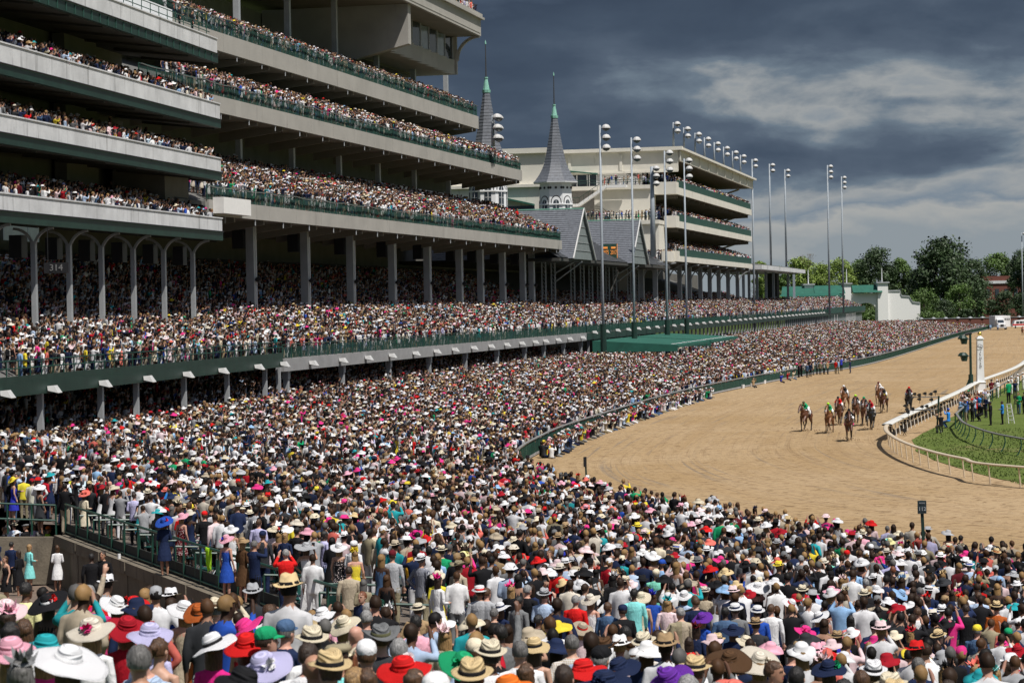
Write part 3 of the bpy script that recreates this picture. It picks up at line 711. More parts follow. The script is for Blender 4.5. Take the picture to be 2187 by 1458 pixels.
def spire(s, tg, label):
    c = FB.p(tg, s, 0); e = empty('spire', (c.x, c.y, 22), label, 'spire', 'twin slate spires')
    O = 8; rot = R(22.5)
    def ring(r, z): return [Vector((c.x + r * math.cos(rot + 2 * math.pi * i / O), c.y + r * math.sin(rot + 2 * math.pi * i / O), z)) for i in range(O)]
    def frus(a, b_, name, m, **kw):
        q = MB(); A_, B_ = ring(*a), ring(*b_); q.add(A_ + B_, [(i, (i + 1) % O, O + (i + 1) % O, O + i) for i in range(O)] + [tuple(range(O - 1, -1, -1)), tuple(range(O, 2 * O))]); return q.build(name, m, e, **kw)
    frus((2.75, 22.0), (2.75, 29.2), 'tower_wall', M_WHITE)
    frus((2.95, 22.0), (2.95, 22.5), 'tower_base', M_WHITE)
    frus((2.95, 25.6), (2.95, 25.8), 'string_course', M_WHITE)
    prof = []
    for k in range(23):
        f = k / 22; z = 29.3 + f * 10.3; r = .5 + 2.0 * (1 - f) ** 1.15 + 1.25 * max(0, 1 - f * 2.6) ** 2.2; prof.append((r, z))
    for (a, b_) in zip(prof, prof[1:]): frus((a[0] + .06, a[1]), (b_[0] + .015, b_[1]), 'slate_course', M_SLATE)
    frus((3.8, 29.15), (3.83, 29.32), 'eave_trim', M_WHITE)
    frus((.62, 39.6), (.66, 40.0), 'copper_cap', M_COPPER); frus((.5, 40.0), (.22, 41.6), 'copper_cap', M_COPPER); frus((.3, 41.6), (.3, 41.8), 'copper_cap', M_COPPER)
    MB().tube((c.x, c.y, 41.8), (c.x, c.y, 46.4), .10, .06, 6).build('finial_rod', mat('dark_iron', (.05, .05, .05), .5), e)
    MB().lathe([(.02, 46.3), (.13, 46.45), (.10, 46.7), (.02, 47.0)], (c.x, c.y, 0), 8).build('finial_tip', M_COPPER, e)
    for i in range(O):
        a0 = rot + 2 * math.pi * (i + .5) / O; n_ = Vector((math.cos(a0), math.sin(a0), 0)); x_ = Vector((-n_.y, n_.x, 0)); ap = 2.75 * math.cos(math.pi / O)
        if n_.y > .5: continue
        ctr = Vector((c.x, c.y, 0)) + n_ * (ap + .02)
        def arch(w, z0, zs, d, name, m, par, inner=None):
            q = MB(); ptsx = [(-w, z0), (w, z0)] + [(w * math.cos(k / 8 * math.pi), zs + w * 1.15 * math.sin(k / 8 * math.pi)) for k in range(9)]
            fr = [ctr + x_ * px + n_ * d + Vector((0, 0, pz)) for px, pz in ptsx]; bk = [ctr + x_ * px - n_ * .02 + Vector((0, 0, pz)) for px, pz in ptsx]; n2 = len(fr)
            q.add(fr + bk, [tuple(range(n2)), tuple(range(2 * n2 - 1, n2 - 1, -1))] + [(k, k + n2, (k + 1) % n2 + n2, (k + 1) % n2) for k in range(n2)]); return q.build(name, m, par)
        arch(.86, 25.85, 26.1, .03, 'arch_moulding', M_BLACK, e); arch(.72, 25.8, 26.1, .06, 'arch_panel', M_WHITE, e)
        wd = arch(.46, 22.9, 25.9, .09, 'arched_window', M_DARKG, e)
        MB().bar(ctr + n_ * .12 + Vector((0, 0, 22.9)), ctr + n_ * .12 + Vector((0, 0, 26.3)), .06, .05).build('glazing_bar', M_WHITE, wd)
        for z in (23.8, 24.8, 25.6): MB().bar(ctr + n_ * .12 + x_ * -.45 + Vector((0, 0, z)), ctr + n_ * .12 + x_ * .45 + Vector((0, 0, z)), .05, .05).build('glazing_bar', M_WHITE, wd)
        for sx in (-.88, 0, .88):
            cc = ctr + x_ * sx + Vector((0, 0, 28.35)); MB().tube(cc - n_ * .01, cc + n_ * .07, .2, n=8).build('round_rosette', M_BLACK, e)
spire(16.9, 382.6, 'right hand slate spire with copper cap rising above the white arched tower')
spire(16.9, 334.2, 'left hand slate spire partly hidden behind the middle grandstand balcony')

# 1875 / 2017 board
p = at_y(1303, 536, 362)
bd = empty('anniversary_board', p, 'green board with amber figures 1875 and 2017 above the old roof eave', 'sign')
x_ = Vector((1, 0.12, 0)).normalized()
MB().bar(p - x_ * 1.2 - Vector((0, 0, 0)), p + x_ * 1.05, .25, 2.15).build('board', M_SIGNG, bd)
text_obj('lettering', '1875', .95, facing(p - x_ * .72 + Vector((.02, -.2, -.25)), (0.1, -1, 0)), M_ORANGE, bd, sx=.5)
text_obj('lettering', '2017', .95, facing(p + x_ * .5 + Vector((.02, -.2, -.25)), (0.1, -1, 0)), M_ORANGE, bd, sx=.5)
for dx in (-.75, .5): MB().bar(p + x_ * (dx - .35) + Vector((0, -.18, .5)), p + x_ * (dx + .35) + Vector((0, -.18, .5)), .05, .3).build('amber_panel', M_ORANGE, bd)
MB().bar(p + x_ * 1.1 + Vector((0, -.03, -1.1)), p + x_ * 1.1 + Vector((0, -.03, 1.1)), .1, .1).build('frame_edge', M_ORANGE, bd)
for k in range(6): MB().tube(p + x_ * (-1 + k * .4) + Vector((0, 0, -1.05)), p + x_ * (-1 + k * .4) + Vector((0, 0, -1.9)), .04, n=4).build('support_leg', M_BLACK, bd)

# ================================================================== far clubhouse D
tD0 = FB.t_of(4.3, 1450, 440); tD1 = FB.t_of(4.3, 1607, 560)
gD = empty('clubhouse', FB.p(tD0, 20, 0), 'far cream clubhouse with three crowded tiers and floodlights along its flat roof', 'building')
TD = [(19.1, 18.6, 17.0), (25.4, 24.9, 23.1), (31.5, 31.0, 29.1)]
for k, (zr, zt, zb) in enumerate(TD):
    n = 8; w = (tD1 - tD0) / n
    for i in range(n):
        MB().fbox(FB, tD0 + w * i + .03, tD0 + w * (i + 1) - .03, 4.3, 4.6, zb, zt - .6).build('fascia_panel', M_CREAM, gD)
        MB().fbox(FB, tD0 + w * i + .03, tD0 + w * (i + 1) - .03, 4.5, 4.6, zt - .59, zr + .25).build('green_screen', M_MESH, gD)
    MB().fbox(FB, tD0, tD1, 4.7, 14, zt - .9, zt - .6, z0b=zt + 2.2, z1b=zt + 2.5).build('raked_floor', M_FLOOR, gD)
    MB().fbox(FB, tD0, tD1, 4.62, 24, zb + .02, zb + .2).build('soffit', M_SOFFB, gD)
    nt_ = TD[k + 1][2] if k < 2 else 35.2
    MB().fbox(FB, tD0 + 1, tD1 - 6, 14.1, 14.4, zt, nt_).build('back_wall', mat('clubhouse_back_wall', (.46, .42, .35), .9, var=.1, vscl=.4), gD)
    for tt in np.arange(tD0 + 3, tD1, 7.3): MB().fbox(FB, tt, tt + .3, 5, 13, zb - .6, zb, z0b=zb - .9).build('cantilever_beam', M_SOFFB, gD)
    q = MB(); prev = None
    for j in range(8):
        a = j / 7 * math.pi / 2; w_ = FB.p(tD1 - .3, 14 - 7 * math.sin(a), nt_ - .1 - 1.8 * (1 - math.sin(a)) * 1.2)
        if prev is not None: q.bar(prev, w_, .4, .4)
        prev = w_
    q.build('curved_bracket', M_CREAM, gD)
n = 9; w = (tD1 + 1 - tD0) / n
for i in range(n):
    MB().fbox(FB, tD0 + w * i + .02, tD0 + w * (i + 1) - .02, 4.0, 4.5, 35.2, 37.1).build('roof_fascia_panel', M_CREAM, gD)
    MB().fbox(FB, tD0 + w * i - .2, tD0 + w * i + .2, 3.8, 3.997, 35.3, 37.0).build('pilaster', M_CREAM, gD)
MB().fbox(FB, tD0 - .5, tD1 + 1.3, 3.2, 4.6, 37.103, 37.5).build('cornice', M_CREAM, gD)
MB().fbox(FB, tD0, tD1 + 1, 4.51, 26, 35.22, 35.5).build('roof_soffit', M_SOFFB, gD)
MB().fbox(FB, tD0, tD1, 4.6, 60, 37.5, 37.6).build('roof_deck', M_FLOOR, gD)
# end wall towards the camera
MB().fbox(FB, tD0 - .2, tD0 + .3, 4.3, 44, 33.4, 37.1).build('end_wall_upper', M_CREAM, gD)
MB().fbox(FB, tD0 - 1.0, tD0 + .3, 3.4, 44, 37.103, 37.75).build('end_cornice', M_CREAM, gD)
MB().fbox(FB, tD0 - .45, tD0 - .203, 4.3, 44, 33.2, 33.6).build('string_course', M_CREAM, gD)
MB().fbox(FB, tD0 + .35, tD0 + .6, 11, 44, 30.8, 33.3).build('siding_wall', M_CREAM2, gD)
for s_ in (14.5, 24): MB().fbox(FB, tD0 - .4, tD0 - .203, s_, s_ + .5, 33.65, 36.6).build('pilaster', M_CREAM, gD)
for z in np.arange(31.2, 33.2, .4): MB().fbox(FB, tD0 + .3, tD0 + .345, 11, 25, z, z + .04).build('siding_joint', M_STEEL, gD)
# two terraces, walls below, recessed window bay with an awning
MB().fbox(FB, tD0 - 5, tD0 + .3, 8.5, 44, 30.1, 30.8).build('upper_terrace', M_CREAM, gD)
MB().fbox(FB, tD0 - 4.4, tD0 + .3, 8.6, 19, 24.3, 30.09).build('terrace_wall', M_CREAM, gD)
MB().fbox(FB, tD0 - 2.4, tD0 + .3, 19, 44, 24.3, 30.09).build('recess_wall', mat('grey_stucco', (.30, .29, .28), .9), gD)
MB().fbox(FB, tD0 - 10, tD0 + .3, 6.5, 44, 23.6, 24.3).build('lower_terrace', M_CREAM, gD)
MB().fbox(FB, tD0 - 9.4, tD0 + .3, 6.6, 44, 15.6, 23.59).build('lower_end_wall', M_CREAM, gD); MB().fbox(FB, tD0 - 9.3, tD0 + .3, 14, 44, 5, 15.59).build('undercroft_shade_wall', M_WALLB, gD)  # dark lower wall added to stand for the shade under the old roof
MB().fbox(FB, tB1 - 2, tD0 + 4, 14, 27, 15.4, 15.8).build('undercroft_light_block', M_SOFF, gD)  # slab added to keep light out of the space below
q = MB(); q.fbox(FB, tD0 - 3.0, tD0 + .3, 4.32, 8.4, 29.1, 31.3); q.build('corner_parapet', M_CREAM, gD)
q = MB(); q.fbox(FB, tD0 - 3.6, tD0 + .3, 4.32, 6.5, 23.1, 25.2); q.build('corner_parapet', M_CREAM, gD)
q = MB(); q.fbox(FB, tD0 - 2.5, tD0 + .3, 4.35, 11, 17, 18.9); q.fbox(FB, tD0 - 15, tD0 - 2.5, 4.9, 5.3, 16.9, 18.7); q.build('corner_parapet', M_CREAM, gD)
MB().fbox(FB, tD0 - 15, tD0, 5.4, 13, 16.8, 17.1).build('terrace_slab', M_CREAM, gD)
def srail(s0, s1, tt, z, root):
    for zz in (z + 1.05, z + .6): MB().tube(FB.p(tt, s0, zz), FB.p(tt, s1, zz), .04, n=4).build('hand_rail', M_GREENR, root)
    for s_ in np.arange(s0, s1, 1.4): MB().tube(FB.p(tt, s_, z), FB.p(tt, s_, z + 1.05), .035, n=4).build('rail_post', M_GREENR, root)
srail(7, 24, tD0 - 9.8, 24.3, gD); srail(9, 26, tD0 - 4.8, 30.8, gD)
a_ = (1246, 1311)
s0, s1 = 19.2, 25.0
MB().fbox(FB, tD0 + .02, tD0 + .34, s0, s1, 30.85, 33.1).build('terrace_window', M_DARKG, gD)
for s_ in (19.2, 20.6, 21.0, 22.9, 24.9): MB().fbox(FB, tD0 - .06, tD0 + .015, s_, s_ + .14, 30.85, 33.1).build('window_mullion', M_WHITE, gD)
MB().fbox(FB, tD0 - 1.5, tD0 + .1, s0 - .2, s1 + .4, 33.1, 33.3, z0b=33.9, z1b=34.1).build('awning', M_AWN, gD)
# outside stair between the terraces
st0 = FB.p(tD0 - 6, 16.5, 30.6); st1 = FB.p(tD0 - 6, 21.5, 27.4); st2 = FB.p(tD0 - 6, 26, 27.3)
MB().bar(st0, st1, 1.4, .5).bar(st1, st2, 1.4, .5).bar(FB.p(tD0 - 6, 12.8, 30.6), st0, 1.4, .5).build('outside_stair', M_CREAM2, gD)
q = MB()
for a, b_ in ((st0, st1), (st1, st2)):
    for k in range(7): w_ = a.lerp(b_, k / 6) + Vector((0, -.7, 0)); q.tube(w_, w_ + Vector((0, 0, 1.3)), .03, n=4)
    q.tube(a + Vector((0, -.7, 1.3)), b_ + Vector((0, -.7, 1.3)), .04, n=4)
q.build('stair_rail', M_GREENR, gD)
q = MB()
for rr in (2.6, 2.2, 1.7):
    prev = None
    for k in range(9):
        a = k / 8 * math.pi / 2; w_ = FB.p(tD0 - 4.5, 18.9 - rr * math.sin(a), 24.6 + rr * math.cos(a))
        if prev is not None: q.bar(prev, w_, .08, .08)
        prev = w_
q.build('wall_ornament', mat('bronze_ornament', (.20, .18, .13), .6), gD)
# lower wing behind the left spire tower
MB().fbox(FB, tD0 - 14, tD0 - 1, 25, 50, 20, 30.5).build('side_wing', M_CREAM, gD)
MB().fbox(FB, tD0 - 14.6, tD0 - 1, 24.5, 50, 30.5, 31.0).build('string_course', M_CREAM, gD)
MB().fbox(FB, tD0 - 13.5, tD0 - 1, 26, 50, 31.003, 36.5).build('side_wing', M_CREAM, gD)
MB().fbox(FB, tD0 - 14.2, tD0 - 1, 25.5, 50, 36.5, 37.4).build('cornice', M_CREAM, gD)
MB().fbox(FB, tD0 - 15.6, tD0 - 14.003, 28, 33, 27.2, 27.5, z0b=28.4, z1b=28.7).build('awning', M_AWN, gD)
MB().fbox(FB, tD0 - 14.1, tD0 - 14.003, 28, 33, 23.5, 27.2).build('terrace_window', M_DARKG, gD)
# columns and curved struts under the tiers
for u in (1373, 1402, 1428, 1454, 1475, 1498, 1518, 1537, 1557, 1577):
    tt = FB.t_of(7.8, u, 610); MB().fbox(FB, tt - .42, tt + .42, 7.6, 8.4, 7.3, 16.9).build('tall_column', M_STEEL, gD)
    q = MB()
    for sgn in (-1, 1):
        prev = None
        for k in range(7):
            a = k / 6 * math.pi / 2; w_ = FB.p(tt, 7.8 + sgn * 3.6 * (1 - math.cos(a)), 13.4 + 3.3 * math.sin(a))
            if prev is not None: q.bar(prev, w_, .2, .22)
            prev = w_
    q.build('curved_bracket', M_STEEL, gD)
MB().fbox(FB, tD0 - 8, tD1 + 4, 26.6, 27, 4, 31).build('rear_wall', M_WALLB, gD); MB().fbox(FB, tD1 + 4.1, tD1 + 70, 26.6, 27, 4, 16.5).build('rear_wall', M_WALLB, gD)

# far flat pavilion at the end of the clubhouse
a = FB.t_of(6, 1600, 580); b_ = FB.t_of(6, 1697, 590)
gP = empty('pavilion', FB.p(a, 6, 0), 'flat roofed grey pavilion on thin columns beyond the clubhouse', 'pavilion')
MB().fbox(FB, a, b_, 3, 22, 16.9, 17.9).build('roof_slab', M_CONC, gP); MB().fbox(FB, a + 2, b_ - 2, 5, 20, 17.903, 18.3).build('roof_deck', M_FLOOR, gP)
for u in (1588, 1600, 1617, 1636, 1652, 1683, 1696):
    tt = FB.t_of(7.8, u, 620); MB().fbox(FB, tt - .4, tt + .4, 7.5, 8.1, 6, 16.9).build('column', M_POLE, gP)
tt = FB.t_of(9, 1662, 620); MB().fbox(FB, tt - 3, tt + 3, 9, 12, 6, 16.9).build('service_core', mat('dark_core', (.04, .04, .04), .9), gP)

# ================================================================== light poles
def lamp_head(q, p, sc_=1.0, d=Vector((1, -.1, 0)), n=3, wide=1):
    for k in range(n):
        for j in range(wide):
            c = p + Vector((0, 0, -1.55 * k * sc_)) + d.normalized() * (.95 * sc_) + Vector((-.1, -.7, 0)) * (j * 1.3 * sc_)
            def sq(P, a, r): return Vector((P.x * 1.0, P.y * .9, P.z))
            q.lathe([(.10 * sc_, .50 * sc_), (.40 * sc_, .40 * sc_), (.64 * sc_, .12 * sc_), (.72 * sc_, -.12 * sc_)], c, 10, 0)
            q.lathe([(.70 * sc_, -.12 * sc_), (.42 * sc_, -.46 * sc_), (.05, -.62 * sc_)], c, 10, 1)
            q.tube(p + Vector((0, 0, -1.55 * k * sc_)), c, .06 * sc_, n=4, mi=2)
def light_pole(base, top, r, label, group, sleeve=None, n=3, wide=1, d=Vector((1, -.1, 0)), sc_=.84, cat='light pole'):
    e = empty('light_pole', base, label, cat, group)
    MB().tube(base, (base[0], base[1], top), r, r * .6, 10).build('pole', M_POLE, e, smooth=True)
    if sleeve: MB().tube(base, (base[0], base[1], sleeve), r + .22, r + .18, 10).build('pole_sleeve', M_GREEN, e)
    for k in range(n):
        q = MB(); lamp_head(q, Vector((base[0], base[1], top - .3 - 1.55 * k * sc_)), sc_, d, 1, wide)
        q.build('flood_head', [M_LAMP, M_LENS, M_POLE], e)
    return e
FPl = Frame(-56, .221)
for (u, v), lab in zip(((1281, 268), (1348, 298), (1419, 327), (1461, 343)), ('nearest tall floodlight pole in front of the spires', 'second tall floodlight pole beside the right gable', 'third tall floodlight pole in front of the cream corner', 'fourth tall floodlight pole crossing the clubhouse tiers')):
    tt = FPl.t_of(0, u, v); p = FPl.p(tt, 0, 0); light_pole(p, 33.1, .21, lab, 'tall light poles by the deck', 7.0)
RL = ['first', 'second', 'third', 'fourth', 'fifth', 'sixth', 'seventh', 'eighth']
for i, (u, v) in enumerate(((1437.6, 256), (1460, 268), (1484, 279), (1504, 291), (1525, 302), (1545, 312), (1564, 322), (1581, 331))):
    tt = FB.t_of(5.2, u, v); p = FB.p(tt, 5.2, 37.6)
    light_pole(p, 42.2, .22, f'{RL[i]} roof floodlight from the left along the clubhouse parapet', 'floodlights on the clubhouse roof', None, 2, 2 if i < 3 else 1)
for (u, v, y, zb, lab, nn, s_) in ((1606, 340, 536, 0, 'tall pole at the right end of the clubhouse', 2, None), (1643, 350, 553, 17.9, 'left of two tall poles rising over the flat pavilion', 2, None),
                       (1676, 362, 580, 17.9, 'right of two tall poles rising over the flat pavilion', 2, None), (1767, 353, 567, 6, 'taller pole in front of the green roofs', 3, None),
                       (1797, 377, 621, 6, 'pole just left of the gate arch', 3, None), (2182, 497, 816, 0, 'thin pole at the right edge before the trees', 1, None)):
    p = at_y(u, v, y); light_pole((p.x, y, zb), p.z, .27, lab, 'tall poles beyond the clubhouse', s_, nn, 2 if u > 2000 else 1)
# lamp clusters seen side on beside the left spire and in front of the terraces
p = at_y(1052, 247, 300); light_pole((p.x, 300, 30), p.z, .25, 'cluster of nine roof floodlights in front of the left spire', 'clustered roof floodlights', None, 3, 3)
p = at_y(1392, 356, 404); light_pole((p.x, 404, 17.5), p.z, .5, 'stubby floodlight mast against the cream end wall', 'clustered roof floodlights', None, 3, 2)

# ================================================================== green awning canopies
for (t0, t1, s0, s1, z0, z1, lab) in ((tdB + 1, tdB + 32, -12, -.6, 4.0, 4.7, 'nearer green canvas canopy below the light poles'), (tdB + 34, tdB + 66, -12, -.6, 4.0, 4.7, 'farther green canvas canopy below the light poles')):
    e = empty('canopy', FB.p(t0, s0, 0), lab, 'canopy', 'green canvas canopies')
    n = 6; w = (t1 - t0) / n
    for i in range(n): MB().fbox(FB, t0 + w * i + .01, t0 + w * (i + 1) - .01, s0, s1, z0, z0 + .08, z0b=z1, z1b=z1 + .08).build('canvas_panel', M_AWN, e)
    MB().fbox(FB, t0 - .06, t0, s0, s1, z0 - .75, z0 + .09, z0b=z0 - .75, z1b=z1 + .09).build('end_valance', M_AWN, e)
    MB().fbox(FB, t0, t1, s0 - .05, s0, z0 - .3, z0 + .07).build('front_valance', M_AWN, e)
    for tt in np.arange(t0 + .5, t1, 7.5):
        MB().tube(FB.p(tt, s0 + .3, 0), FB.p(tt, s0 + .3, z0), .06, n=6).build('post', M_WHITE, e)
    for tt in np.arange(t0 + 2, t1, 4.8): MB().fbox(FB, tt, tt + 1.8, s0 + .7, s0 + 1.2, z0 + .17, z0 + .21).build('roof_batten', M_WHITE, e)

# ================================================================== white gate wall
Y = 862.0
def gx(u, v=640): return at_y(u, v, Y).x
def gz(u, v): return at_y(u, v, Y).z
gt = empty('gate_wall', (gx(1885), Y, 0), 'white stepped wall with a round arch, square piers and green roofs', 'gate')
def pier(u0, u1, vt, name='pier'):
    x0, x1, z = gx(u0), gx(u1), gz(u0, vt)
    MB().box((x0, Y - 1, 0), (x1, Y + 6, z)).build(name, M_CREAM2, gt)
    MB().box((x0 - .5, Y - 1.5, z), (x1 + .5, Y + 6.5, z + .5)).build('pier_cap', M_STEEL, gt)
    xm = (x0 + x1) / 2; MB().tube((xm, Y + 1, z + .5), (xm, Y + 1, z + 5.6), .22, .12, 6).build('finial', M_WHITE, gt)
pier(1874, 1896, 605); pier(1802, 1817, 607); pier(1718, 1737, 609)
prof = [(1896, 622), (1923, 622), (1923, 627), (1926, 633), (1942, 634), (1945, 640), (1949, 646), (1965, 648)]
q = MB(); top = [(gx(u), gz(u, v)) for u, v in prof]
for (xa, za), (xb, zb) in zip(top, top[1:]):
    if xb - xa < .1: continue
    q.hexa([(xa, Y, 0), (xb, Y, 0), (xb, Y + 3, 0), (xa, Y + 3, 0), (xa, Y, za), (xb, Y, zb), (xb, Y + 3, zb), (xa, Y + 3, za)])
q.build('stepped_wall', M_CREAM2, gt)
q = MB()
for (xa, za), (xb, zb) in zip(top, top[1:]): (q.hexa([(xa, Y - .3, za + .004), (xb, Y - .3, zb + .004), (xb, Y + 3.3, zb + .004), (xa, Y + 3.3, za + .004), (xa, Y - .3, za + .45), (xb, Y - .3, zb + .45), (xb, Y + 3.3, zb + .45), (xa, Y + 3.3, za + .45)]) if xb - xa > .1 else None)
q.build('wall_coping', M_STEEL, gt)
# arch wall
x0, x1 = gx(1823), gx(1874); zt = gz(1850, 626); cx_ = gx(1850); rw = (gx(1872) - gx(1828)) / 2; zs = gz(1850, 664); n = 12
q = MB(); F0 = [(cx_ - rw * math.cos(math.pi * k / n), zs + rw * .8 * math.sin(math.pi * k / n)) for k in range(n + 1)]
for k in range(n):
    (xa, za), (xb, zb) = F0[k], F0[k + 1]; q.hexa([(xa, Y, za), (xb, Y, zb), (xb, Y + 4, zb), (xa, Y + 4, za), (xa, Y, zt), (xb, Y, zt), (xb, Y + 4, zt), (xa, Y + 4, zt)])
q.box((x0 - 4, Y, 0), (cx_ - rw, Y + 4, zt)); q.box((cx_ + rw, Y, 0), (x1, Y + 4, zt)); q.build('arch_wall', M_CREAM2, gt)
def groof(u0, u1, vt, vb, y0, hip=0.0, name='green_roof'):
    xa, xb = at_y(u0, vt, y0).x, at_y(u1, vt, y0).x; z1, z0 = at_y(u0, vt, y0).z, at_y(u0, vb, y0).z
    MB().hexa([(xa - hip, y0 - 3, z0), (xb + hip, y0 - 3, z0), (xb, y0 + 3, z0), (xa, y0 + 3, z0), (xa, y0 + 2, z1), (xb, y0 + 2, z1), (xb, y0 + 3, z1), (xa, y0 + 3, z1)]).build(name, M_AWN, gt)
groof(1820, 1882, 609, 625, Y + 1); groof(1738, 1803, 610, 628, Y - 2); groof(1672, 1740, 612, 632, Y - 2, 1); groof(1671, 1788, 627, 633, Y - 12, 1.5)
MB().box((gx(1672), Y - 6, 0), (gx(1800), Y - 4, gz(1700, 632))).build('pavilion_wall', mat('green_wall', (.03, .12, .09), .7), gt)
for u in (1748, 1757, 1774, 1780): MB().box((gx(u), Y - 9, 0), (gx(u) + .35, Y - 8.7, gz(1700, 632))).build('post', M_WHITE, gt)

# brick perimeter wall and brick building
bx = empty('brick_wall', (at_y(1970, 690, 800).x, 800, 0), 'low red brick wall with pale coping below the trees', 'wall')
xa, xb = at_y(1968, 690, 800).x, at_y(2230, 690, 800).x
for k in range(10):
    a_, b_ = xa + (xb - xa) * k / 10, xa + (xb - xa) * (k + 1) / 10
    MB().box((a_ + .05, 800, 0), (b_ - .05, 800.6, 2.3)).build('brick_bay', M_BRICK, bx)
    MB().lathe([(.8, 2.3), (.7, 2.6), (.0, 2.9)], (a_, 800.3, 0), 6).build('pier_cap', M_STEEL, bx)
MB().box((xa, 799.8, 2.3), (xb, 800.8, 2.45)).build('coping', M_STEEL, bx)
p0 = at_y(2095, 590, 1000); p1 = at_y(2187, 650, 1000)
bb = empty('brick_building', (p0.x, 1000, 0), 'red brick building with pale bands half hidden by trees', 'building')
MB().box((p0.x, 1000, 0), (p1.x + 20, 1030, p0.z)).build('wall', M_BRICK, bb)
MB().box((p0.x - .3, 999.5, p0.z - 3.2), (p1.x + 20, 999.97, p0.z - 2.0)).build('stone_band', M_CONC, bb)
for k in range(5): MB().box((p0.x + 2 + k * 4, 999.7, p0.z - 9), (p0.x + 3.6 + k * 4, 999.98, p0.z - 5.5)).build('window', M_DARKG, bb)

# ================================================================== wall and rails of the near seating block
nw = empty('retaining_wall', WALL0, 'stained concrete retaining wall with a green pipe rail beside the walkway', 'wall')
n = 9
for k in range(n):
    f0, f1 = k / n, (k + 1) / n; a = WALL0.lerp(WALL1, f0 + .002); b_ = WALL0.lerp(WALL1, f1 - .002); d = (WALL1 - WALL0).normalized(); s_ = Vector((-d.y, d.x, 0)) * .3
    MB().hexa([a - Vector((0, 0, .1)), b_ - Vector((0, 0, .1)), b_ + s_, a + s_, a + Vector((0, 0, wz(f0))), b_ + Vector((0, 0, wz(f1))), b_ + s_ + Vector((0, 0, wz(f1))), a + s_ + Vector((0, 0, wz(f0)))]).build('wall_section', M_CONC2, nw)
    MB().hexa([a - s_ * .3 + Vector((0, 0, wz(f0) - .35)), b_ - s_ * .3 + Vector((0, 0, wz(f1) - .35)), b_ + s_ * 1.2 + Vector((0, 0, wz(f1) - .35)), a + s_ * 1.2 + Vector((0, 0, wz(f0) - .35)),
              a - s_ * .3 + Vector((0, 0, wz(f0) + .03)), b_ - s_ * .3 + Vector((0, 0, wz(f1) + .03)), b_ + s_ * 1.2 + Vector((0, 0, wz(f1) + .03)), a + s_ * 1.2 + Vector((0, 0, wz(f0) + .03))]).build('coping_block', M_CONC2, nw)
for h_, r_ in ((1.12, .04), (.12, .03)):
    MB().tube(WALL0 + sW * .35 + Vector((0, 0, wz(0) + h_)), WALL1 + sW * .35 + Vector((0, 0, wz(1) + h_)), r_, n=6).build('hand_rail', M_GREENR, nw)
MB().bar(WALL0 + sW * .4 + Vector((0, 0, wz(0) + .22)), WALL1 + sW * .4 + Vector((0, 0, wz(1) + .22)), .04, .4).build('toe_board', mat('dark_toe_board', (.02, .025, .022), .8), nw)
for k in range(19):
    f = k / 18; p = WALL0.lerp(WALL1, f) + sW * .35; MB().tube(p + Vector((0, 0, wz(f))), p + Vector((0, 0, wz(f) + 1.12)), .035, n=6).build('rail_post', M_GREENR, nw)
# rails across the end towards the left
pL = [Vector((-16.6, 84.5, 1.75)), Vector((-19.2, 84.3, 1.9)), Vector((-24, 82, 2.1))]
el = empty('end_rail', pL[0], 'green pipe rail above the walkway at the left edge', 'rail')
for h_ in (1.1, .55):
    q = MB()
    for a, b_ in zip(pL, pL[1:]): q.tube(a + Vector((0, 0, h_)), b_ + Vector((0, 0, h_)), .04, n=6)
    q.build('hand_rail', M_GREENR, el)
for f in (0, .33, .66, 1): 
    p = pL[0].lerp(pL[1], f); MB().tube(p, p + Vector((0, 0, 1.1)), .035, n=6).build('rail_post', M_GREENR, el)
MB().bar(pL[0] + Vector((0, .1, -.9)), pL[2] + Vector((0, .1, -.9)), .3, 1.7).build('wall_section', M_CONC2, el)
# row rails stepping to the right of the wall
rr_ = []
for k in range(1, 15):
    f = k / 15; p = WALL0.lerp(WALL1, f) + sW * .4; ln = 4.5 + 2.2 * random.random(); d = Vector((.93, .36, 0)).normalized()
    q_ = p + d * ln; za, zb = wz(f) + .85, bowl(q_.x, q_.y) + .9
    e = empty('row_rail', p, f'green pipe rail closing seating row {RL[k % 8] if k < 8 else "lower"} beside the retaining wall', 'rail', 'row rails of the near seating block')
    e['label'] = ['Topmost', 'Second', 'Third', 'Fourth', 'Fifth', 'Sixth', 'Seventh', 'Eighth', 'Ninth', 'Tenth', 'Eleventh', 'Twelfth', 'Thirteenth', 'Lowest'][k - 1] + ' green row rail counted down the retaining wall from its left end'
    MB().tube(Vector((p.x, p.y, za)), Vector((q_.x, q_.y, zb)), .035, n=6).build('hand_rail', M_GREENR, e)
    for g in (0.0, .5, 1.0): w_ = Vector((p.x, p.y, za)).lerp(Vector((q_.x, q_.y, zb)), g); MB().tube(w_ - Vector((0, 0, 1.0)), w_, .03, n=5).build('post', M_GREENR, e)
# folding chairs
M_CHAIR = mat('green_chair', (.01, .07, .06), .4, var=.15)
def chair_parts():
    s_ = MB(); s_.hexa([(-.22, -.2, .42), (.22, -.2, .42), (.2, .2, .44), (-.2, .2, .44), (-.22, -.2, .46), (.22, -.2, .46), (.2, .2, .48), (-.2, .2, .48)])
    b_ = MB(); b_.hexa([(-.22, -.24, .62), (.22, -.24, .62), (.22, -.2, .62), (-.22, -.2, .62), (-.18, -.32, .9), (.18, -.32, .9), (.18, -.28, .9), (-.18, -.28, .9)])
    f_ = []
    for sx in (-1, 1):
        l = MB(); l.tube((sx * .23, -.3, .88), (sx * .23, .22, 0), .014, n=4); l.tube((sx * .21, .2, .44), (sx * .21, -.22, 0), .014, n=4); f_.append(l.mesh('leg_frame', M_POLE))
    return s_.mesh('seat', M_CHAIR), b_.mesh('backrest', M_CHAIR), f_
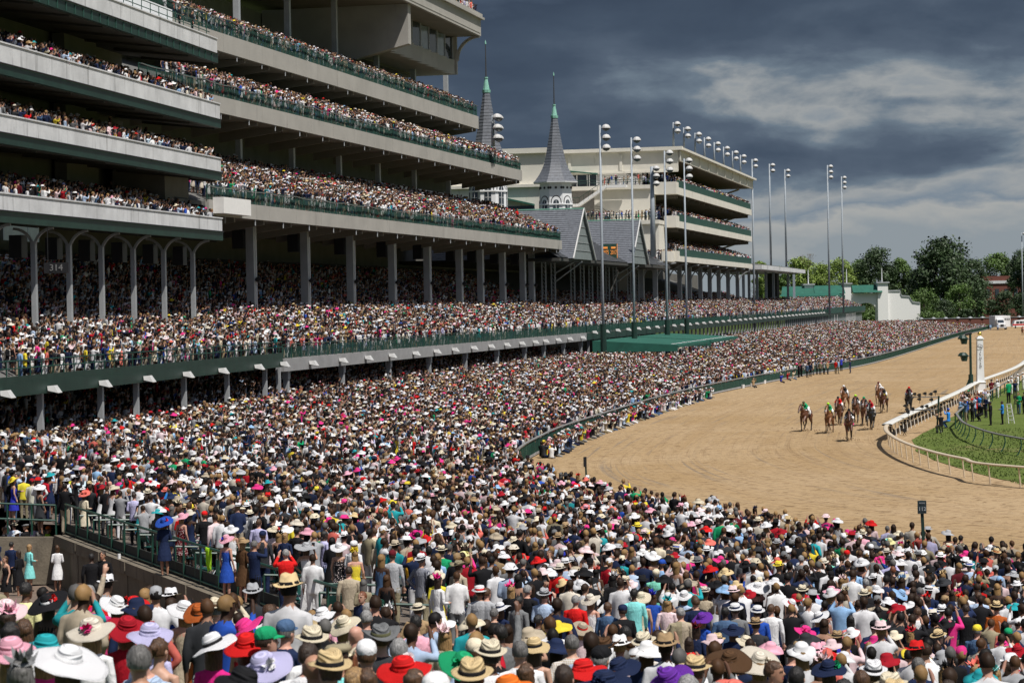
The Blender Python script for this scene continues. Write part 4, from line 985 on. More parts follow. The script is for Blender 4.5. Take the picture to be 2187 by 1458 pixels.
CH = chair_parts(); CHN = 0
ORD = ['topmost', 'second', 'third', 'fourth', 'fifth', 'sixth', 'seventh', 'eighth', 'ninth', 'tenth', 'eleventh', 'twelfth', 'thirteenth', 'lowest']
for k in range(40):
    f = random.uniform(.08, .98); p = WALL0.lerp(WALL1, f) + sW * (random.uniform(.7, 1.9) if k % 2 else random.uniform(2.0, 3.4)); z = wz(f) - .1
    u, v = project((p.x, p.y, z + .5))
    rz = R(random.gauss(-30, 25))
    e = empty('folding_chair', (p.x, p.y, z), f'Green folding chair behind the wall rail beside the {ORD[min(13, max(0, int(f * 15) - 1))]} row rail, {"close to the rail" if k % 2 else "set back"}', 'chair', 'green folding chairs behind the retaining wall', rz)
    for nm, me in (('seat', CH[0]), ('backrest', CH[1]), ('leg_frame', CH[2][0]), ('leg_frame', CH[2][1])):
        o = bpy.data.objects.new(nm, me); col.objects.link(o); o.parent = e

# litter bin in the walkway, post signs, finish post
p = at_z(84, 1236, 0); e = empty('litter_bin', p, 'black litter bin with round green lid labels between two women', 'bin')
MB().tube(p, p + Vector((0, 0, .95)), .33, .36, 12).build('body', M_BLACK, e); MB().box((p.x - .95, p.y - .3, .95), (p.x + .75, p.y + .5, 1.0)).build('lid', M_BLACK, e)
MB().box((p.x - .95, p.y - .35, 1.0), (p.x + .75, p.y - .3, 1.35)).build('sign_panel', M_BLACK, e)
for dx in (-.6, .35): MB().tube((p.x + dx, p.y - .39, 1.18), (p.x + dx, p.y - .352, 1.18), .13, n=12).build('round_label', mat('mint_label', (.25, .8, .45), .5), e)

for (u, v0, v1, y, txt, lab) in ((1968, 1068, 1150, 75.5, '112', 'green post with a small dark plate numbered 112 standing in the crowd'), (1250, 975, 1026, 117, '', 'thin dark green post at the track edge above the crowd')):
    pt = at_y(u, v0, y); pb = at_y(u + 8 if txt else u + 7, v1, y)
    e = empty('marker_post', (pt.x, y, 0), lab, 'post')
    MB().bar((pt.x + (.1 if txt else .06), y, .2), (pt.x, y, pt.z), .09, .09).build('post', M_GREEN, e)
    if txt:
        MB().box((pt.x - .14, y - .1, pt.z - .42), (pt.x + .14, y - .05, pt.z)).build('plate', mat('dark_plate', (.02, .035, .04), .5), e)
        text_obj('lettering', txt, .17, facing(Vector((pt.x, y - .12, pt.z - .27)), (0, -1, 0)), M_STEEL, e, depth=.004); text_obj('lettering', 'ROWS', .06, facing(Vector((pt.x, y - .12, pt.z - .08)), (0, -1, 0)), M_STEEL, e, depth=.004)
    else: MB().box((pt.x - .1, y - .1, pt.z - .5), (pt.x + .06, y - .05, pt.z)).build('plate', M_BLACK, e)

pf = at_z(2094, 838, 0); yF = pf.y; sc0 = yF / FOC
e = empty('finish_post', pf, 'white tapered finish post lettered FINISH with a gold ball on top', 'post')
def fp(w0, w1, z0, z1, name, m=M_WHITE): 
    q = MB(); c = pf; q.hexa([(c.x - w0, yF - w0, z0), (c.x + w0, yF - w0, z0), (c.x + w0, yF + w0, z0), (c.x - w0, yF + w0, z0), (c.x - w1, yF - w1, z1), (c.x + w1, yF - w1, z1), (c.x + w1, yF + w1, z1), (c.x - w1, yF + w1, z1)]); return q.build(name, m, e)
zt = at_y(2081, 719, yF).z
fp(.62, .5, 0, .18, 'base'); fp(.45, .43, .18, 1.05, 'base'); fp(.5, .46, 1.05, 1.14, 'moulding'); fp(.36, .29, 1.14, zt - .25, 'shaft'); fp(.36, .36, zt - .25, zt - .12, 'cap'); fp(.3, .08, zt - .12, zt + .1, 'cap')
MB().lathe([(.0, -.22), (.16, -.15), (.22, 0), (.16, .15), (0, .22)], (pf.x, yF, zt + .3), 10).build('gold_ball', M_GOLD, e, smooth=True)
for k, ch in enumerate('FINISH'):
    z = zt - 1.62 - k * .28; text_obj('lettering', ch, .29, facing(Vector((pf.x - .02, yF - .40, z)), (0, -1, 0)), M_BLACK, e)
mono = MB()
for cx0, a0, a1, r in ((-.09, 40, 320, .17), (.07, -95, 95, .17)):
    prev = None
    for k in range(13):
        a = R(a0 + (a1 - a0) * k / 12); w_ = Vector((pf.x - .02 + cx0 + r * math.cos(a), yF - .40, zt - .95 + r * 1.15 * math.sin(a) * (1 if cx0 < 0 else .85) + (0 if cx0 < 0 else -.05)))
        if prev is not None: mono.bar(prev, w_, .03, .03)
        prev = w_
mono.bar((pf.x + .05, yF - .40, zt - 1.14), (pf.x + .05, yF - .40, zt - .84), .03, .03); mono.build('monogram', M_BLACK, e)
# green pole with two hooded lamps
pg = at_z(2074, 842, 0); yG = pg.y
e = empty('finish_light_pole', pg, 'dark green pole with two hooded lamps beside the finish post', 'light pole')
ztop = at_y(2075, 712, yG).z
MB().tube(pg, pg + Vector((0, 0, 2.0)), .24, .24, 10).build('pole_sleeve', M_GREEN, e); MB().tube(pg + Vector((0, 0, 2.0)), Vector((pg.x, yG, ztop)), .13, .12, 8).build('pole', M_GREEN, e)
MB().bar(pg + Vector((-.9, .2, -.4)), pg + Vector((-.1, 0, 1.6)), .25, .2).build('brace', M_GREEN, e)
for dz in (.45, 2.15):
    c = Vector((pg.x - .75, yG, ztop - dz)); q = MB(); q.lathe([(.02, .3), (.3, .25), (.52, .0), (.5, -.1)], c, 10); q.hexa([c + Vector(v_) for v_ in ((-.1, -.25, -.6), (.35, -.25, -.6), (.35, .25, -.6), (-.1, .25, -.6), (-.25, -.3, -.05), (.45, -.3, -.05), (.45, .3, -.05), (-.25, .3, -.05))])
    q.tube(c, (pg.x, yG, c.z - .1), .07, n=6); q.build('lamp_hood', M_GREEN, e)
MB().tube((pg.x - .5, yG + .1, ztop - .1), (pg.x + .15, yG, ztop + .05), .16, n=6).build('junction_box', M_BLACK, e)
# ================================================================== PEOPLE
PAL = dict(white=(.80, .80, .82), cream=(.72, .64, .48), ivory=(.68, .62, .52), beige=(.45, .38, .28), tan=(.38, .26, .14), straw=(.66, .50, .27), khaki=(.30, .26, .17), brown=(.09, .045, .02), rust=(.42, .10, .02),
           black=(.010, .010, .012), charcoal=(.035, .037, .042), grey=(.18, .185, .19), silver=(.42, .43, .45), navy=(.012, .022, .065), blue=(.02, .08, .42), royal=(.03, .04, .45), denim=(.07, .13, .24), skyblue=(.30, .50, .78),
           paleblue=(.45, .57, .76), aqua=(.25, .72, .70), teal=(.02, .36, .40), mint=(.22, .66, .50), green=(.01, .32, .13), olive=(.10, .10, .05), lime=(.42, .80, .03), yellow=(.82, .64, .05), paleyellow=(.80, .76, .38),
           gold=(.70, .38, .03), orange=(.80, .18, .02), coral=(.80, .18, .14), red=(.65, .012, .012), crimson=(.40, .008, .02), maroon=(.12, .008, .015), pink=(.82, .40, .50), palepink=(.82, .62, .64), hotpink=(.78, .04, .25),
           magenta=(.65, .02, .22), purple=(.14, .03, .34), lavender=(.52, .50, .74), brightblue=(.03, .24, .70))
FAB = {}
def fabric(c, pat=None):
    key = c + (pat or '')
    if key in FAB: return FAB[key]
    nm = c + ('_' + pat if pat else '') + '_cloth'; base = PAL[c]
    m = bpy.data.materials.new(nm); m.use_nodes = True; t = m.node_tree; b = t.nodes['Principled BSDF']; b.inputs['Roughness'].default_value = .85; b.inputs['Specular IOR Level'].default_value = .2
    tcn = nd(t, 'ShaderNodeTexCoord'); P = tcn.outputs['Object']
    f = noise_node(t, P, 9, 4, .6); colr = ramp(t, f, [(.3, tuple(x * .86 for x in base)), (.7, tuple(min(.85, x * 1.08) for x in base))])
    if pat in ('plaid', 'check'):
        w1 = nd(t, 'ShaderNodeTexWave', wave_type='BANDS', bands_direction='X'); w2 = nd(t, 'ShaderNodeTexWave', wave_type='BANDS', bands_direction='Z')
        for w in (w1, w2): w.inputs['Scale'].default_value = 9 if pat == 'plaid' else 14; t.links.new(P, w.inputs[0])
        k = math_node(t, 'MAXIMUM', w1.outputs[1], w2.outputs[1]); colr = mixc(t, ramp(t, k, [(.72, (0, 0, 0)), (.86, (.7, .7, .7))]), colr, (.75, .75, .78) if sum(base) < 1.2 else tuple(x * .45 for x in base))
    if pat == 'stripe':
        w1 = nd(t, 'ShaderNodeTexWave', wave_type='BANDS', bands_direction='X'); w1.inputs['Scale'].default_value = 16; t.links.new(P, w1.inputs[0])
        colr = mixc(t, ramp(t, w1.outputs[1], [(.5, (0, 0, 0)), (.8, (.6, .6, .6))]), colr, (.8, .8, .82))
    if pat == 'floral':
        v_ = nd(t, 'ShaderNodeTexVoronoi'); v_.inputs['Scale'].default_value = 22; t.links.new(P, v_.inputs[0])
        colr = mixc(t, ramp(t, v_.outputs[0], [(.28, (.9, .9, .9)), (.4, (0, 0, 0))]), colr, (.75, .62, .6))
    t.links.new(colr, b.inputs['Base Color'])
    bn = nd(t, 'ShaderNodeBump'); bn.inputs['Strength'].default_value = .55; bn.inputs['Distance'].default_value = .05
    t.links.new(noise_node(t, vscale(t, P, (11, 11, 5)), 1, 4, .6, .8), bn.inputs['Height']); t.links.new(bn.outputs[0], b.inputs['Normal'])
    FAB[key] = m; return m
def straw(c):
    key = 'straw_' + c
    if key in FAB: return FAB[key]
    m = bpy.data.materials.new(c + '_woven_hat'); m.use_nodes = True; t = m.node_tree; b = t.nodes['Principled BSDF']; b.inputs['Roughness'].default_value = .8; b.inputs['Specular IOR Level'].default_value = .2
    tcn = nd(t, 'ShaderNodeTexCoord'); P = tcn.outputs['Object']; w = nd(t, 'ShaderNodeTexWave', wave_type='RINGS', rings_direction='SPHERICAL'); w.inputs['Scale'].default_value = 26; w.inputs['Distortion'].default_value = .4
    t.links.new(vscale(t, P, (1, 1, 1), (0, -.015, -1.74)), w.inputs[0]); base = PAL[c]
    t.links.new(mixc(t, w.outputs[1], tuple(x * .72 for x in base), tuple(min(.86, x * 1.05) for x in base)), b.inputs['Base Color'])
    bn = nd(t, 'ShaderNodeBump'); bn.inputs['Strength'].default_value = .5; bn.inputs['Distance'].default_value = .02; t.links.new(w.outputs[1], bn.inputs['Height']); t.links.new(bn.outputs[0], b.inputs['Normal'])
    FAB[key] = m; return m
SKIN = [mat(n, c, .55, var=.08, vscl=9) for n, c in (('fair_skin', (.52, .30, .21)), ('tan_skin', (.42, .22, .14)), ('pink_skin', (.56, .30, .22)), ('brown_skin', (.13, .06, .035)), ('deep_brown_skin', (.07, .035, .022)))]
HAIRC = dict(black=(.012, .010, .009), darkbrown=(.03, .016, .009), brown=(.075, .036, .016), auburn=(.16, .05, .018), blonde=(.30, .18, .075), greyhair=(.25, .245, .24), whitehair=(.55, .54, .52), saltpepper=(.12, .115, .11))
def hairm(c):
    key = 'h' + c
    if key not in FAB:
        m = bpy.data.materials.new(c + '_hair'); m.use_nodes = True; t = m.node_tree; b = t.nodes['Principled BSDF']; b.inputs['Roughness'].default_value = .5
        tcn = nd(t, 'ShaderNodeTexCoord'); P = tcn.outputs['Object']; f = noise_node(t, vscale(t, P, (70, 70, 9)), 1, 3, .6); base = HAIRC[c]
        t.links.new(ramp(t, f, [(.35, tuple(x * .55 for x in base)), (.65, tuple(min(.8, x * 1.5) for x in base))]), b.inputs['Base Color'])
        bn = nd(t, 'ShaderNodeBump'); bn.inputs['Strength'].default_value = .7; bn.inputs['Distance'].default_value = .02; t.links.new(f, bn.inputs['Height']); t.links.new(bn.outputs[0], b.inputs['Normal']); FAB[key] = m
    return FAB[key]
M_EYE = mat('dark_eye', (.02, .015, .012), .4); M_LIP = mat('lip', (.36, .10, .08), .5); M_SHOE = mat('dark_shoe', (.02, .015, .012), .4)

class Prims:
    def __init__(s): s.v = []; s.f = []; s.pt = []; s.tg = []
    def loft(s, rings, n, tagn):   # rings: (center, X vec, Y vec)
        b = len(s.v)
        for c, X, Y in rings:
            for i in range(n):
                a = 2 * math.pi * i / n; s.v.append(c + X * math.cos(a) + Y * math.sin(a))
        m_ = len(rings)
        for k in range(m_ - 1):
            for i in range(n): s.f.append((b + k * n + i, b + k * n + (i + 1) % n, b + (k + 1) * n + (i + 1) % n, b + (k + 1) * n + i))
        s.f.append(tuple(b + i for i in range(n - 1, -1, -1))); s.f.append(tuple(b + (m_ - 1) * n + i for i in range(n)))
        for (c, X, Y), (c2, X2, Y2) in zip(rings, rings[1:]):
            for g in (0, .5):
                cc, XX, YY = c.lerp(c2, g), X.lerp(X2, g), Y.lerp(Y2, g)
                for i in range(n): a = 2 * math.pi * i / n; s.pt.append(cc + XX * math.cos(a) + YY * math.sin(a)); s.tg.append(tagn)
    def limb(s, pts, tagn, n=10):   # pts: (x,y,z,r)
        P = [Vector(p[:3]) for p in pts]; rr = [p[3] for p in pts]; rings = []
        for i, p in enumerate(P):
            d = (P[min(i + 1, len(P) - 1)] - P[max(i - 1, 0)]).normalized(); up = Vector((0, 1, 0)) if abs(d.y) < .8 else Vector((0, 0, 1))
            X = d.cross(up).normalized(); Y = X.cross(d).normalized()
            if i == 0: rings.append((p - d * rr[0] * .7, X * rr[0] * .55, Y * rr[0] * .55))
            rings.append((p, X * rr[i], Y * rr[i]))
            if i < len(P) - 1:
                q = P[i + 1]; L_ = (q - p).length; k = max(1, int(L_ / .05))
                for j in range(1, k): g = j / k; rr_ = rr[i] * (1 - g) + rr[i + 1] * g; rings.append((p.lerp(q, g), X * rr_, Y * rr_))
            else: rings.append((p + d * rr[-1] * .7, X * rr[-1] * .55, Y * rr[-1] * .55))
        s.loft(rings, n, tagn)
    def zl(s, rings, tagn, n=16):   # (z, rx, ry, cy)
        out = []
        for a, b in zip(rings, rings[1:]):
            k = max(1, int(abs(b[0] - a[0]) / .03))
            for j in range(k):
                g = j / k; z, rx, ry, cy = [a[i] * (1 - g) + b[i] * g for i in range(4)]; out.append((Vector((0, cy, z)), Vector((rx, 0, 0)), Vector((0, ry, 0))))
        z, rx, ry, cy = rings[-1]; out.append((Vector((0, cy, z)), Vector((rx, 0, 0)), Vector((0, ry, 0)))); s.loft(out, n, tagn)
    def ell(s, c, r, tagn, n=10):
        c = Vector(c); out = []
        for k in range(7):
            a = -math.pi / 2 + math.pi * (k + .35) / 6.7; out.append((c + Vector((0, 0, r[2] * math.sin(a))), Vector((r[0] * math.cos(a), 0, 0)), Vector((0, r[1] * math.cos(a), 0))))
        s.loft(out, n, tagn)
    def remesh(s, name, voxel, ratio, mats, tags, smooth=True, M=None):
        me = bpy.data.meshes.new('tmp'); me.from_pydata([tuple(v) for v in s.v], [], s.f); me.update()
        o = bpy.data.objects.new('tmp', me); col.objects.link(o)
        r = o.modifiers.new('r', 'REMESH'); r.mode = 'VOXEL'; r.voxel_size = voxel; r.use_smooth_shade = smooth
        sm = o.modifiers.new('s', 'SMOOTH'); sm.factor = .5; sm.iterations = 2
        if ratio < 1: d = o.modifiers.new('d', 'DECIMATE'); d.ratio = ratio
        dg = bpy.context.evaluated_depsgraph_get(); out = bpy.data.meshes.new_from_object(o.evaluated_get(dg)); bpy.data.objects.remove(o); bpy.data.meshes.remove(me)
        out.name = name; kd = KDTree(len(s.pt))
        for i, p in enumerate(s.pt): kd.insert(p, i)
        kd.balance(); out.materials.clear()
        for m_ in mats: out.materials.append(m_)
        idx = [tags.index(s.tg[kd.find(p.center)[1]]) for p in out.polygons]
        out.polygons.foreach_set('material_index', idx); out.polygons.foreach_set('use_smooth', [smooth] * len(idx)); 
        if M is not None: out.transform(M)
        out.update(); return out
TAGS = ['skin', 'top', 'bottom', 'shoe', 'eye', 'lip']
def hand(P, w, d, side, fine, curl=.5, grip=None):
    """palm with four unequal bent fingers and a thumb at wrist w, pointing along d"""
    w = Vector(w); d = Vector(d).normalized(); x = d.cross(Vector((0, 0, 1)))
    x = (x if x.length > .2 else Vector((1, 0, 0))).normalized() * side; nrm = x.cross(d).normalized() * side
    P.limb([(*w, .030), (*(w + d * .045), .034), (*(w + d * .085), .032)], 'skin', 8)
    if not fine: P.limb([(*(w + d * .08), .03), (*(w + d * .14 - nrm * .02), .022)], 'skin', 6); return
    for k, ln in enumerate((.062, .074, .068, .052)):
        b0 = w + d * .085 + x * (.026 - .0175 * k); m1 = b0 + d * ln * .5 - nrm * ln * .18 * curl; m2 = m1 + d * ln * .35 - nrm * ln * .5 * curl
        P.limb([(*b0, .011), (*m1, .0105), (*m2, .009)], 'skin', 6)
    P.limb([(*(w + d * .03 + x * .02), .014), (*(w + d * .06 + x * .05), .012), (*(w + d * .095 + x * .055), .010)], 'skin', 6)
def head(P, fem, fine, dz=0, dy=0):
    k = .96 if fem else 1.0
    P.zl([(1.545, .022, .022, .072), (1.558, .042, .045, .058), (1.59, .058, .068, .042), (1.63, .067, .085, .030), (1.68, .073, .094, .022), (1.72, .071, .091, .018), (1.75, .056, .074, .016), (1.770, .030, .040, .015), (1.776, .01, .012, .015)], 'skin', 18)
    P.limb([(0, -.012, 1.47, .062 * k), (0, .0, 1.54, .053 * k), (0, .012, 1.60, .053 * k)], 'skin')
    if fine:
        P.limb([(0, .108, 1.672, .009), (0, .128, 1.648, .013), (0, .118, 1.640, .012)], 'skin', 8)
        for sx in (-1, 1):
            P.ell((sx * .074, .008, 1.652), (.012, .020, .032), 'skin', 8); P.ell((sx * .030, .103, 1.677), (.014, .010, .009), 'eye', 8); P.ell((sx * .033, .100, 1.697), (.020, .010, .007), 'skin', 8)
        P.ell((0, .108, 1.606), (.024, .010, .007), 'lip', 8); P.ell((0, .098, 1.575), (.022, .014, .014), 'skin', 8)
ARMS = {'down': ((.245, -.03, 1.17), (.25, .06, .93), (0, .25, -1)), 'front': ((.235, -.03, 1.17), (.10, .24, 1.13), (-.6, .7, .1)), 'up': ((.25, .16, 1.38), (.13, .26, 1.60), (-.25, .1, 1)),
        'reach': ((.29, .08, 1.64), (.33, .17, 1.90), (.05, .15, 1)), 'hip': ((.33, -.07, 1.2), (.19, .02, 1.03), (-1, .2, -.2)), 'knee': ((.24, .12, 1.15), (.13, .42, 1.03), (-.1, 1, -.2))}
def body(fem, armL, armR, fine, sleeve=True, crouch=False, skirt=None):
    P = Prims(); skirt = fem if skirt is None else skirt
    if not fem:
        P.zl([(.83, .175, .125, 0), (.93, .17, .122, 0), (1.06, .158, .113, 0), (1.20, .172, .12, 0), (1.33, .19, .125, -.005), (1.42, .182, .112, -.01), (1.48, .13, .09, -.01), (1.52, .068, .066, -.005)], 'top', 20)
        sh, r = .195, .064
    else:
        P.zl([(.90, .165, .125, 0), (.98, .15, .11, 0), (1.08, .125, .095, 0), (1.20, .145, .11, .005), (1.28, .155, .122, .012), (1.36, .15, .105, 0), (1.40, .14, .09, -.01)], 'top', 20)
        P.zl([(1.36, .15, .09, -.01), (1.43, .145, .082, -.01), (1.48, .10, .065, -.01), (1.51, .055, .055, -.005)], 'top' if sleeve else 'skin', 18)
        sh, r = .165, .05
    if skirt: P.zl([(.50, .24, .21, 0), (.70, .215, .18, 0), (.88, .178, .135, 0), (.97, .155, .115, 0)], 'top', 20)
    for sx, arm in ((-1, armL), (1, armR)):
        e, w, hd = ARMS[arm]; k = .9 if fem else 1
        e = Vector((sx * e[0] * k, e[1], e[2])); w = Vector((sx * w[0] * k, w[1], w[2])); hd = Vector((sx * hd[0], hd[1], hd[2]))
        at = 'top' if sleeve else 'skin'; f = 1.0 if sleeve else .8; g = .85 if fem else 1
        P.limb([(sx * .09, -.005, 1.43, r * .9), (sx * sh, -.01, 1.415, r), (*(Vector((sx * sh, -.01, 1.415)).lerp(e, .5)), .055 * f * g), (*e, .047 * f * g)], at)
        P.limb([(*e, .047 * f * g), (*e.lerp(w, .3), .046 * f * g), (*e.lerp(w, .92), .036 * f * g)], at if not fem or sleeve else 'skin'); P.limb([(*e.lerp(w, .88), .027), (*w, .026)], 'skin')
        hand(P, w, hd, sx, fine)
    if crouch:
        for sx in (-1, 1):
            P.limb([(sx * .10, 0, .88, .10), (sx * .15, .38, .78, .075), (sx * .14, .40, .74, .066)], 'bottom'); P.limb([(sx * .14, .40, .76, .065), (sx * .13, .18, .42, .05)], 'bottom'); P.limb([(sx * .13, .15, .36, .042), (sx * .13, .33, .35, .035)], 'shoe')
    else:
        for sx in (-1, 1):
            if fem and skirt:
                P.limb([(sx * .08, 0, .80, .08), (sx * .085, .01, .47, .052), (sx * .085, -.02, .30, .05), (sx * .08, -.01, .08, .03)], 'skin'); P.limb([(sx * .08, -.04, .045, .028), (sx * .085, .11, .03, .028)], 'shoe', 8)
            else:
                P.limb([(sx * .088, 0, .88, .10), (sx * .095, .01, .70, .085), (sx * .10, .015, .47, .064), (sx * .10, -.01, .28, .062), (sx * .10, -.01, .09, .052)], 'bottom'); P.limb([(sx * .10, -.05, .045, .042), (sx * .105, .13, .035, .036)], 'shoe', 8)
    head(P, fem, fine); return P
MM = [SKIN[0], fabric('navy'), fabric('charcoal'), M_SHOE, M_EYE, M_LIP]
BODY = {}
def get_body(key):
    if key not in BODY:
        fem, l, r, slv = {'m_down': (0, 'down', 'down', 1), 'm_front': (0, 'front', 'down', 1), 'm_up': (0, 'up', 'up', 1), 'm_phone': (0, 'front', 'up', 1), 'm_reach': (0, 'down', 'reach', 1), 'm_hip': (0, 'hip', 'front', 1),
                          'w_down': (1, 'down', 'down', 0), 'w_front': (1, 'front', 'front', 1), 'w_up': (1, 'up', 'up', 0), 'w_phone': (1, 'hip', 'up', 0), 'w_sleeve': (1, 'down', 'front', 1), 'm_crouch': (0, 'up', 'up', 1)}[key]
        BODY[key] = body(bool(fem), l, r, True, bool(slv), crouch=(key == 'm_crouch')).remesh(key.replace('m_', 'man_').replace('w_', 'woman_') + '_body', .0105, .32, MM, TAGS)
    return BODY[key]

def displace(me, amp, scl, seed=0):
    for v in me.vertices: v.co += v.normal * noise.noise(v.co * scl + Vector((seed, 0, 0))) * amp
    me.update(); return me
def cap_shell(seg=22, rng_=12, grow=1.0, low=1.615, front=1.715, n_amp=.010, seed=0):
    q = MB(); c = Vector((0, .008, 1.678)); vs = []; 
    for k in range(rng_ + 1):
        a = math.pi / 2 - (math.pi * .80) * k / rng_
        for i in range(seg):
            b = 2 * math.pi * i / seg; vs.append(c + Vector((.084 * grow * math.cos(a) * math.cos(b), .105 * grow * math.cos(a) * math.sin(b), .109 * grow * math.sin(a))))
    fs = []
    for k in range(rng_):
        for i in range(seg):
            f = (k * seg + i, (k + 1) * seg + i, (k + 1) * seg + (i + 1) % seg, k * seg + (i + 1) % seg); m_ = sum((vs[j] for j in f), Vector()) / 4
            if m_.z < low or (m_.y > .045 and m_.z < front) or (abs(m_.x) > .06 and m_.y > .0 and m_.z < 1.665): continue
            fs.append(f)
    q.add(vs, fs); me = q.mesh('hair', hairm('brown'), True); return displace(me, n_amp, 30, seed)
def hair_long(ln=.34, seed=0):
    q = MB(); q2 = cap_shell(seed=seed); q.add([v.co.copy() for v in q2.vertices], [tuple(p.vertices) for p in q2.polygons])
    vs = []; n = 16; R_ = 10
    for k in range(R_ + 1):
        f = k / R_; z = 1.72 - (ln + .1) * f
        for i in range(n):
            a = math.pi * (1.0 + i / (n - 1)); w = (.086 + .014 * math.sin(f * 3)) * (1 - .45 * f ** 3); dpt = (.10 - .03 * f) * (1 - .3 * f ** 3)
            vs.append(Vector((w * math.cos(a), .015 + dpt * math.sin(a) * .95 - .03 * f, z)))
    q.add(vs, [(k * n + i, k * n + i + 1, (k + 1) * n + i + 1, (k + 1) * n + i) for k in range(R_) for i in range(n - 1)])
    return displace(q.mesh('hair', hairm('brown'), True), .012, 22, seed + 3)
def hair_bun(seed=0):
    q = MB(); q2 = cap_shell(seed=seed); q.add([v.co.copy() for v in q2.vertices], [tuple(p.vertices) for p in q2.polygons]); q.lathe([(.0, -.045), (.035, -.03), (.048, 0), (.035, .03), (0, .045)], (0, -.10, 1.70), 10)
    return displace(q.mesh('hair', hairm('brown'), True), .006, 30, seed)
HC = Vector((0, .012, 0))
def hat_profile(kind, n=28):
    """returns main mesh, band mesh"""
    A = MB(); B = MB(); bz = 1.728
    if kind in ('panama', 'cowboy'):
        br = .155 if kind == 'panama' else .19; up = .012 if kind == 'panama' else .045
        def fn(p, a, r):
            if r > .10: p.z += up * (math.cos(a) ** 2) * (r - .1) / (br - .1) * 1.6 - .010 * (math.sin(a) > 0) * (r - .1) / .06
            if p.z > .085: p.z -= .022 * math.exp(-(p.x / .03) ** 2)
            p.y *= 1.14; return p
        A.lathe([(br, -.004), (br, .002), (.125, .0), (.096, .004), (.092, .03), (.086, .07), (.078, .098), (.062, .112), (.03, .108), (.0, .104)], HC + Vector((0, 0, bz)), n, fn=fn)
        A.lathe([(br - .001, -.005), (.09, -.004)], HC + Vector((0, 0, bz)), n, fn=fn)
        B.lathe([(.0975, .004), (.0975, .034), (.092, .036)], HC + Vector((0, 0, bz)), n, fn=lambda p, a, r: Vector((p.x, p.y * 1.14, p.z)))
    elif kind == 'boater':
        s_ = lambda p, a, r: Vector((p.x, p.y * 1.12, p.z))
        A.lathe([(.16, -.003), (.16, .005), (.094, .006), (.092, .078), (.086, .084), (0, .085)], HC + Vector((0, 0, bz)), n, fn=s_); A.lathe([(.16, -.004), (.09, -.004)], HC + Vector((0, 0, bz)), n, fn=s_)
        B.lathe([(.0955, .006), (.0955, .045), (.091, .047)], HC + Vector((0, 0, bz)), n, fn=s_)
    elif kind in ('sun', 'huge', 'wide'):
        br = {'sun': .19, 'wide': .225, 'huge': .30}[kind]; ph = random.uniform(0, 6)
        def fn(p, a, r):
            if r > .10: g = (r - .1) / (br - .1); p.z += -.03 * g ** 1.5 + .022 * g * math.sin(2 * a + ph) + .008 * g * math.sin(5 * a + ph)
            p.y *= 1.06; return p
        rings = [(br, -.004), (br, .004)] + [(br + (.1 - br) * k / 6, .001 * k) for k in range(1, 6)] + [(.098, .006), (.094, .04), (.088, .075), (.070, .098), (.035, .108), (0, .11)]
        A.lathe(rings, HC + Vector((0, 0, bz)), n + 6, fn=fn)
        B.lathe([(.101, .004), (.099, .034), (.092, .037)], HC + Vector((0, 0, bz)), n, fn=lambda p, a, r: Vector((p.x, p.y * 1.06, p.z)))
    elif kind == 'cap':
        A.lathe([(.088, -.02), (.092, .0), (.089, .03), (.076, .062), (.05, .082), (.02, .09), (0, .091)], HC + Vector((0, -.004, bz - .01)), n, fn=lambda p, a, r: Vector((p.x, p.y * 1.18, p.z)))
        vs = []; m_ = 10
        for k in range(m_ + 1):
            a = math.pi * (.14 + .72 * k / m_); vs += [Vector((.085 * math.cos(a), .012 + .10 * math.sin(a), bz - .02)), Vector((.085 * math.cos(a) * 1.02, .012 + .10 * math.sin(a) + .075 * math.sin((k / m_) * math.pi) ** .6, bz - .042))]
        B.add(vs + [v + Vector((0, 0, .006)) for v in vs], [(2 * k, 2 * k + 1, 2 * k + 3, 2 * k + 2) for k in range(m_)] + [(2 * k + 2 + 2 * m_, 2 * k + 4 + 2 * m_, 2 * k + 5 + 2 * m_, 2 * k + 3 + 2 * m_) for k in range(m_)])
    elif kind == 'flatcap':
        A.lathe([(.10, -.012), (.112, .008), (.11, .026), (.085, .048), (.04, .056), (0, .058)], HC + Vector((0, .012, bz - .005)), n, fn=lambda p, a, r: Vector((p.x, p.y * 1.25, p.z + p.y * -.12)))
    elif kind == 'fasc':
        for k in range(26):
            a = random.uniform(0, 6.28); e_ = random.uniform(.2, 1.4); d = Vector((math.cos(a) * math.cos(e_), math.sin(a) * math.cos(e_), math.sin(e_))); L_ = random.uniform(.07, .17); c = Vector((.03, .0, bz + .02)); x = d.cross(Vector((0, 0, 1))).normalized() * random.uniform(.02, .04); up = d.cross(x).normalized() * .03
            A.add([c, c + d * L_ * .5 + x + up, c + d * L_, c + d * L_ * .5 - x + up], [(0, 1, 2, 3)])
        B.lathe([(.085, -.002), (.08, .012), (.03, .02), (0, .022)], Vector((.02, .0, bz + .02)), 14)
    return A, B
def flower_mesh(c=(.095, -.03, 1.765), r=.06):
    q = MB(); c = Vector(c)
    for k in range(22):
        a = random.uniform(0, 6.28); e_ = random.uniform(-.3, 1.4); d = Vector((math.cos(a) * math.cos(e_), math.sin(a) * math.cos(e_), math.sin(e_))); x = d.cross(Vector((.1, .2, 1))).normalized() * r * .45; u_ = d.cross(x).normalized() * r * .2
        q.add([c, c + d * r * .7 + x + u_, c + d * r, c + d * r * .7 - x + u_], [(0, 1, 2, 3)])
    return q.mesh('flower', fabric('red'), True)
HATM = {}
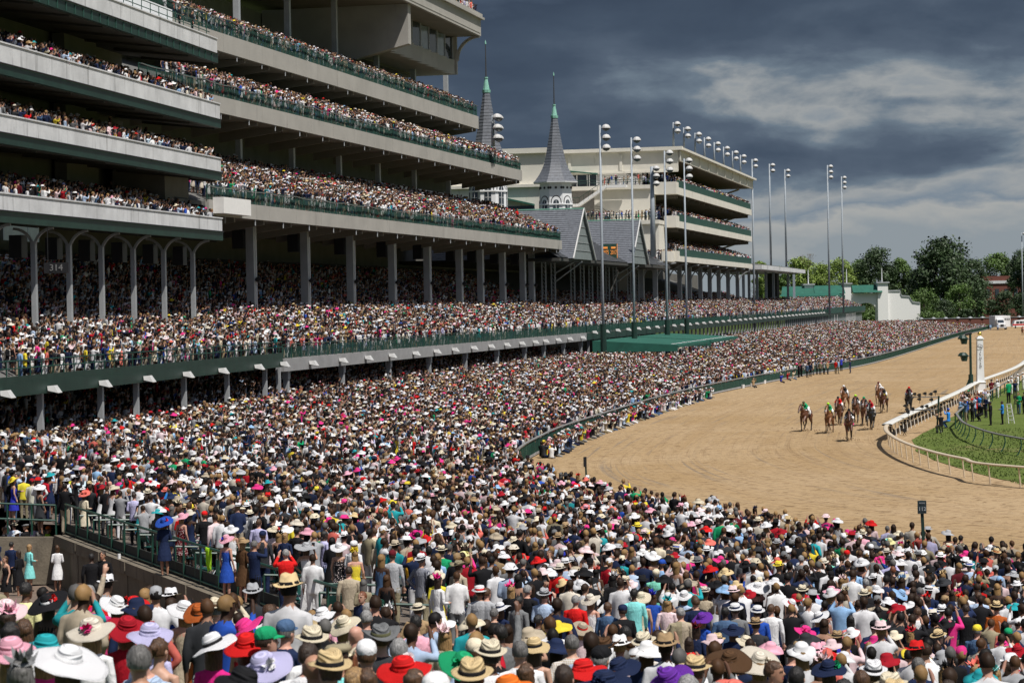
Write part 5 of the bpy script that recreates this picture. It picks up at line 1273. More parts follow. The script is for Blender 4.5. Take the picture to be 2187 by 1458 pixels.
for kd_ in ('panama', 'cowboy', 'boater', 'sun', 'wide', 'huge', 'cap', 'flatcap', 'fasc'):
    A_, B_ = hat_profile(kd_); HATM[kd_] = (A_.mesh({'cap': 'cap', 'flatcap': 'cap', 'fasc': 'fascinator'}.get(kd_, 'hat'), straw('cream') if kd_ not in ('cap', 'flatcap', 'fasc') else fabric('navy'), True), B_.mesh({'cap': 'visor', 'fasc': 'headpiece_base'}.get(kd_, 'hat_band'), fabric('black'), True) if B_.v else None)
HAIRM = {'short': [cap_shell(seed=i) for i in range(3)], 'long': [hair_long(.34, 1), hair_long(.22, 5)], 'bun': [hair_bun()]}
FLOW = [flower_mesh(), flower_mesh((-.09, .02, 1.77), .07)]
def ob(name, me, parent, mats=None, **kw):
    o = bpy.data.objects.new(name, me); col.objects.link(o); o.parent = parent
    if mats:
        for i, m_ in enumerate(mats):
            if i < len(o.material_slots) and m_ is not None: o.material_slots[i].link = 'OBJECT'; o.material_slots[i].material = m_
    for k, v_ in kw.items(): o[k] = v_
    return o
def make_person(loc, rz, sex, hd, hc, top, pose=None, bottom=None, skin=None, hair=None, scale=1.0, pat=None, band=None, flower=None, label='', group=None, fine=True, lean=0):
    pose = pose or random.choice(['down', 'front', 'hip', 'down'] if sex == 'm' else ['down', 'front', 'sleeve'])
    key = f'{sex}_{pose}'
    e = empty('person', loc, label, 'person', group, rz)
    if lean: e.rotation_euler = (R(lean), 0, rz)
    e.scale = (scale * random.uniform(.97, 1.05), scale, scale)
    sk = SKIN[skin if skin is not None else random.choices(range(5), [5, 3, 4, 1, 1])[0]]
    bt = fabric(bottom or random.choice(['charcoal', 'navy', 'khaki', 'black', 'denim']))
    ob('body', get_body(key), e, [sk, fabric(top, pat), bt, M_SHOE, M_EYE, M_LIP])
    hair = hair or (random.choice(['darkbrown', 'brown', 'black', 'saltpepper', 'darkbrown']) if sex == 'm' else random.choice(['blonde', 'brown', 'darkbrown', 'auburn', 'blonde', 'black']))
    if hd != 'bald':
        hk = 'short' if sex == 'm' or hd == 'shorthair' else ('bun' if hd == 'bun' else 'long')
        ob('hair', random.choice(HAIRM[hk]), e, [hairm(hair)])
    if hd in HATM:
        A, B = HATM[hd]; mt = straw(hc) if hd in ('panama', 'boater', 'sun', 'wide', 'huge', 'cowboy') else fabric(hc)
        h = ob(A.name.split('.')[0], A, e, [mt]); tl = random.uniform(.12, .52) if hd in ('sun', 'wide', 'huge') else random.uniform(-.02, .24); M_ = Matrix.Translation((0, 0, 1.73)) @ Matrix.Rotation(random.uniform(0, 6.28) if hd in ('sun', 'wide', 'huge', 'fasc') else 0, 4, 'Z') @ Matrix.Translation((0, 0, -1.73)); T_ = Matrix.Translation((0, 0, 1.73)) @ Matrix.Rotation(tl, 4, 'X') @ Matrix.Rotation(random.gauss(0, .16) if hd in ('sun', 'wide', 'huge') else random.uniform(-.08, .08), 4, 'Y') @ Matrix.Translation((0, 0, -1.73)); h.matrix_local = T_ @ M_
        if B is not None: ob(B.name.split('.')[0], B, h, [fabric(band or ('black' if hd in ('panama', 'boater', 'cowboy') else hc))])
        if flower: ob('flower', random.choice(FLOW), h, [fabric(flower)])
        if hd == 'fasc' and flower is None and False: pass
    if pose == 'phone':
        q = MB(); q.box((.05, .27, 1.66), (.13, .285, 1.80)); q.build('phone', M_BLACK, None).parent = e
    return e
# ------------------------------------------------------------------ hand placed spectators (surveyed head positions)
# tile x y sex headgear colour top [key=value ...]
SPEC = """
7 80 340 w wide yellow royal flower=yellow
7 85 240 m hair brown navy
7 200 210 m hair darkbrown navy
7 395 200 w sun white white
7 495 330 w wide coral cream flower=coral
7 645 285 m bald - white skin=2 bottom=navy pose=down
7 560 150 m hair brown skyblue
7 870 320 m panama cream denim
7 925 370 m hair black brightblue pose=reach bottom=khaki
7 790 350 m hair darkbrown lavender bottom=black
7 1095 405 m panama straw beige
7 1070 465 w wide pink maroon pat=floral
7 1145 330 w wide white white flower=green
7 1205 445 m cap red black
7 1300 450 m hair black navy
7 1365 535 w wide white white pose=down bottom=grey
7 1430 610 w sun tan brown
7 1548 565 m cap navy charcoal pose=front bottom=navy
7 1525 510 m hair brown lavender
7 1620 540 w wide cream palepink flower=red
7 1680 590 w hair blonde navy
7 1805 640 w huge silver white pose=phone
7 1910 580 m hair black lavender
7 1750 560 m hair black black
7 1990 530 w wide teal black flower=magenta
7 2000 640 w wide white black pat=floral
7 2085 620 m cap white white
7 2092 690 w fasc yellow yellow pose=down flower=yellow
7 1845 820 w shorthair - white hair=blonde face=1 pose=front low=1
7 1460 330 m panama grey aqua
7 1425 420 m flatcap cream grey
7 525 915 m hair greyhair red pose=front
7 285 945 w huge black black flower=red band=white
7 150 900 m hair black paleyellow
7 82 880 w hair brown black
7 465 905 m hair brown beige pose=reach
7 690 965 w wide white red flower=black
7 785 965 w wide red black flower=red
7 975 925 w huge blue navy flower=red
7 1090 990 w wide white beige
7 1175 1010 w wide rust rust flower=red
7 1340 930 w wide pink blue flower=royal
7 1275 970 m panama cream paleblue band=brown
7 1505 925 m hair saltpepper navy pose=up
7 1690 925 m hair greyhair red pose=up
7 1590 1035 m hair brown black
7 1680 1085 m cap denim navy
7 1785 1065 m boater straw black
7 1900 1025 w sun white pink
7 2025 1075 w wide cream cream
7 2140 945 m hair auburn navy face=1
7 2060 960 m hair darkbrown beige
7 745 1085 w wide crimson crimson hair=auburn
7 890 1125 w wide lavender lavender flower=red
7 540 1095 w wide ivory white flower=hotpink
7 395 1265 w huge white black
7 30 985 w wide palepink pink
7 45 1070 w fasc pink white
7 60 1150 w hair black tan
7 140 1130 w hair brown white
7 820 1305 m hair saltpepper aqua band=black
7 935 1250 w bun - palepink hair=brown pose=down
7 1030 1215 m hair brown paleblue pat=plaid face=1 lean=-14
7 1260 1180 w wide white magenta flower=black band=black
7 1440 1100 w wide hotpink crimson
7 1455 1185 w wide red black flower=red pat=floral
7 1560 1130 m cap green black
7 1560 1300 w wide lavender lavender flower=white
7 1440 1395 w sun black black
7 1840 1145 m panama cream white band=black
7 1990 1215 m flatcap khaki aqua pat=check
7 1950 1295 m panama straw blue
7 1815 1285 m hair darkbrown white
7 1850 1355 m bald - navy skin=1
7 2095 1170 m bald - beige skin=2
7 2090 1425 w hair blonde brown
7 2160 1065 m hair greyhair charcoal
7 120 1390 w fasc grey grey hair=saltpepper
8 380 680 m cap maroon silver pose=down
8 525 640 m cap black gold
8 550 705 m panama white navy band=black pat=stripe
8 670 655 m panama cream green band=black
8 770 745 m cowboy khaki beige
8 800 690 w wide paleyellow black flower=paleyellow
8 895 660 m hair saltpepper grey pat=floral
8 1030 690 w wide white black flower=orange
8 1230 690 w wide black black
8 1380 685 m cap royal charcoal
8 1310 690 m hair brown black face=1
8 1420 640 w fasc royal black
8 1525 610 m hair brown grey
8 1545 720 m cap black white
8 1640 705 m cap black black
8 1690 795 m panama tan beige pat=floral band=tan
8 1755 835 m panama cream white
8 1935 790 m cap cream mint
8 1970 730 m cap blue skyblue
8 2055 645 m boater cream lavender band=blue
8 275 560 m hair brown cream
8 335 580 m hair greyhair navy
8 520 565 w wide magenta black flower=magenta
8 635 580 w wide white red band=red
8 1095 605 m panama cream khaki band=cream
8 650 855 w fasc magenta white hair=darkbrown
8 895 895 m boater white silver band=red
8 1175 905 m hair greyhair black
8 1275 915 m panama silver paleblue pose=phone band=black
8 935 925 m hair brown silver
8 1015 1000 w wide white navy band=navy
8 1080 900 w fasc hotpink black
8 1125 975 m hair black grey
8 980 1045 m hair saltpepper charcoal
8 1240 1085 m hair black charcoal
8 1330 1075 m hair brown pink
8 1460 975 m hair greyhair red
8 1550 950 w wide ivory white
8 1650 1015 m hair brown denim
8 1740 1005 m cap navy black
8 1805 925 m hair black aqua
8 1850 930 w wide cream cream
8 1915 940 w fasc royal blue
8 2000 980 w fasc teal palepink hair=blonde
8 2100 925 w sun white paleblue
8 2080 1040 m hair greyhair khaki
8 2165 965 m hair brown black
8 230 1015 m hair greyhair black
8 360 1030 w fasc white black hair=darkbrown face=1
8 315 1135 m cowboy grey charcoal band=olive
8 520 1095 m hair black pink
8 530 1000 m boater cream tan
8 690 1170 w fasc palepink beige hair=blonde
8 1020 1155 m hair black grey skin=3 pose=reach
8 440 1325 w wide red black flower=white
8 800 1300 w wide green green flower=green
8 850 1345 m panama straw denim band=black
8 635 1405 m cap white lavender
8 1215 1205 w sun straw black band=black
8 1440 1215 m hair saltpepper beige pat=check
8 1500 1115 w wide beige palepink band=red
8 1625 1205 m cowboy brown paleblue
8 1755 1155 m hair black white
8 1860 1175 m panama cream beige band=black pat=check
8 1970 1165 w sun cream rust
8 2130 1210 w hair darkbrown red
8 1165 1395 w hair brown red
8 230 1435 w hair brown black
8 505 1435 w hair brown charcoal
8 1620 1405 w wide navy white flower=navy
8 1060 1440 w sun orange red
9 262 720 m bald - navy skin=2 pose=hip
9 380 720 w wide hotpink black flower=hotpink
9 605 715 m hair saltpepper black
9 530 745 w sun black black
9 430 625 w wide silver white flower=cream
9 530 670 m cap silver coral
9 572 625 m hair brown aqua pose=phone
9 780 715 m hair saltpepper navy
9 858 725 m hair greyhair grey pose=hip
9 715 725 w sun coral coral
9 1035 800 m cap black black
9 1020 725 m hair brown mint
9 1128 675 m cap red white pat=check
9 1110 580 m cap white royal pose=hip
9 1220 560 m panama cream pink
9 1260 560 m hair brown charcoal
9 1270 640 m cap white paleblue
9 1157 575 w fasc hotpink pink
9 1380 610 w wide paleyellow khaki flower=aqua
9 1165 785 m hair black skyblue
9 1325 720 w wide hotpink coral flower=hotpink
9 1450 735 w wide white lavender
9 1550 680 m panama silver white
9 1400 790 m hair auburn navy
9 1530 775 m hair black white
9 1680 745 w wide black black flower=black
9 1730 640 m boater cream white band=red bottom=red
9 1585 640 m hair brown black
9 1850 745 m panama white paleblue band=blue
9 2010 670 m panama straw beige band=rust
9 2080 720 m cap grey red pat=check
9 2110 805 w wide silver navy
9 2130 865 m panama white silver band=white
9 600 875 w huge white black pose=up
9 710 875 m hair brown grey
9 865 890 m panama cream paleblue
9 1040 895 w wide pink black flower=coral
9 930 915 m hair black paleblue
9 1240 865 m hair greyhair skyblue
9 1230 915 m panama cream black
9 1300 890 w sun white silver
9 1450 915 w wide skyblue white
9 1560 915 m hair saltpepper blue
9 1610 890 m boater white navy band=black
9 1600 965 w fasc red blue
9 1800 965 w fasc red beige hair=blonde
9 1905 945 m hair brown paleblue
9 2010 985 m panama straw rust
9 1310 960 m hair black beige
9 800 975 w wide white coral band=red
9 965 1045 w wide white blue band=navy
9 1545 1040 m hair brown white
9 1690 1005 m panama white white band=black
9 1830 1015 m hair darkbrown black skin=1
9 1895 1115 m cap yellow denim
9 1290 1095 m cap black navy
9 1150 1085 w hair black red pat=stripe
9 1072 1160 m cowboy tan royal
9 880 1135 w wide hotpink blue flower=hotpink
9 1665 1155 m panama straw navy
9 1500 1165 w fasc crimson black
9 590 1085 m panama tan charcoal band=black
9 680 1015 m hair brown white
9 600 1010 m boater white blue band=navy
9 470 1000 m boater white grey band=navy
9 410 1035 m hair black denim
9 238 975 m hair brown navy
9 285 895 w panama ivory beige flower=white
9 150 1045 m hair greyhair beige
9 275 1055 w wide purple blue hair=blonde
9 240 1145 w fasc maroon navy hair=darkbrown
9 365 1175 w panama straw black
9 460 1125 w wide navy navy
9 530 1190 w sun cream palepink
9 800 1270 m hair black navy
9 430 1285 w huge brown black
9 610 1295 w huge ivory beige flower=ivory
9 230 1320 m panama straw pink band=black
9 690 1375 m hair brown white face=0
9 830 1415 m hair black blue
9 1285 1345 m panama white navy band=black
9 1540 1270 w huge yellow yellow flower=orange pose=phone
9 1550 1345 m hair saltpepper navy
9 1920 1235 m bald - denim skin=4 face=0
9 2130 1245 w wide crimson red flower=red
9 2000 1395 w fasc white white flower=aqua hair=blonde
9 1890 1375 w fasc coral lavender hair=blonde
9 1020 1335 w wide navy navy flower=green
9 1390 1275 w hair brown palepink
9 1260 1245 w hair blonde black
9 2080 1140 w cap green black
9 75 1395 w wide purple palepink flower=purple
9 1215 1435 m hair brown navy
"""
LOOK = Vector((24, 178, 1.5))
def face_dir(x, y, jit=22):
    d = Vector((LOOK.x - x, LOOK.y - y)); return math.atan2(-d.x, d.y) + R(random.gauss(0, jit))
SCALE = {'m': 1.0, 'w': .94}
def solve_head(u, v, sex, hatted, ymin=12, ymax=130, low=0):
    hz = (1.80 if hatted else 1.70) * SCALE[sex] - (.0) - low * .45
    y = ymin; prev = None
    while y < ymax:
        p = at_y(u, v, y); zs = bowl(p.x, y) + hz
        if p.z <= zs and not in_walkway(p.x, y): return p, zs - hz
        y += .25
    return None, 0
HATN = {'panama': 'panama hat', 'boater': 'straw boater', 'sun': 'sun hat', 'wide': 'wide brimmed hat', 'huge': 'huge brimmed hat', 'cap': 'cap', 'flatcap': 'flat cap', 'fasc': 'fascinator', 'cowboy': 'cowboy hat'}
CN = {'greyhair': 'grey', 'saltpepper': 'dark grey', 'darkbrown': 'dark brown', 'hotpink': 'hot pink', 'palepink': 'pale pink', 'paleblue': 'pale blue', 'skyblue': 'sky blue', 'paleyellow': 'pale yellow', 'royal': 'royal blue', 'brightblue': 'bright blue', 'silver': 'light grey'}
cn = lambda c: CN.get(c, c)
people = []
for ln in SPEC.strip().splitlines():
    w = ln.split(); T_, zx, zy, sex, hd, hc, top = w[:7]; kw = dict(x.split('=') for x in w[7:])
    u = {'7': 0, '8': 700, '9': 1400}[T_] + int(zx) / 2.761; v = 930 + int(zy) / 2.761; hatted = hd in HATM and hd != 'fasc'
    p, zf = solve_head(u, v, sex, hatted, low=int(kw.get('low', 0)))
    if p is None: continue
    people.append(dict(u=u, v=v, p=p, z=zf - (.4 if kw.get('low') else 0), sex=sex, hd='bald' if hd == 'bald' else ('shorthair' if hd == 'shorthair' else hd), hc=hc, top=top, kw=kw))
def describe(d):
    who = 'woman' if d['sex'] == 'w' else 'man'; hd, hc = d['hd'], d['hc']
    if hd in HATN: h = f"in {cn(hc)} {HATN[hd]}"
    elif hd == 'bald': h = 'with bald head'
    else: h = f"with {cn(d['hair'])} hair"
    if d['kw'].get('flower') and hd in HATN: h += f" with {cn(d['kw']['flower'])} flower"
    pt = d['kw'].get('pat'); g = ('dress' if d['sex'] == 'w' else 'jacket') if not pt else (('patterned dress' if d['sex'] == 'w' else pt + ' shirt'))
    return f"{who} {h} and {cn(d['top'])} {g}"
for d in people:
    d['hair'] = d['kw'].get('hair') or (d['hc'] if d['hc'] in HAIRC else (random.choice(['darkbrown', 'brown', 'saltpepper']) if d['sex'] == 'm' else random.choice(['blonde', 'brown', 'darkbrown'])))
# fill the gaps between them with more individuals
heads = [(d['u'], d['v'], d['p'].y) for d in people]; plan = [(d['p'].x, d['p'].y) for d in people]
TOPM = ['white', 'navy', 'black', 'paleblue', 'charcoal', 'grey', 'white', 'skyblue', 'beige', 'lavender', 'navy', 'black', 'pink', 'khaki', 'black']; TOPW = ['black', 'navy', 'white', 'palepink', 'hotpink', 'red', 'cream', 'black', 'coral', 'teal', 'black', 'charcoal', 'lavender']
def ok_gap(x, y, z, hgt, strict=True):
    for (a, b) in plan:
        if (a - x) ** 2 + (b - y) ** 2 < .52: return False
    if y > 62: return True
    u, v = project((x, y, z + hgt)); pm = FOC / y
    for (hu, hv, hy) in heads:
        if hy > y and abs(hu - u) < pm * .30 and v - 6 < hv < v + 1.1 * pm: return False
        if hy <= y and abs(hu - u) < pm * .12 and abs(hv - v) < pm * .1: return False
    return True
cand = []
y = 16.0
while y < 46:
    half = .235 * y + 1
    x = -half
    while x < half:
        cx_ = x + random.uniform(-.2, .2); cy_ = y + random.uniform(-.2, .2); cand.append((cx_, cy_)); x += .74
    y += .95
random.shuffle(cand); cand.sort(key=lambda c: int(c[1] / 4))
nfill = 0; FILLMAX = 24; overflow = []
for (x, y) in cand:
    if in_walkway(x, y) or (37.5 < y and x < .13 * y): continue
    z = bowl(x, y); sex = random.choice('mmw'); 
    u, v = project((x, y, z + 1.65))
    if u < -30 or u > 2215 or v > 1500: continue
    if not ok_gap(x, y, z, 1.74 * SCALE[sex]): continue
    plan.append((x, y))
    if nfill >= FILLMAX: overflow.append((x, y, z)); continue
    hd = random.choice(['hair', 'hair', 'hair', 'panama', 'cap']) if sex == 'm' else random.choice(['hair', 'wide', 'fasc', 'hair', 'sun'])
    hair = random.choice(['darkbrown', 'brown', 'black', 'saltpepper', 'greyhair', 'auburn']) if sex == 'm' else random.choice(['blonde', 'brown', 'darkbrown', 'auburn'])
    hc = random.choice(['cream', 'straw', 'white', 'navy', 'black', 'tan']) if sex == 'm' else random.choice(['white', 'black', 'pink', 'cream', 'red', 'navy', 'teal', 'coral'])
    people.append(dict(u=u, v=v, p=Vector((x, y, 0)), z=z, sex=sex, hd=hd, hc=hair if hd == 'hair' else hc, hair=hair, top=random.choice(TOPM if sex == 'm' else TOPW), kw={}))
    nfill += 1
# labels that single each out: look first, then the neighbour beside or in front
desc = [describe(d) for d in people]
def short(d):
    who = 'woman' if d['sex'] == 'w' else 'man'
    return f"{who} in {cn(d['hc'])} {HATN[d['hd']]}" if d['hd'] in HATN else f"{who} in {cn(d['top'])}"
used = set()
shorts = [short(d) for d in people]
for i, d in enumerate(people):
    base = desc[i]; lab = base
    if desc.count(base) > 1 or lab in used or True:
        near = sorted(range(len(people)), key=lambda j: (people[j]['u'] - d['u']) ** 2 + (people[j]['v'] - d['v']) ** 2)[1:9]
        for j in near:
            e_ = people[j]; du, dv = e_['u'] - d['u'], e_['v'] - d['v']
            rel = ('left of' if du > 0 else 'right of') if abs(du) > abs(dv) else ('behind' if dv > 0 else 'in front of')
            c = f"{base}, {rel} {shorts[j]}"
            if len(c.replace(',', '').split()) <= 16 and c not in used: lab = c; break
    if lab in used: lab = base + (' near the bottom edge' if d['v'] > 1350 else ' in the middle rows') 
    used.add(lab); d['label'] = lab[:1].upper() + lab[1:]
for d in people:
    kw = d['kw']; rz = face_dir(d['p'].x, d['p'].y, 20)
    if kw.get('face') == '1': rz += math.pi + R(random.uniform(-25, 25))
    if kw.get('face') == '0': rz += R(-75)
    sex = d['sex']; sc_ = SCALE[sex]
    # keep the head exactly on its sight line height
    sk = int(kw['skin']) if 'skin' in kw else (random.choice([3, 4]) if d['hair'] == 'black' and random.random() < .55 else random.choices([0, 1, 2], [5, 3, 4])[0])
    make_person((d['p'].x, d['p'].y, d['z']), rz, sex, d['hd'], d['hc'], d['top'], kw.get('pose'), kw.get('bottom'), sk, d['hair'], sc_, kw.get('pat'), kw.get('band'), kw.get('flower'), d['label'], 'spectators in the front rows', lean=float(kw.get('lean', 0)))
    if (d['p'].x, d['p'].y) not in plan: plan.append((d['p'].x, d['p'].y))

# ------------------------------------------------------------------ walkway people
WK = [(103, 1127, 'm', 'cap', 'orange', 'lime', 'Man in orange cap and lime green shirt standing by the concrete wall'), (62, 1165, 'w', 'hair', 'blonde', 'aqua', 'Blonde woman in aqua dress looking down beside the litter bin'),
      (122, 1167, 'w', 'hair', 'brown', 'white', 'Brown haired woman in white dress by the end of the wall'), (50, 1142, 'm', 'cap', 'black', 'black', 'Man in black cap and black leather jacket in the walkway'),
      (16, 1110, 'm', 'cap', 'white', 'silver', 'Man in white cap and light grey shirt left of the leather jacket'), (4, 1150, 'm', 'hair', 'darkbrown', 'navy', 'Man in navy jacket at the left edge of the walkway'),
      (30, 1120, 'm', 'panama', 'cream', 'paleblue', 'Man in cream panama hat walking past the left rail end'), (40, 1178, 'w', 'hair', 'darkbrown', 'black', 'Dark haired woman in black dress low at the left of the walkway'), (75, 1120, 'w', 'hair', 'brown', 'lavender', 'Brown haired woman in lavender dress behind the lime green shirt'), (90, 1119, 'm', 'hair', 'brown', 'white', 'Brown haired man in white shirt behind the orange cap'), (9, 1128, 'm', 'hair', 'brown', 'charcoal', 'Man in charcoal suit cut by the left edge'), (24, 1160, 'm', 'hair', 'black', 'navy', 'Black haired man in navy suit low at the left edge'), (56, 1122, 'm', 'flatcap', 'grey', 'black', 'Man in grey flat cap and black jacket under the end rail'), (36, 1138, 'w', 'wide', 'white', 'navy', 'Woman in white wide brimmed hat and navy dress in the walkway'), (80, 1140, 'm', 'hair', 'saltpepper', 'navy', 'Grey haired man in navy jacket behind the litter bin'), (12, 1190, 'w', 'hair', 'brown', 'black', 'Brown haired woman in black dress nearest the left edge'), (195, 1186, 'm', 'hair', 'black', 'black', 'Man in black suit seen from behind against the concrete wall'), (220, 1181, 'm', 'hair', 'darkbrown', 'black', 'Man in black suit turned sideways against the concrete wall')]
for i, (u, v, sex, hd, hc, top, lab) in enumerate(WK):
    h = 1.72 * SCALE[sex]; p = at_z(u, v, h)
    if i >= 16:
        yy = 80
        while at_y(u, v, yy).z - 1.72 > walk_z(yy) and yy > 40: yy -= .25
        yy = 66
        p = at_y(u, v, yy)
    z = 0 if i < 16 else p.z - 1.72
    make_person((p.x, p.y, z), R((-60, -40, 10, 80, -80, -100, 20, 60, -30, 40, -70, -20, 90, -110, 20, 130, 5, 160)[i]) , sex, hd, hc, top, ('front', 'front', 'front', 'down', 'front', 'front', 'down', 'front', 'front', 'down', 'front', 'front', 'down', 'front', 'down', 'down', 'down', 'down')[i], None, (0, 1, 1, 0, 2, 0, 2, 1, 0, 0, 1, 2, 0, 1, 2, 0, 4, 1)[i], hc if hc in HAIRC else 'brown', SCALE[sex], label=lab, group='people in the walkway')
# ------------------------------------------------------------------ crowd stuff: instanced low detail people
cmat = {}
def inst_mat(name, attr, rough=.85, tex=None):
    m = bpy.data.materials.new(name); m.use_nodes = True; t = m.node_tree; b = t.nodes['Principled BSDF']; b.inputs['Roughness'].default_value = rough; b.inputs['Specular IOR Level'].default_value = .2
    a = nd(t, 'ShaderNodeAttribute'); a.attribute_type = 'INSTANCER'; a.attribute_name = attr
    tcn = nd(t, 'ShaderNodeTexCoord'); f = noise_node(t, tcn.outputs['Object'], 9, 3)
    t.links.new(mixc(t, 1.0, a.outputs['Color'], ramp(t, f, [(.3, (.72, .72, .72)), (.7, (1, 1, 1))]), 'MULTIPLY'), b.inputs['Base Color']); return m
CM = [inst_mat('crowd_skin', 'skin_c', .6), inst_mat('crowd_clothes', 'top_c'), inst_mat('crowd_trousers', 'bot_c'), M_SHOE, M_EYE, M_LIP]
C_HAIR = inst_mat('crowd_hair', 'hair_c', .6); C_HAT = inst_mat('crowd_hat', 'hat_c')
crowd_col = bpy.data.collections.new('crowd_people')
def simplify(me, ratio):
    o = bpy.data.objects.new('t', me); col.objects.link(o); d = o.modifiers.new('d', 'DECIMATE'); d.ratio = ratio
    out = bpy.data.meshes.new_from_object(o.evaluated_get(bpy.context.evaluated_depsgraph_get())); bpy.data.objects.remove(o); return out
LB = []
for fem, l, r, slv in ((0, 'down', 'front', 1), (0, 'front', 'up', 1), (0, 'front', 'hip', 1), (1, 'front', 'down', 0), (1, 'front', 'front', 1), (1, 'front', 'up', 0), (0, 'up', 'up', 1)):
    LB.append((fem, body(bool(fem), l, r, False, bool(slv)).remesh('crowd_body', .024, .17, CM, TAGS)))
NV = 0; VSEX = []
def crowd_variant(bi, hd):
    global NV
    fem, me = LB[bi]; q = MB(); mats = CM + [C_HAIR, C_HAT, fabric('black')]
    q.v = [tuple(v.co) for v in me.vertices]; q.f = [tuple(p.vertices) for p in me.polygons]; q.m = [p.material_index for p in me.polygons]
    hm = simplify(HAIRM['long'][0] if fem else HAIRM['short'][0], .3)
    q.add([v.co.copy() for v in hm.vertices], [tuple(p.vertices) for p in hm.polygons], 6)
    if hd:
        A, B = HATM[hd]; A2 = simplify(A, .3 if hd != 'fasc' else 1); tl_ = Matrix.Translation((0, 0, 1.73)) @ Matrix.Rotation(random.uniform(.15, .5) if hd in ('wide', 'sun') else .12, 4, 'X') @ Matrix.Rotation(random.uniform(-.2, .2), 4, 'Y') @ Matrix.Translation((0, 0, -1.73)); A2.transform(tl_); q.add([v.co * 1.0 for v in A2.vertices], [tuple(p.vertices) for p in A2.polygons], 7)
        if B is not None and hd in ('panama', 'boater', 'cap'): B2 = simplify(B, .4); B2.transform(tl_); q.add([v.co.copy() for v in B2.vertices], [tuple(p.vertices) for p in B2.polygons], 8 if hd != 'cap' else 7)
    me2 = q.mesh('crowd_person', mats, True); o = bpy.data.objects.new(f'crowd_person.{NV:03d}', me2); crowd_col.objects.link(o); VSEX.append((fem, hd)); NV += 1
for bi, hd in ((0, None), (0, 'panama'), (0, 'cap'), (1, None), (1, 'panama'), (2, None), (2, 'cap'), (2, 'boater'), (6, None), (3, 'wide'), (3, None), (3, 'fasc'), (4, 'sun'), (4, 'wide'), (4, None), (4, 'fasc'), (5, 'wide'), (5, 'sun')):
    crowd_variant(bi, hd)
LB.append((0, body(False, 'up', 'up', False, True, crouch=True).remesh('crowd_body', .024, .17, CM, TAGS)))
crowd_variant(7, None); crowd_variant(7, 'cap')
pts = []   # x,y,z
planset = {}
for (a, b_) in plan: planset.setdefault((int(a // 1), int(b_ // 1)), []).append((a, b_))
def clear_of(x, y, r=.5):
    for i in (-1, 0, 1):
        for j in (-1, 0, 1):
            for (a, b_) in planset.get((int(x // 1) + i, int(y // 1) + j), ()):
                if (a - x) ** 2 + (b_ - y) ** 2 < r * r: return False
    return True
# apron and near bowl
segs = FENCE; acc = 0
tent = [(tdB + 1, tdB + 33), (tdB + 34, tdB + 67)]
for i in range(1, len(segs) - 1):
    p = segs[i]; d = (segs[i + 1] - segs[i - 1]).normalized(); nrm = Vector((-d.y, d.x, 0))
    if p.y > 668: continue
    far = p.y > 330; L_ = (segs[i + 1] - p).length; s = .45; row = 0
    smx = 74 if p.y < 150 else 60
    while s < smx:
        n_ = L_ / (.66 if p.y < 160 else (.56 if not far else .66)) * (1 + s / 110 if p.y < 150 else 1); n_ = int(n_) + (random.random() < n_ % 1)
        for k in range(n_):
            q = p + d * random.uniform(0, L_) + nrm * (s + random.uniform(-.16, .16))
            if q.y < 24: continue
            t_, sF = FB.st(q.x, q.y)
            if q.y > 150 and sF > (11 if q.y < 330 else -0.5): continue
            tA, sA = FA.st(q.x, q.y)
            if q.y <= 186 and sA > 8: continue
            if q.y > 300 and any(a < t_ < b_ for a, b_ in tent) and sF > -12.4: continue
            if in_walkway(q.x, q.y) or (37.5 < q.y < 49.5 and q.x < .13 * q.y) or (49.5 <= q.y < 60 and random.random() < .3): continue
            dw = (q - WALL0).dot(sW); dl = (q - WALL0).dot(dW)
            if 0 < dw < 3.4 and 0 < dl < 36 and random.random() < (.9 if dw < 1.1 else .42): continue
            if -1.2 < dw <= 0.3 and 0 < dl < 36: continue
            u, v = project((q.x, q.y, 2))
            if u < -60 or u > 2250: continue
            z = bowl(q.x, q.y)
            if q.y > 150 and sF > -1: z = 1.3 + .28 * (sF + 1)
            elif q.y <= 186 and q.y > 100 and sA > -3: z = 1.3 + .28 * (sA + 3)
            if not clear_of(q.x, q.y): continue
            if q.y < 50 and not ok_gap(q.x, q.y, z, 1.66): continue
            pts.append((q.x, q.y, z))
        s += 1.0 if p.y < 150 else (.82 if not far else .88)
for o_ in overflow: pts.append(o_)
n_apron = len(pts)
n_crouch0 = len(pts)
for i in range(1, len(segs) - 1):
    p = segs[i]; d = (segs[i + 1] - segs[i - 1]).normalized(); nrm = Vector((-d.y, d.x, 0)); u, v = project((p.x, p.y, 0))
    if not (148 < p.y < 236): continue
    for s_ in (-.75, -1.35):
        for k in range(2 if s_ > -1 else 1):
            q = p + d * random.random() + nrm * (s_ + random.uniform(-.15, .15)); pts.append((q.x, q.y, -.74))
n_crouch1 = len(pts)
def stand(F, t0, t1, s0, s1, zf, dt=.56, ds=.82, keep=1.0):
    s = s0
    while s < s1:
        t_ = t0 + random.random() * dt
        while t_ < t1:
            if random.random() < keep: w = F.p(t_ + random.uniform(-.12, .12), s + random.uniform(-.12, .12), 0); pts.append((w.x, w.y, zf(s)))
            t_ += dt
        s += ds
tl = FA.t_of(0, -60, 700)
stand(FA, tl, tdA - .3, sd + .4, sd + 9, lambda s: 6.0 + .36 * max(0, s - sd - .4)); stand(FA, tl - 4, tdA, sd + 9, sd + 19, lambda s: 6.0 + .36 * (s - sd - .4), .7)
stand(FB, tdB0, 330, .5, 9, lambda s: 5.88 + .36 * max(0, s - .5)); stand(FB, tdB0, 330, 9, 20, lambda s: 5.88 + .36 * (s - .5), .75)
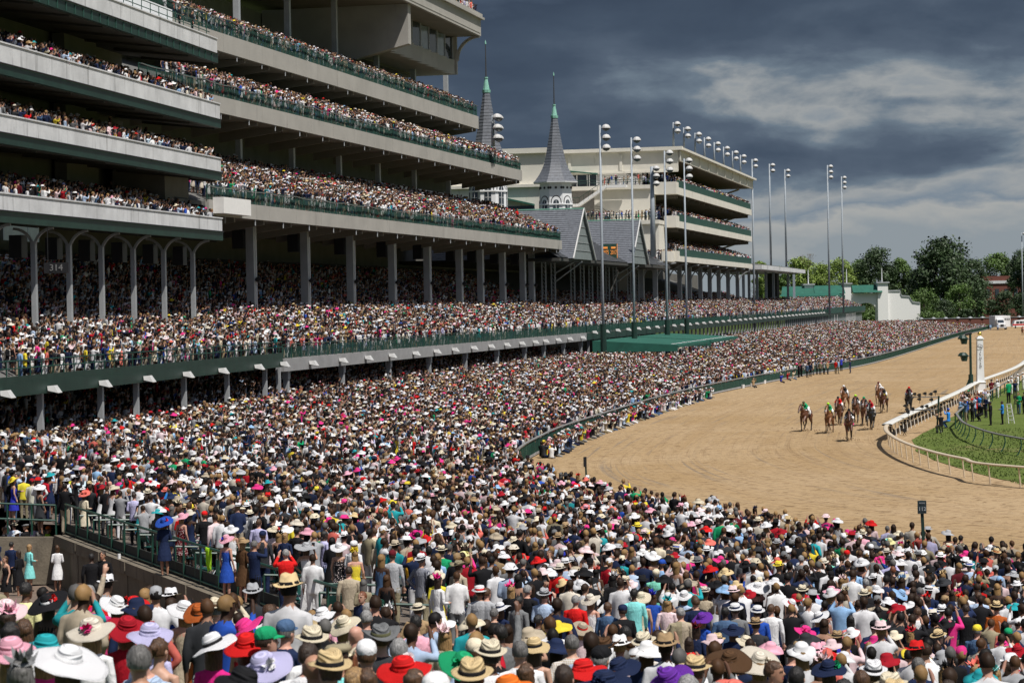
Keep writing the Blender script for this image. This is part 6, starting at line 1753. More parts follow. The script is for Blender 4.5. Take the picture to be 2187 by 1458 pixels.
stand(FB, 330, 560, .5, 12, lambda s: 5.88 + .36 * max(0, s - .5), .66); stand(FB, 560, 845, .5, 9, lambda s: 5.88 + .36 * max(0, s - .5), .8, .95)
for k in range(3): stand(FA, tl - (0, 6, 10)[k], tA1 - .6, .5, 4.6 if k == 0 else 3.4, (lambda zt: (lambda s: zt - 1.02 + .36 * max(0, s - .6)))(TA[k][0]))
for k, (s_, zr, zt, zb, ue, ve) in enumerate(TB): stand(FB, FB.t_of(s_, 455, 150), tends[k] - .5, s_ + .6, s_ + (9.3 if k == 0 else 4.6), (lambda s_, zt: (lambda s: zt - .12 + (.42 * (s - s_ - .3))))(s_, zt), .52, .78)
for k, (zr, zt, zb) in enumerate(TD): stand(FB, tD0 + .3, tD1 - .5, 5.0, 12, (lambda zt: (lambda s: zt - .5 + .33 * (s - 4.7)))(zt), .6, .8)
stand(FB, tD0 - 9.5, tD0 - 8.3, 6.6, 24, lambda s: 24.3, .5, .6); stand(FB, tD0 - 4.6, tD0 - 3.6, 8.8, 18, lambda s: 30.8, .5, .7, .8); stand(FB, tD0 - 14.4, tD0 - 2, 5.6, 8.5, lambda s: 17.15, .55, .8)
stand(FB, te1 - 14, te1 - .5, 15.6, 17.5, lambda s: 48.8, .6, .8)
zj = np.array(pts); nn0 = len(pts)
for i_, p_ in enumerate(pts):
    if i_ < n_crouch0 or i_ >= n_crouch1:
        if random.random() < .07: pts[i_] = (p_[0], p_[1], p_[2] + (random.uniform(.12, .35) if random.random() < .5 else -random.uniform(.2, .55)))
P = np.array(pts); n = len(P)
fx = LOOK.x - P[:, 0]; fy = LOOK.y - P[:, 1]
ang = np.arctan2(-fx, fy)
side = P[:, 1] > 150   # people in the stands look across the track and towards the pack
ang[side] = np.arctan2(-1.0, np.where(P[side, 1] < 250, .15, -.45)) + 0
ang += rng.normal(0, .35, n)
def hexes(names): return np.array([PAL[x] for x in names])
topc = hexes(['white'] * 20 + ['black'] * 17 + ['navy'] * 12 + ['charcoal'] * 5 + ['grey'] * 2 + ['paleblue'] * 3 + ['ivory'] * 3 + ['beige', 'khaki', 'cream', 'skyblue', 'palepink', 'palepink', 'palepink', 'hotpink', 'red', 'crimson', 'coral', 'lavender', 'silver', 'silver', 'denim', 'tan', 'maroon'] + ['teal', 'green', 'yellow', 'blue'])
hatc = hexes(['white'] * 20 + ['cream'] * 4 + ['straw'] * 2 + ['ivory'] * 2 + ['black'] * 9 + ['hotpink', 'palepink', 'red', 'crimson', 'navy', 'charcoal'] + ['silver'] * 3 + ['palepink'] * 3 + ['navy', 'navy', 'red', 'crimson', 'hotpink', 'pink', 'coral', 'tan', 'tan', 'beige', 'beige', 'grey', 'skyblue', 'teal', 'yellow', 'purple', 'green'][:15])
botc = hexes(['charcoal', 'navy', 'black', 'khaki', 'beige', 'denim', 'grey', 'white']); hairc = np.array([HAIRC[x] for x in ('black', 'darkbrown', 'darkbrown', 'black', 'darkbrown', 'brown', 'blonde', 'blonde', 'saltpepper', 'darkbrown')])
skinc = .86 * np.array([(.52, .30, .21), (.42, .22, .14), (.56, .30, .22), (.50, .28, .19), (.13, .06, .035), (.07, .035, .022)])
wv = np.array([10.5 if hd is None and not f else (6.5 if hd is None else (3.0 if hd in ('wide', 'sun') else (1.2 if hd == 'fasc' else 2.2))) for f, hd in VSEX]); wv = wv / wv.sum()
vi = rng.choice(NV - 2, n, p=wv[:NV - 2] / wv[:NV - 2].sum()); vi[n_crouch0:n_crouch1] = rng.choice([NV - 2, NV - 1], n_crouch1 - n_crouch0)
me = bpy.data.meshes.new('spectator_crowd'); me.vertices.add(n); me.vertices.foreach_set('co', P.astype(np.float32).ravel())
def attr(name, typ, data, f):
    a = me.attributes.new(name, typ, 'POINT'); a.data.foreach_set(f, data.ravel())
def cattr(name, pal):
    c = pal[rng.integers(0, len(pal), n)] * rng.uniform(.8, 1.1, (n, 1)); a4 = np.ones((n, 4), np.float32); a4[:, :3] = np.clip(c, 0, .84); attr(name, 'FLOAT_COLOR', a4, 'color')
lum = np.array([1.0 + .55 * noise.noise(Vector((p[0] * .11, p[1] * .05, p[2] * .2))) for p in pts])
def cattr2(name, pal):
    c = pal[rng.integers(0, len(pal), n)] * rng.uniform(.7, 1.08, (n, 1)) * lum[:, None]; a4 = np.ones((n, 4), np.float32); a4[:, :3] = np.clip(c, 0, .84); attr(name, 'FLOAT_COLOR', a4, 'color')
cattr2('top_c', topc); cattr('hat_c', hatc); cattr('bot_c', botc); cattr('hair_c', hairc); cattr('skin_c', skinc)
attr('idx', 'INT', vi.astype(np.int32), 'value')
rot = np.zeros((n, 3), np.float32); rot[:, 2] = ang; rot[:, 0] = rng.normal(-.04, .06, n); attr('rot', 'FLOAT_VECTOR', rot, 'vector')
scl_ = np.where(np.array([f for f, h in VSEX])[vi] == 1, .94, 1.0) * rng.normal(1, .048, n); attr('scl', 'FLOAT', scl_.astype(np.float32), 'value')
crowd = link('spectator_crowd', me, label='dense mass of hatted spectators packing the apron, deck and balconies', cat='crowd', kind='stuff')
ng = bpy.data.node_groups.new('crowd_instances', 'GeometryNodeTree')
ng.interface.new_socket('Geometry', in_out='INPUT', socket_type='NodeSocketGeometry'); ng.interface.new_socket('Geometry', in_out='OUTPUT', socket_type='NodeSocketGeometry')
gi = ng.nodes.new('NodeGroupInput'); go = ng.nodes.new('NodeGroupOutput'); iop = ng.nodes.new('GeometryNodeInstanceOnPoints'); ci = ng.nodes.new('GeometryNodeCollectionInfo')
ci.inputs['Collection'].default_value = crowd_col; ci.inputs['Separate Children'].default_value = True; ci.inputs['Reset Children'].default_value = True
def na(name, dt):
    a = ng.nodes.new('GeometryNodeInputNamedAttribute'); a.data_type = dt; a.inputs['Name'].default_value = name; return a.outputs['Attribute']
iop.inputs['Pick Instance'].default_value = True
ng.links.new(gi.outputs[0], iop.inputs['Points']); ng.links.new(ci.outputs[0], iop.inputs['Instance']); ng.links.new(na('idx', 'INT'), iop.inputs['Instance Index'])
ng.links.new(na('rot', 'FLOAT_VECTOR'), iop.inputs['Rotation']); ng.links.new(na('scl', 'FLOAT'), iop.inputs['Scale']); ng.links.new(iop.outputs[0], go.inputs[0])
md = crowd.modifiers.new('crowd_instances', 'NODES'); md.node_group = ng
print('CROWD', n, 'apron', n_apron, 'individuals', len(people), 'fill', nfill, 'overflow', len(overflow))
# ================================================================== HORSES AND JOCKEYS
HT = ['coat', 'leg', 'hoof', 'muzzle']
def horse_prims(pose):
    P = Prims()
    P.limb([(0, -.92, 1.30, .17), (0, -.75, 1.36, .255), (0, -.5, 1.38, .28), (0, -.15, 1.31, .285), (0, .2, 1.27, .285), (0, .48, 1.28, .26), (0, .66, 1.28, .20)], 'coat', 16)
    P.limb([(0, .42, 1.42, .20), (0, .68, 1.52, .175), (0, .95, 1.74, .125), (0, 1.10, 1.88, .105)], 'coat', 12)
    P.limb([(0, 1.05, 1.93, .105), (0, 1.22, 1.84, .105), (0, 1.42, 1.66, .075), (0, 1.56, 1.52, .062)], 'coat', 12); P.limb([(0, 1.54, 1.53, .064), (0, 1.60, 1.47, .058)], 'muzzle', 10)
    for sx in (-1, 1): P.limb([(sx * .055, 1.06, 1.98, .035), (sx * .07, 1.03, 2.13, .012)], 'coat', 6)
    def leg(sx, pts):
        x = sx * .15; P.limb([(x, *p[:2], p[2]) for p in pts[:3]], 'coat', 10); P.limb([(x, *p[:2], p[2]) for p in pts[2:-1]], 'leg', 8); a, b = pts[-2], pts[-1]; P.limb([(x, *a[:2], .05), (x, b[0], b[1], .058)], 'hoof', 8)
    FD = [(.50, 1.12, .14), (.56, .88, .095), (.60, .62, .062), (.57, .36, .042), (.56, .16, .045), (.58, .05, .05)]
    FU = [(.52, 1.12, .14), (.74, .92, .095), (.95, .76, .064), (.86, .52, .044), (.68, .40, .045), (.62, .33, .05)]
    HD = [(-.66, 1.18, .19), (-.58, .92, .13), (-.88, .60, .068), (-.80, .36, .048), (-.76, .16, .048), (-.72, .05, .05)]
    HU = [(-.66, 1.18, .19), (-.40, .94, .13), (-.52, .62, .068), (-.28, .42, .048), (-.14, .24, .048), (-.05, .18, .05)]
    if pose: leg(1, FD); leg(-1, FU); leg(1, HU); leg(-1, HD)
    else: leg(1, FU); leg(-1, FD); leg(1, HD); leg(-1, HU)
    return P
COATS = {'bay': ((.11, .042, .02), (.02, .012, .01)), 'chestnut': ((.20, .085, .035), (.13, .06, .03)), 'darkbay': ((.085, .03, .015), (.015, .01, .008)), 'black': ((.014, .013, .014), (.012, .012, .012)), 'grey': ((.17, .165, .16), (.08, .08, .08))}
def coatm(n, k): return mat(f'{n}_{"coat" if not k else "points"}', COATS[n][k], .42, var=.2, vscl=2.5)
HM = [horse_prims(p).remesh('horse_body', .026, .5, [coatm('bay', 0), coatm('bay', 1), M_SHOE, coatm('bay', 1)], HT) for p in (0, 1)]
q = MB(); prev = None
for k in range(7):
    w = Vector((0, -.98 - .10 * math.sin(k / 6 * 3), 1.38 - .13 * k)) + Vector((0, -.05 * k, 0))
    if prev is not None: q.tube(prev, w, .055 + .03 * math.sin(k / 6 * 3), .06, 7)
    prev = w
TAILM = q.mesh('tail', coatm('bay', 1), True)
q = MB()
for k in range(12):
    f = k / 11; c = Vector((0, .55 + .5 * f, 1.66 + .36 * f)); q.add([c + Vector((-.02, -.06, -.08)), c + Vector((.02, -.06, -.08)), c + Vector((.05, .03, .03)), c + Vector((-.05, .03, .05))], [(0, 1, 2, 3)]); q.bar(c + Vector((.0, -.06, 0)), c + Vector((.07, 0, -.1)), .07, .03)
MANEM = q.mesh('mane', coatm('bay', 1))
q = MB(); q.sweep([Vector((0, -.38, 1.62)), Vector((0, .12, 1.575))], [(-.30, -.28), (-.27, -.08), (0, .03), (.27, -.08), (.30, -.28), (.285, -.28), (.25, -.09), (0, .01), (-.25, -.09), (-.285, -.28)]); CLOTHM = q.mesh('saddle_cloth', M_WHITE)
q = MB()
for sx in (-1, 1): q.tube((sx * .075, 1.48, 1.60), (sx * .12, .72, 1.66), .012, n=4); q.tube((sx * .11, 1.12, 1.93), (sx * .075, 1.46, 1.62), .014, n=4)
q.tube((-.09, 1.34, 1.72), (.09, 1.34, 1.72), .045, n=6); BRIDM = q.mesh('bridle', M_BLACK)
q = MB(); q.add([(-.025, 1.27, 1.905), (.025, 1.27, 1.905), (.035, 1.50, 1.68), (-.035, 1.50, 1.68)], [(0, 1, 2, 3)]); BLAZM = q.mesh('blaze', M_WHITE)
def jockey_prims():
    P = Prims()
    P.limb([(0, -.28, 1.78, .15), (0, -.05, 1.88, .145), (0, .18, 1.97, .165), (0, .30, 2.00, .12)], 'top', 14)
    P.limb([(0, .30, 2.02, .055), (0, .40, 2.08, .05)], 'skin'); P.ell((0, .44, 2.12), (.078, .09, .105), 'skin', 12); P.limb([(0, .52, 2.10, .012), (0, .55, 2.085, .013)], 'skin', 6)
    for sx in (-1, 1):
        P.limb([(sx * .14, .24, 1.98, .065), (sx * .25, .38, 1.80, .05), (sx * .22, .42, 1.76, .045)], 'top'); P.limb([(sx * .235, .40, 1.78, .046), (sx * .10, .66, 1.70, .032)], 'top'); hand(P, (sx * .10, .66, 1.70), (-sx * .2, .8, -.3), sx, False)
        P.limb([(sx * .10, -.28, 1.74, .12), (sx * .27, .12, 1.62, .085), (sx * .28, .18, 1.56, .07)], 'bottom'); P.limb([(sx * .28, .16, 1.58, .066), (sx * .30, -.10, 1.25, .05)], 'bottom'); P.limb([(sx * .30, -.08, 1.27, .05), (sx * .30, -.14, 1.16, .045)], 'shoe'); P.limb([(sx * .30, -.14, 1.14, .045), (sx * .31, .08, 1.12, .035)], 'shoe')
    return P
JM = jockey_prims().remesh('jockey_body', .014, .35, MM, TAGS)
q = MB(); q.lathe([(.098, -.03), (.104, .01), (.10, .05), (.08, .095), (.045, .122), (0, .13)], (0, .43, 2.13), 14, fn=lambda p, a, r: Vector((p.x, p.y * 1.12, p.z))); HELM = q.mesh('helmet', M_WHITE, True)
q = MB(); q.box((-.075, .50, 2.115), (.075, .55, 2.15)); GOGM = q.mesh('goggles', M_BLACK)
RUN = [(1718, 921, 'bay', 'olive', 'green', 'grey', -.50, 1, 'Bay racehorse farthest left of the field with its head turned out', 'Jockey in green silks and dark green cap on the leftmost horse', 0),
       (1770, 925, 'chestnut', 'lime', 'green', 'white', -.30, 1, 'Chestnut racehorse second from the left of the leading row', 'Jockey in bright lime cap and green silks on a chestnut horse', 1),
       (1791, 908, 'bay', 'charcoal', 'red', 'white', -.28, 0, 'Bay racehorse just behind the chestnut with the lime cap', 'Jockey in dark cap and red and black silks in the second row', 0),
       (1803, 877, 'chestnut', 'white', 'charcoal', 'white', -.38, 1, 'Chestnut racehorse with white blaze at the back left', 'Jockey in white cap and black silks on the chestnut with a blaze', 1),
       (1814, 942, 'darkbay', 'black', 'black', 'hotpink', -.12, 1, 'Dark bay racehorse nearest the camera leading the field', 'Jockey all in black with pink boots on the leading horse', 0),
       (1828, 903, 'bay', 'lime', 'charcoal', 'navy', -.20, 0, 'Dark racehorse directly behind the leader', 'Jockey in pale lime cap directly behind the leading horse', 0),
       (1846, 909, 'bay', 'green', 'charcoal', 'white', -.22, 1, 'Bay racehorse left of the black horse', 'Jockey in dark green cap left of the red capped rider', 1),
       (1859, 918, 'black', 'crimson', 'crimson', 'white', -.30, 0, 'Black racehorse with white face right of the leader', 'Jockey in crimson cap with yellow sleeves on the black horse', 1),
       (1886, 882, 'darkbay', 'white', 'charcoal', 'white', -.35, 1, 'Dark bay racehorse in front at the right rear of the field', 'Jockey in white cap and dark silks at the right rear', 1),
       (1877, 868, 'chestnut', 'maroon', 'white', 'white', -.30, 0, 'Chestnut racehorse last of the pair at the right rear', 'Jockey in maroon cap and pink white silks at the very back', 0),
       (1942, 882, 'black', 'red', 'maroon', 'white', -.10, 0, 'Black racehorse alone near the rail behind the camera rig', 'Jockey in red cap alone near the inside rail', 0),
       (2184, 716, 'chestnut', 'black', 'red', 'white', -.2, 1, 'Chestnut lead pony far away by the white truck', 'Rider in red coat on the distant lead pony', 0)]
for (u, v, cn_, cap_, silk, pants, hx, ps, hl, jl, bl) in RUN:
    p = at_z(u, v, 0); d = Vector((hx, -1, 0)).normalized(); rz = math.atan2(-d.x, d.y); s_ = 1.0
    c = p - d * .35; e = empty('racehorse', (c.x, c.y, 0), hl, 'horse', 'racehorses galloping', rz)
    ob('body', HM[ps], e, [coatm(cn_, 0), coatm(cn_, 1), M_SHOE, coatm(cn_, 1)]); ob('tail', TAILM, e, [coatm(cn_, 1)]); ob('mane', MANEM, e, [coatm(cn_, 1)])
    ob('saddle_cloth', CLOTHM, e, [fabric(random.choice(['white', 'navy', 'silver', 'yellow']))]); ob('bridle', BRIDM, e)
    if bl: ob('blaze', BLAZM, e)
    j = empty('person', (c.x, c.y, .0), jl, 'jockey', 'jockeys on the racehorses', rz)
    ob('body', JM, j, [SKIN[1], fabric(silk), fabric('white'), fabric('black') if pants != 'hotpink' else fabric('hotpink'), M_EYE, M_LIP]); ob('helmet', HELM, j, [fabric(cap_)]); ob('goggles', GOGM, j)
# sand kicked up by hooves
q = MB()
for (u, v, *_r) in RUN[:11]:
    p = at_z(u, v, 0)
    for k in range(46):
        a = random.uniform(0, 6.28); r_ = abs(random.gauss(0, .55)); c = Vector((p.x + math.cos(a) * r_, p.y + .3 + math.sin(a) * r_, abs(random.gauss(0, .13)))); s_ = random.uniform(.015, .05)
        q.add([c + Vector((s_, 0, 0)), c + Vector((-s_, s_, 0)), c + Vector((0, -s_, 0)), c + Vector((0, 0, s_ * 1.5))], [(0, 1, 3), (1, 2, 3), (2, 0, 3), (0, 2, 1)])
q.build('flying_sand_clods', mat('sand_clod', (.24, .15, .07), .95), kind='stuff', label='small clods of sand thrown up round the galloping hooves', cat='sand')

# ------------------------------------------------------------------ infield staff and photographers
INF = [(2052, 898, 'm', 'hair', 'brown', 'skyblue', 'front', 'charcoal', 'Man in light blue shirt at the end of the turf rail'), (2066, 897, 'm', 'cap', 'white', 'blue', 'up', 'black', 'Photographer in blue vest and white cap beside the turf rail'),
       (2081, 893, 'm', 'hair', 'darkbrown', 'paleblue', 'up', 'navy', 'Photographer in pale blue shirt in the huddle below the finish post'), (2092, 889, 'm', 'cap', 'navy', 'brightblue', 'up', 'black', 'Photographer in bright blue vest in the huddle'),
       (2073, 884, 'w', 'hair', 'blonde', 'cream', 'phone', 'black', 'Blonde woman in cream jacket in the huddle below the finish post'), (2101, 886, 'm', 'hair', 'black', 'grey', 'up', 'charcoal', 'Photographer in grey shirt at the right of the huddle'),
       (2060, 886, 'm', 'cap', 'black', 'charcoal', 'up', 'black', 'Photographer in charcoal jacket left of the green light pole'), (2088, 878, 'm', 'hair', 'brown', 'maroon', 'up', 'navy', 'Photographer in maroon top at the back of the huddle'),
       (2110, 878, 'm', 'cap', 'silver', 'white', 'up', 'black', 'Photographer in white shirt behind the huddle'), (2097, 899, 'm', 'hair', 'black', 'black', 'crouch', 'black', 'Photographer crouching in black at the front of the huddle'),
       (2116, 908, 'm', 'cap', 'charcoal', 'black', 'front', 'black', 'Man in black vest with white patches standing alone on the turf'), (2141, 906, 'm', 'hair', 'darkbrown', 'brightblue', 'front', 'black', 'Man in bright blue vest beside the white step ladder'),
       (2176, 884, 'm', 'hair', 'brown', 'green', 'front', 'denim', 'Man in green shirt and jeans behind a tripod'), (2188, 884, 'm', 'cap', 'black', 'charcoal', 'down', 'black', 'Man in dark jacket cut by the right edge'),
       (2118, 850, 'm', 'cap', 'black', 'maroon', 'hip', 'navy', 'Man in dark red top behind the green rail'), (2130, 850, 'm', 'cap', 'white', 'white', 'front', 'white', 'Cadet in white uniform left of the green jacket'),
       (2161, 842, 'm', 'cap', 'white', 'white', 'front', 'white', 'Cadet in white uniform leaning on the turf rail'), (2174, 836, 'm', 'cap', 'white', 'white', 'front', 'white', 'Cadet in white uniform second from the right edge'),
       (2185, 832, 'm', 'cap', 'white', 'white', 'front', 'white', 'Cadet in white uniform nearest the right edge'), (2168, 852, 'm', 'cap', 'navy', 'navy', 'up', 'charcoal', 'Photographer in navy vest in front of the cadets'),
       (2026, 914, 'm', 'cap', 'blue', 'brightblue', 'crouch', 'denim', 'Man in bright blue jacket sitting low by the camera rig'), (2010, 925, 'm', 'hair', 'brown', 'black', 'crouch', 'grey', 'Man in black jacket slumped low beside the camera rig'),
       (1816, 797, 'm', 'cap', 'navy', 'navy', 'down', 'navy', 'Lone man in navy walking along the green fence'), (1834, 776, 'm', 'hair', 'black', 'black', 'crouch', 'black', 'Man in black sitting against the far green fence'),
       (2063, 903, 'm', 'panama', 'cream', 'denim', 'up', 'khaki', 'Photographer in cream panama hat and denim shirt beside the turf rail'), (2077, 900, 'm', 'cap', 'red', 'charcoal', 'up', 'black', 'Photographer in red cap and charcoal jacket in the huddle'), (2086, 884, 'w', 'hair', 'brown', 'red', 'front', 'black', 'Woman in red top in the middle of the huddle'), (2096, 882, 'm', 'cap', 'tan', 'olive', 'up', 'black', 'Photographer in tan cap and olive vest in the huddle'), (2106, 892, 'm', 'hair', 'saltpepper', 'navy', 'front', 'charcoal', 'Man in navy jacket at the right of the huddle'), (2057, 880, 'm', 'hair', 'brown', 'palepink', 'up', 'navy', 'Photographer in pale pink shirt at the foot of the green light pole'), (2069, 878, 'm', 'cap', 'green', 'black', 'up', 'black', 'Photographer in green cap at the back of the huddle'), (2104, 874, 'm', 'hair', 'blonde', 'lavender', 'up', 'charcoal', 'Photographer in lavender shirt behind the finish post base')]
for i, (u, v, sex, hd, hc, top, pose, bt, lab) in enumerate(INF):
    p = at_z(u, v, .03 if u > 1950 else 0); rz = math.atan2(-(24 - p.x), (178 - p.y)) if p.y < 230 else R(70); low = pose == 'crouch'
    make_person((p.x, p.y, .03 - (.32 if low else 0)), rz + R(random.gauss(0, 12)), sex, hd, hc, top, pose, bt, random.choice([0, 1, 2, 3]), hc if hc in HAIRC else 'brown', SCALE[sex], label=lab, group='staff and photographers by the finish')
# man in green on the ladder + white step ladder
pl_ = at_z(2146, 904, .03); yg = pl_.y - .0
e = empty('step_ladder', (pl_.x + .45, yg, .03), 'white aluminium step ladder with a man in green standing on it', 'ladder')
for sx in (-.22, .22): MB().bar((pl_.x + .45 + sx, yg - .35, .03), (pl_.x + .35 + sx * .7, yg + .1, 1.55), .05, .03).build('side_rail', M_LAMP, e); MB().bar((pl_.x + .45 + sx, yg + .6, .03), (pl_.x + .35 + sx * .7, yg + .15, 1.5), .04, .03).build('back_leg', M_LAMP, e)
for k in range(5): z = .3 + k * .3; MB().box((pl_.x + .45 - .21 - .02 * k, yg - .35 + .09 * (k + 1) - .06, z), (pl_.x + .45 + .2 - .03 * k, yg - .35 + .09 * (k + 1) + .06, z + .03)).build('tread', M_LAMP, e)
make_person((pl_.x + .35, yg + .12, 1.56), R(25), 'm', 'cap', 'white', 'green', 'front', 'black', 0, 'brown', 1.0, label='Man in bright green jacket standing high on the step ladder', group='staff and photographers by the finish')
bpy.data.objects[-1] if False else None
# tripod behind the green shirt man
pt_ = at_z(2168, 886, .03); e = empty('tripod', pt_, 'black camera tripod on the turf near the right edge', 'tripod')
for a in (0, 2.1, 4.2): MB().tube((pt_.x + .35 * math.cos(a), pt_.y + .35 * math.sin(a), .03), (pt_.x, pt_.y, 1.4), .02, n=5).build('leg', M_BLACK, e)
MB().box((pt_.x - .1, pt_.y - .15, 1.4), (pt_.x + .1, pt_.y + .2, 1.6)).build('camera', M_BLACK, e)
# remote camera rig over the rail
pr = at_z(2006, 925, 0.0); yR = pr.y; e = empty('camera_rig', pr, 'black pipe rig carrying a row of remote cameras over the inside rail', 'camera rig')
def rp(u, v): return at_y(u, v, yR)
MB().tube(rp(2001, 925), rp(2005, 845), .07, n=6).build('upright', M_GREEN, e); MB().tube(rp(2013, 922), rp(2008, 868), .05, n=6).build('upright', M_BLACK, e)
for a, b_ in (((2006, 848), (1950, 847)), ((2004, 874), (1934, 876)), ((2004, 892), (1985, 876)), ((1952, 847), (1940, 862))): MB().tube(rp(*a), rp(*b_), .04, n=5).build('arm', M_BLACK, e)
for (u, v) in ((1954, 841), (1964, 843), (1976, 840), (1989, 841), (1998, 836), (1964, 852), (1990, 853), (1970, 868), (1980, 867), (1950, 872), (1938, 874), (1944, 856), (1934, 866), (1940, 880)):
    c = rp(u, v); q = MB(); q.box((c.x - .09, c.y - .06, c.z - .1), (c.x + .09, c.y + .06, c.z + .1)); q.tube(c, c + Vector((-.1, .28, -.02)), .06, n=6); q.tube(c - Vector((0, 0, .1)), c - Vector((0, 0, .3)), .015, n=4); q.build('remote_camera', M_BLACK, e)
# cameras and plants along the foot of the white rail
for k in range(26):
    i_ = 1 + k; p = resample(INNER, 400)[0]; break
RS = [at_z(u, v, 0) for u, v in ((1932, 930), (1928, 922), (1930, 914), (1937, 909), (1945, 903), (1953, 899), (1961, 895), (1969, 891), (1977, 887), (1985, 883), (1993, 880), (2001, 877), (2009, 873), (2017, 869), (2026, 866), (2034, 862), (1905, 930), (1908, 937), (1902, 924))]
for i, p in enumerate(RS):
    q = MB(); q.box((p.x - .14, p.y - .1, .25), (p.x + .14, p.y + .1, .5)); q.tube((p.x, p.y, .38), (p.x - .15, p.y + .3, .4), .09, n=7); q.tube((p.x - .12, p.y, 0), (p.x, p.y, .26), .02, n=4); q.tube((p.x + .12, p.y, 0), (p.x, p.y, .26), .02, n=4)
    o = q.build('ground_camera', M_BLACK); tag(o, 'black remote camera on a short stand at the foot of the white rail', 'camera', 'remote cameras under the white rail')
# photographers crouched along the outer fence
FPH = [(1150, 962), (1165, 950), (1182, 944), (1197, 938), (1212, 932), (1243, 925), (1262, 915), (1280, 909), (1296, 905), (1318, 899), (1338, 893), (1356, 888), (1374, 883), (1392, 878), (1410, 873), (1428, 868), (1446, 864), (1462, 860), (1609, 828), (1668, 818), (1682, 813), (1694, 811)]
sh_ = ['white', 'teal', 'black', 'navy', 'charcoal', 'skyblue', 'maroon', 'olive', 'grey', 'orange', 'khaki', 'denim', 'paleblue', 'brown', 'silver', 'beige', 'lavender', 'green', 'tan', 'royal', 'crimson', 'cream']
for i, (u, v) in enumerate(FPH):
    p = at_z(u, v, 0); c = sh_[i % len(sh_)]; pos = ['nearest the sharp bend', 'second from the bend', 'third from the bend'][i] if i < 3 else ''
    side_ = ('left part' if u < 1260 else 'middle part' if u < 1400 else 'far part')
    make_person((p.x, p.y, -.66), R(-120 + random.uniform(-30, 25)), 'm', ['hair', 'cap', 'hair', 'panama'][i % 4], ['brown', 'black', 'darkbrown', 'cream'][i % 4], c, 'crouch', random.choice(['denim', 'charcoal', 'khaki', 'black']), random.choice([0, 1, 2]), 'brown', 1.0,
                label=f'Photographer in {cn(c)} crouched on the sand by the {side_} of the green fence' if not pos else f'Photographer in {cn(c)} crouched on the sand {pos} of the fence', group='photographers along the outer fence')
STD = [(1700, 803), (1706, 806), (1712, 804), (1719, 802), (1724, 806), (1731, 804), (1737, 801), (1745, 800), (1752, 800), (1760, 799), (1768, 799), (1785, 798), (1791, 798), (1797, 792)]
for i, (u, v) in enumerate(STD):
    p = at_z(u, v, 0); c = ['maroon', 'black', 'charcoal', 'white', 'denim', 'navy', 'beige', 'grey', 'khaki', 'silver', 'tan', 'red', 'skyblue', 'royal'][i]
    make_person((p.x, p.y, 0), R(-100 + random.uniform(-60, 60)), 'm', 'hair' if i % 3 else 'cap', 'black', c, random.choice(['down', 'front', 'up']), random.choice(['charcoal', 'black', 'khaki']), 0, 'darkbrown', 1.0, label=f'Person in {cn(c)} standing on the sand {"left" if i < 5 else "mid" if i < 10 else "right"} in the far fence group', group='people standing on the sand by the fence')
# white buckets at the foot of the fence
for (u, v, w_) in ((1587, 829, 'leftmost'), (1606, 826, 'second'), (1633, 819, 'third'), (1649, 814, 'rightmost')):
    p = at_z(u, v, 0); q = MB(); q.lathe([(.0, 0), (.16, 0), (.2, .42), (.17, .42), (.14, .05), (0, .05)], p, 10); tag(q.build('bucket', M_WHITE), w_ + ' of four white buckets at the foot of the green fence', 'bucket', 'white buckets by the fence')
# people on the terraces: the two men by the left terrace rail
for (u, v, y, lab) in ((411, 40, 172, 'Man in black standing alone on the pale upper terrace at the left'), (456, 72, 175, 'Man in dark clothes at the end of the upper terrace rail')):
    p = at_y(u, v, y); t_, s_ = FA.st(p.x, p.y); w = FA.p(t_, 1.0, 30.29); make_person(w, R(-80), 'm', 'hair', 'black', 'black', 'front', 'black', 1, 'black', 1.05, label=lab, group='men on the upper terrace')

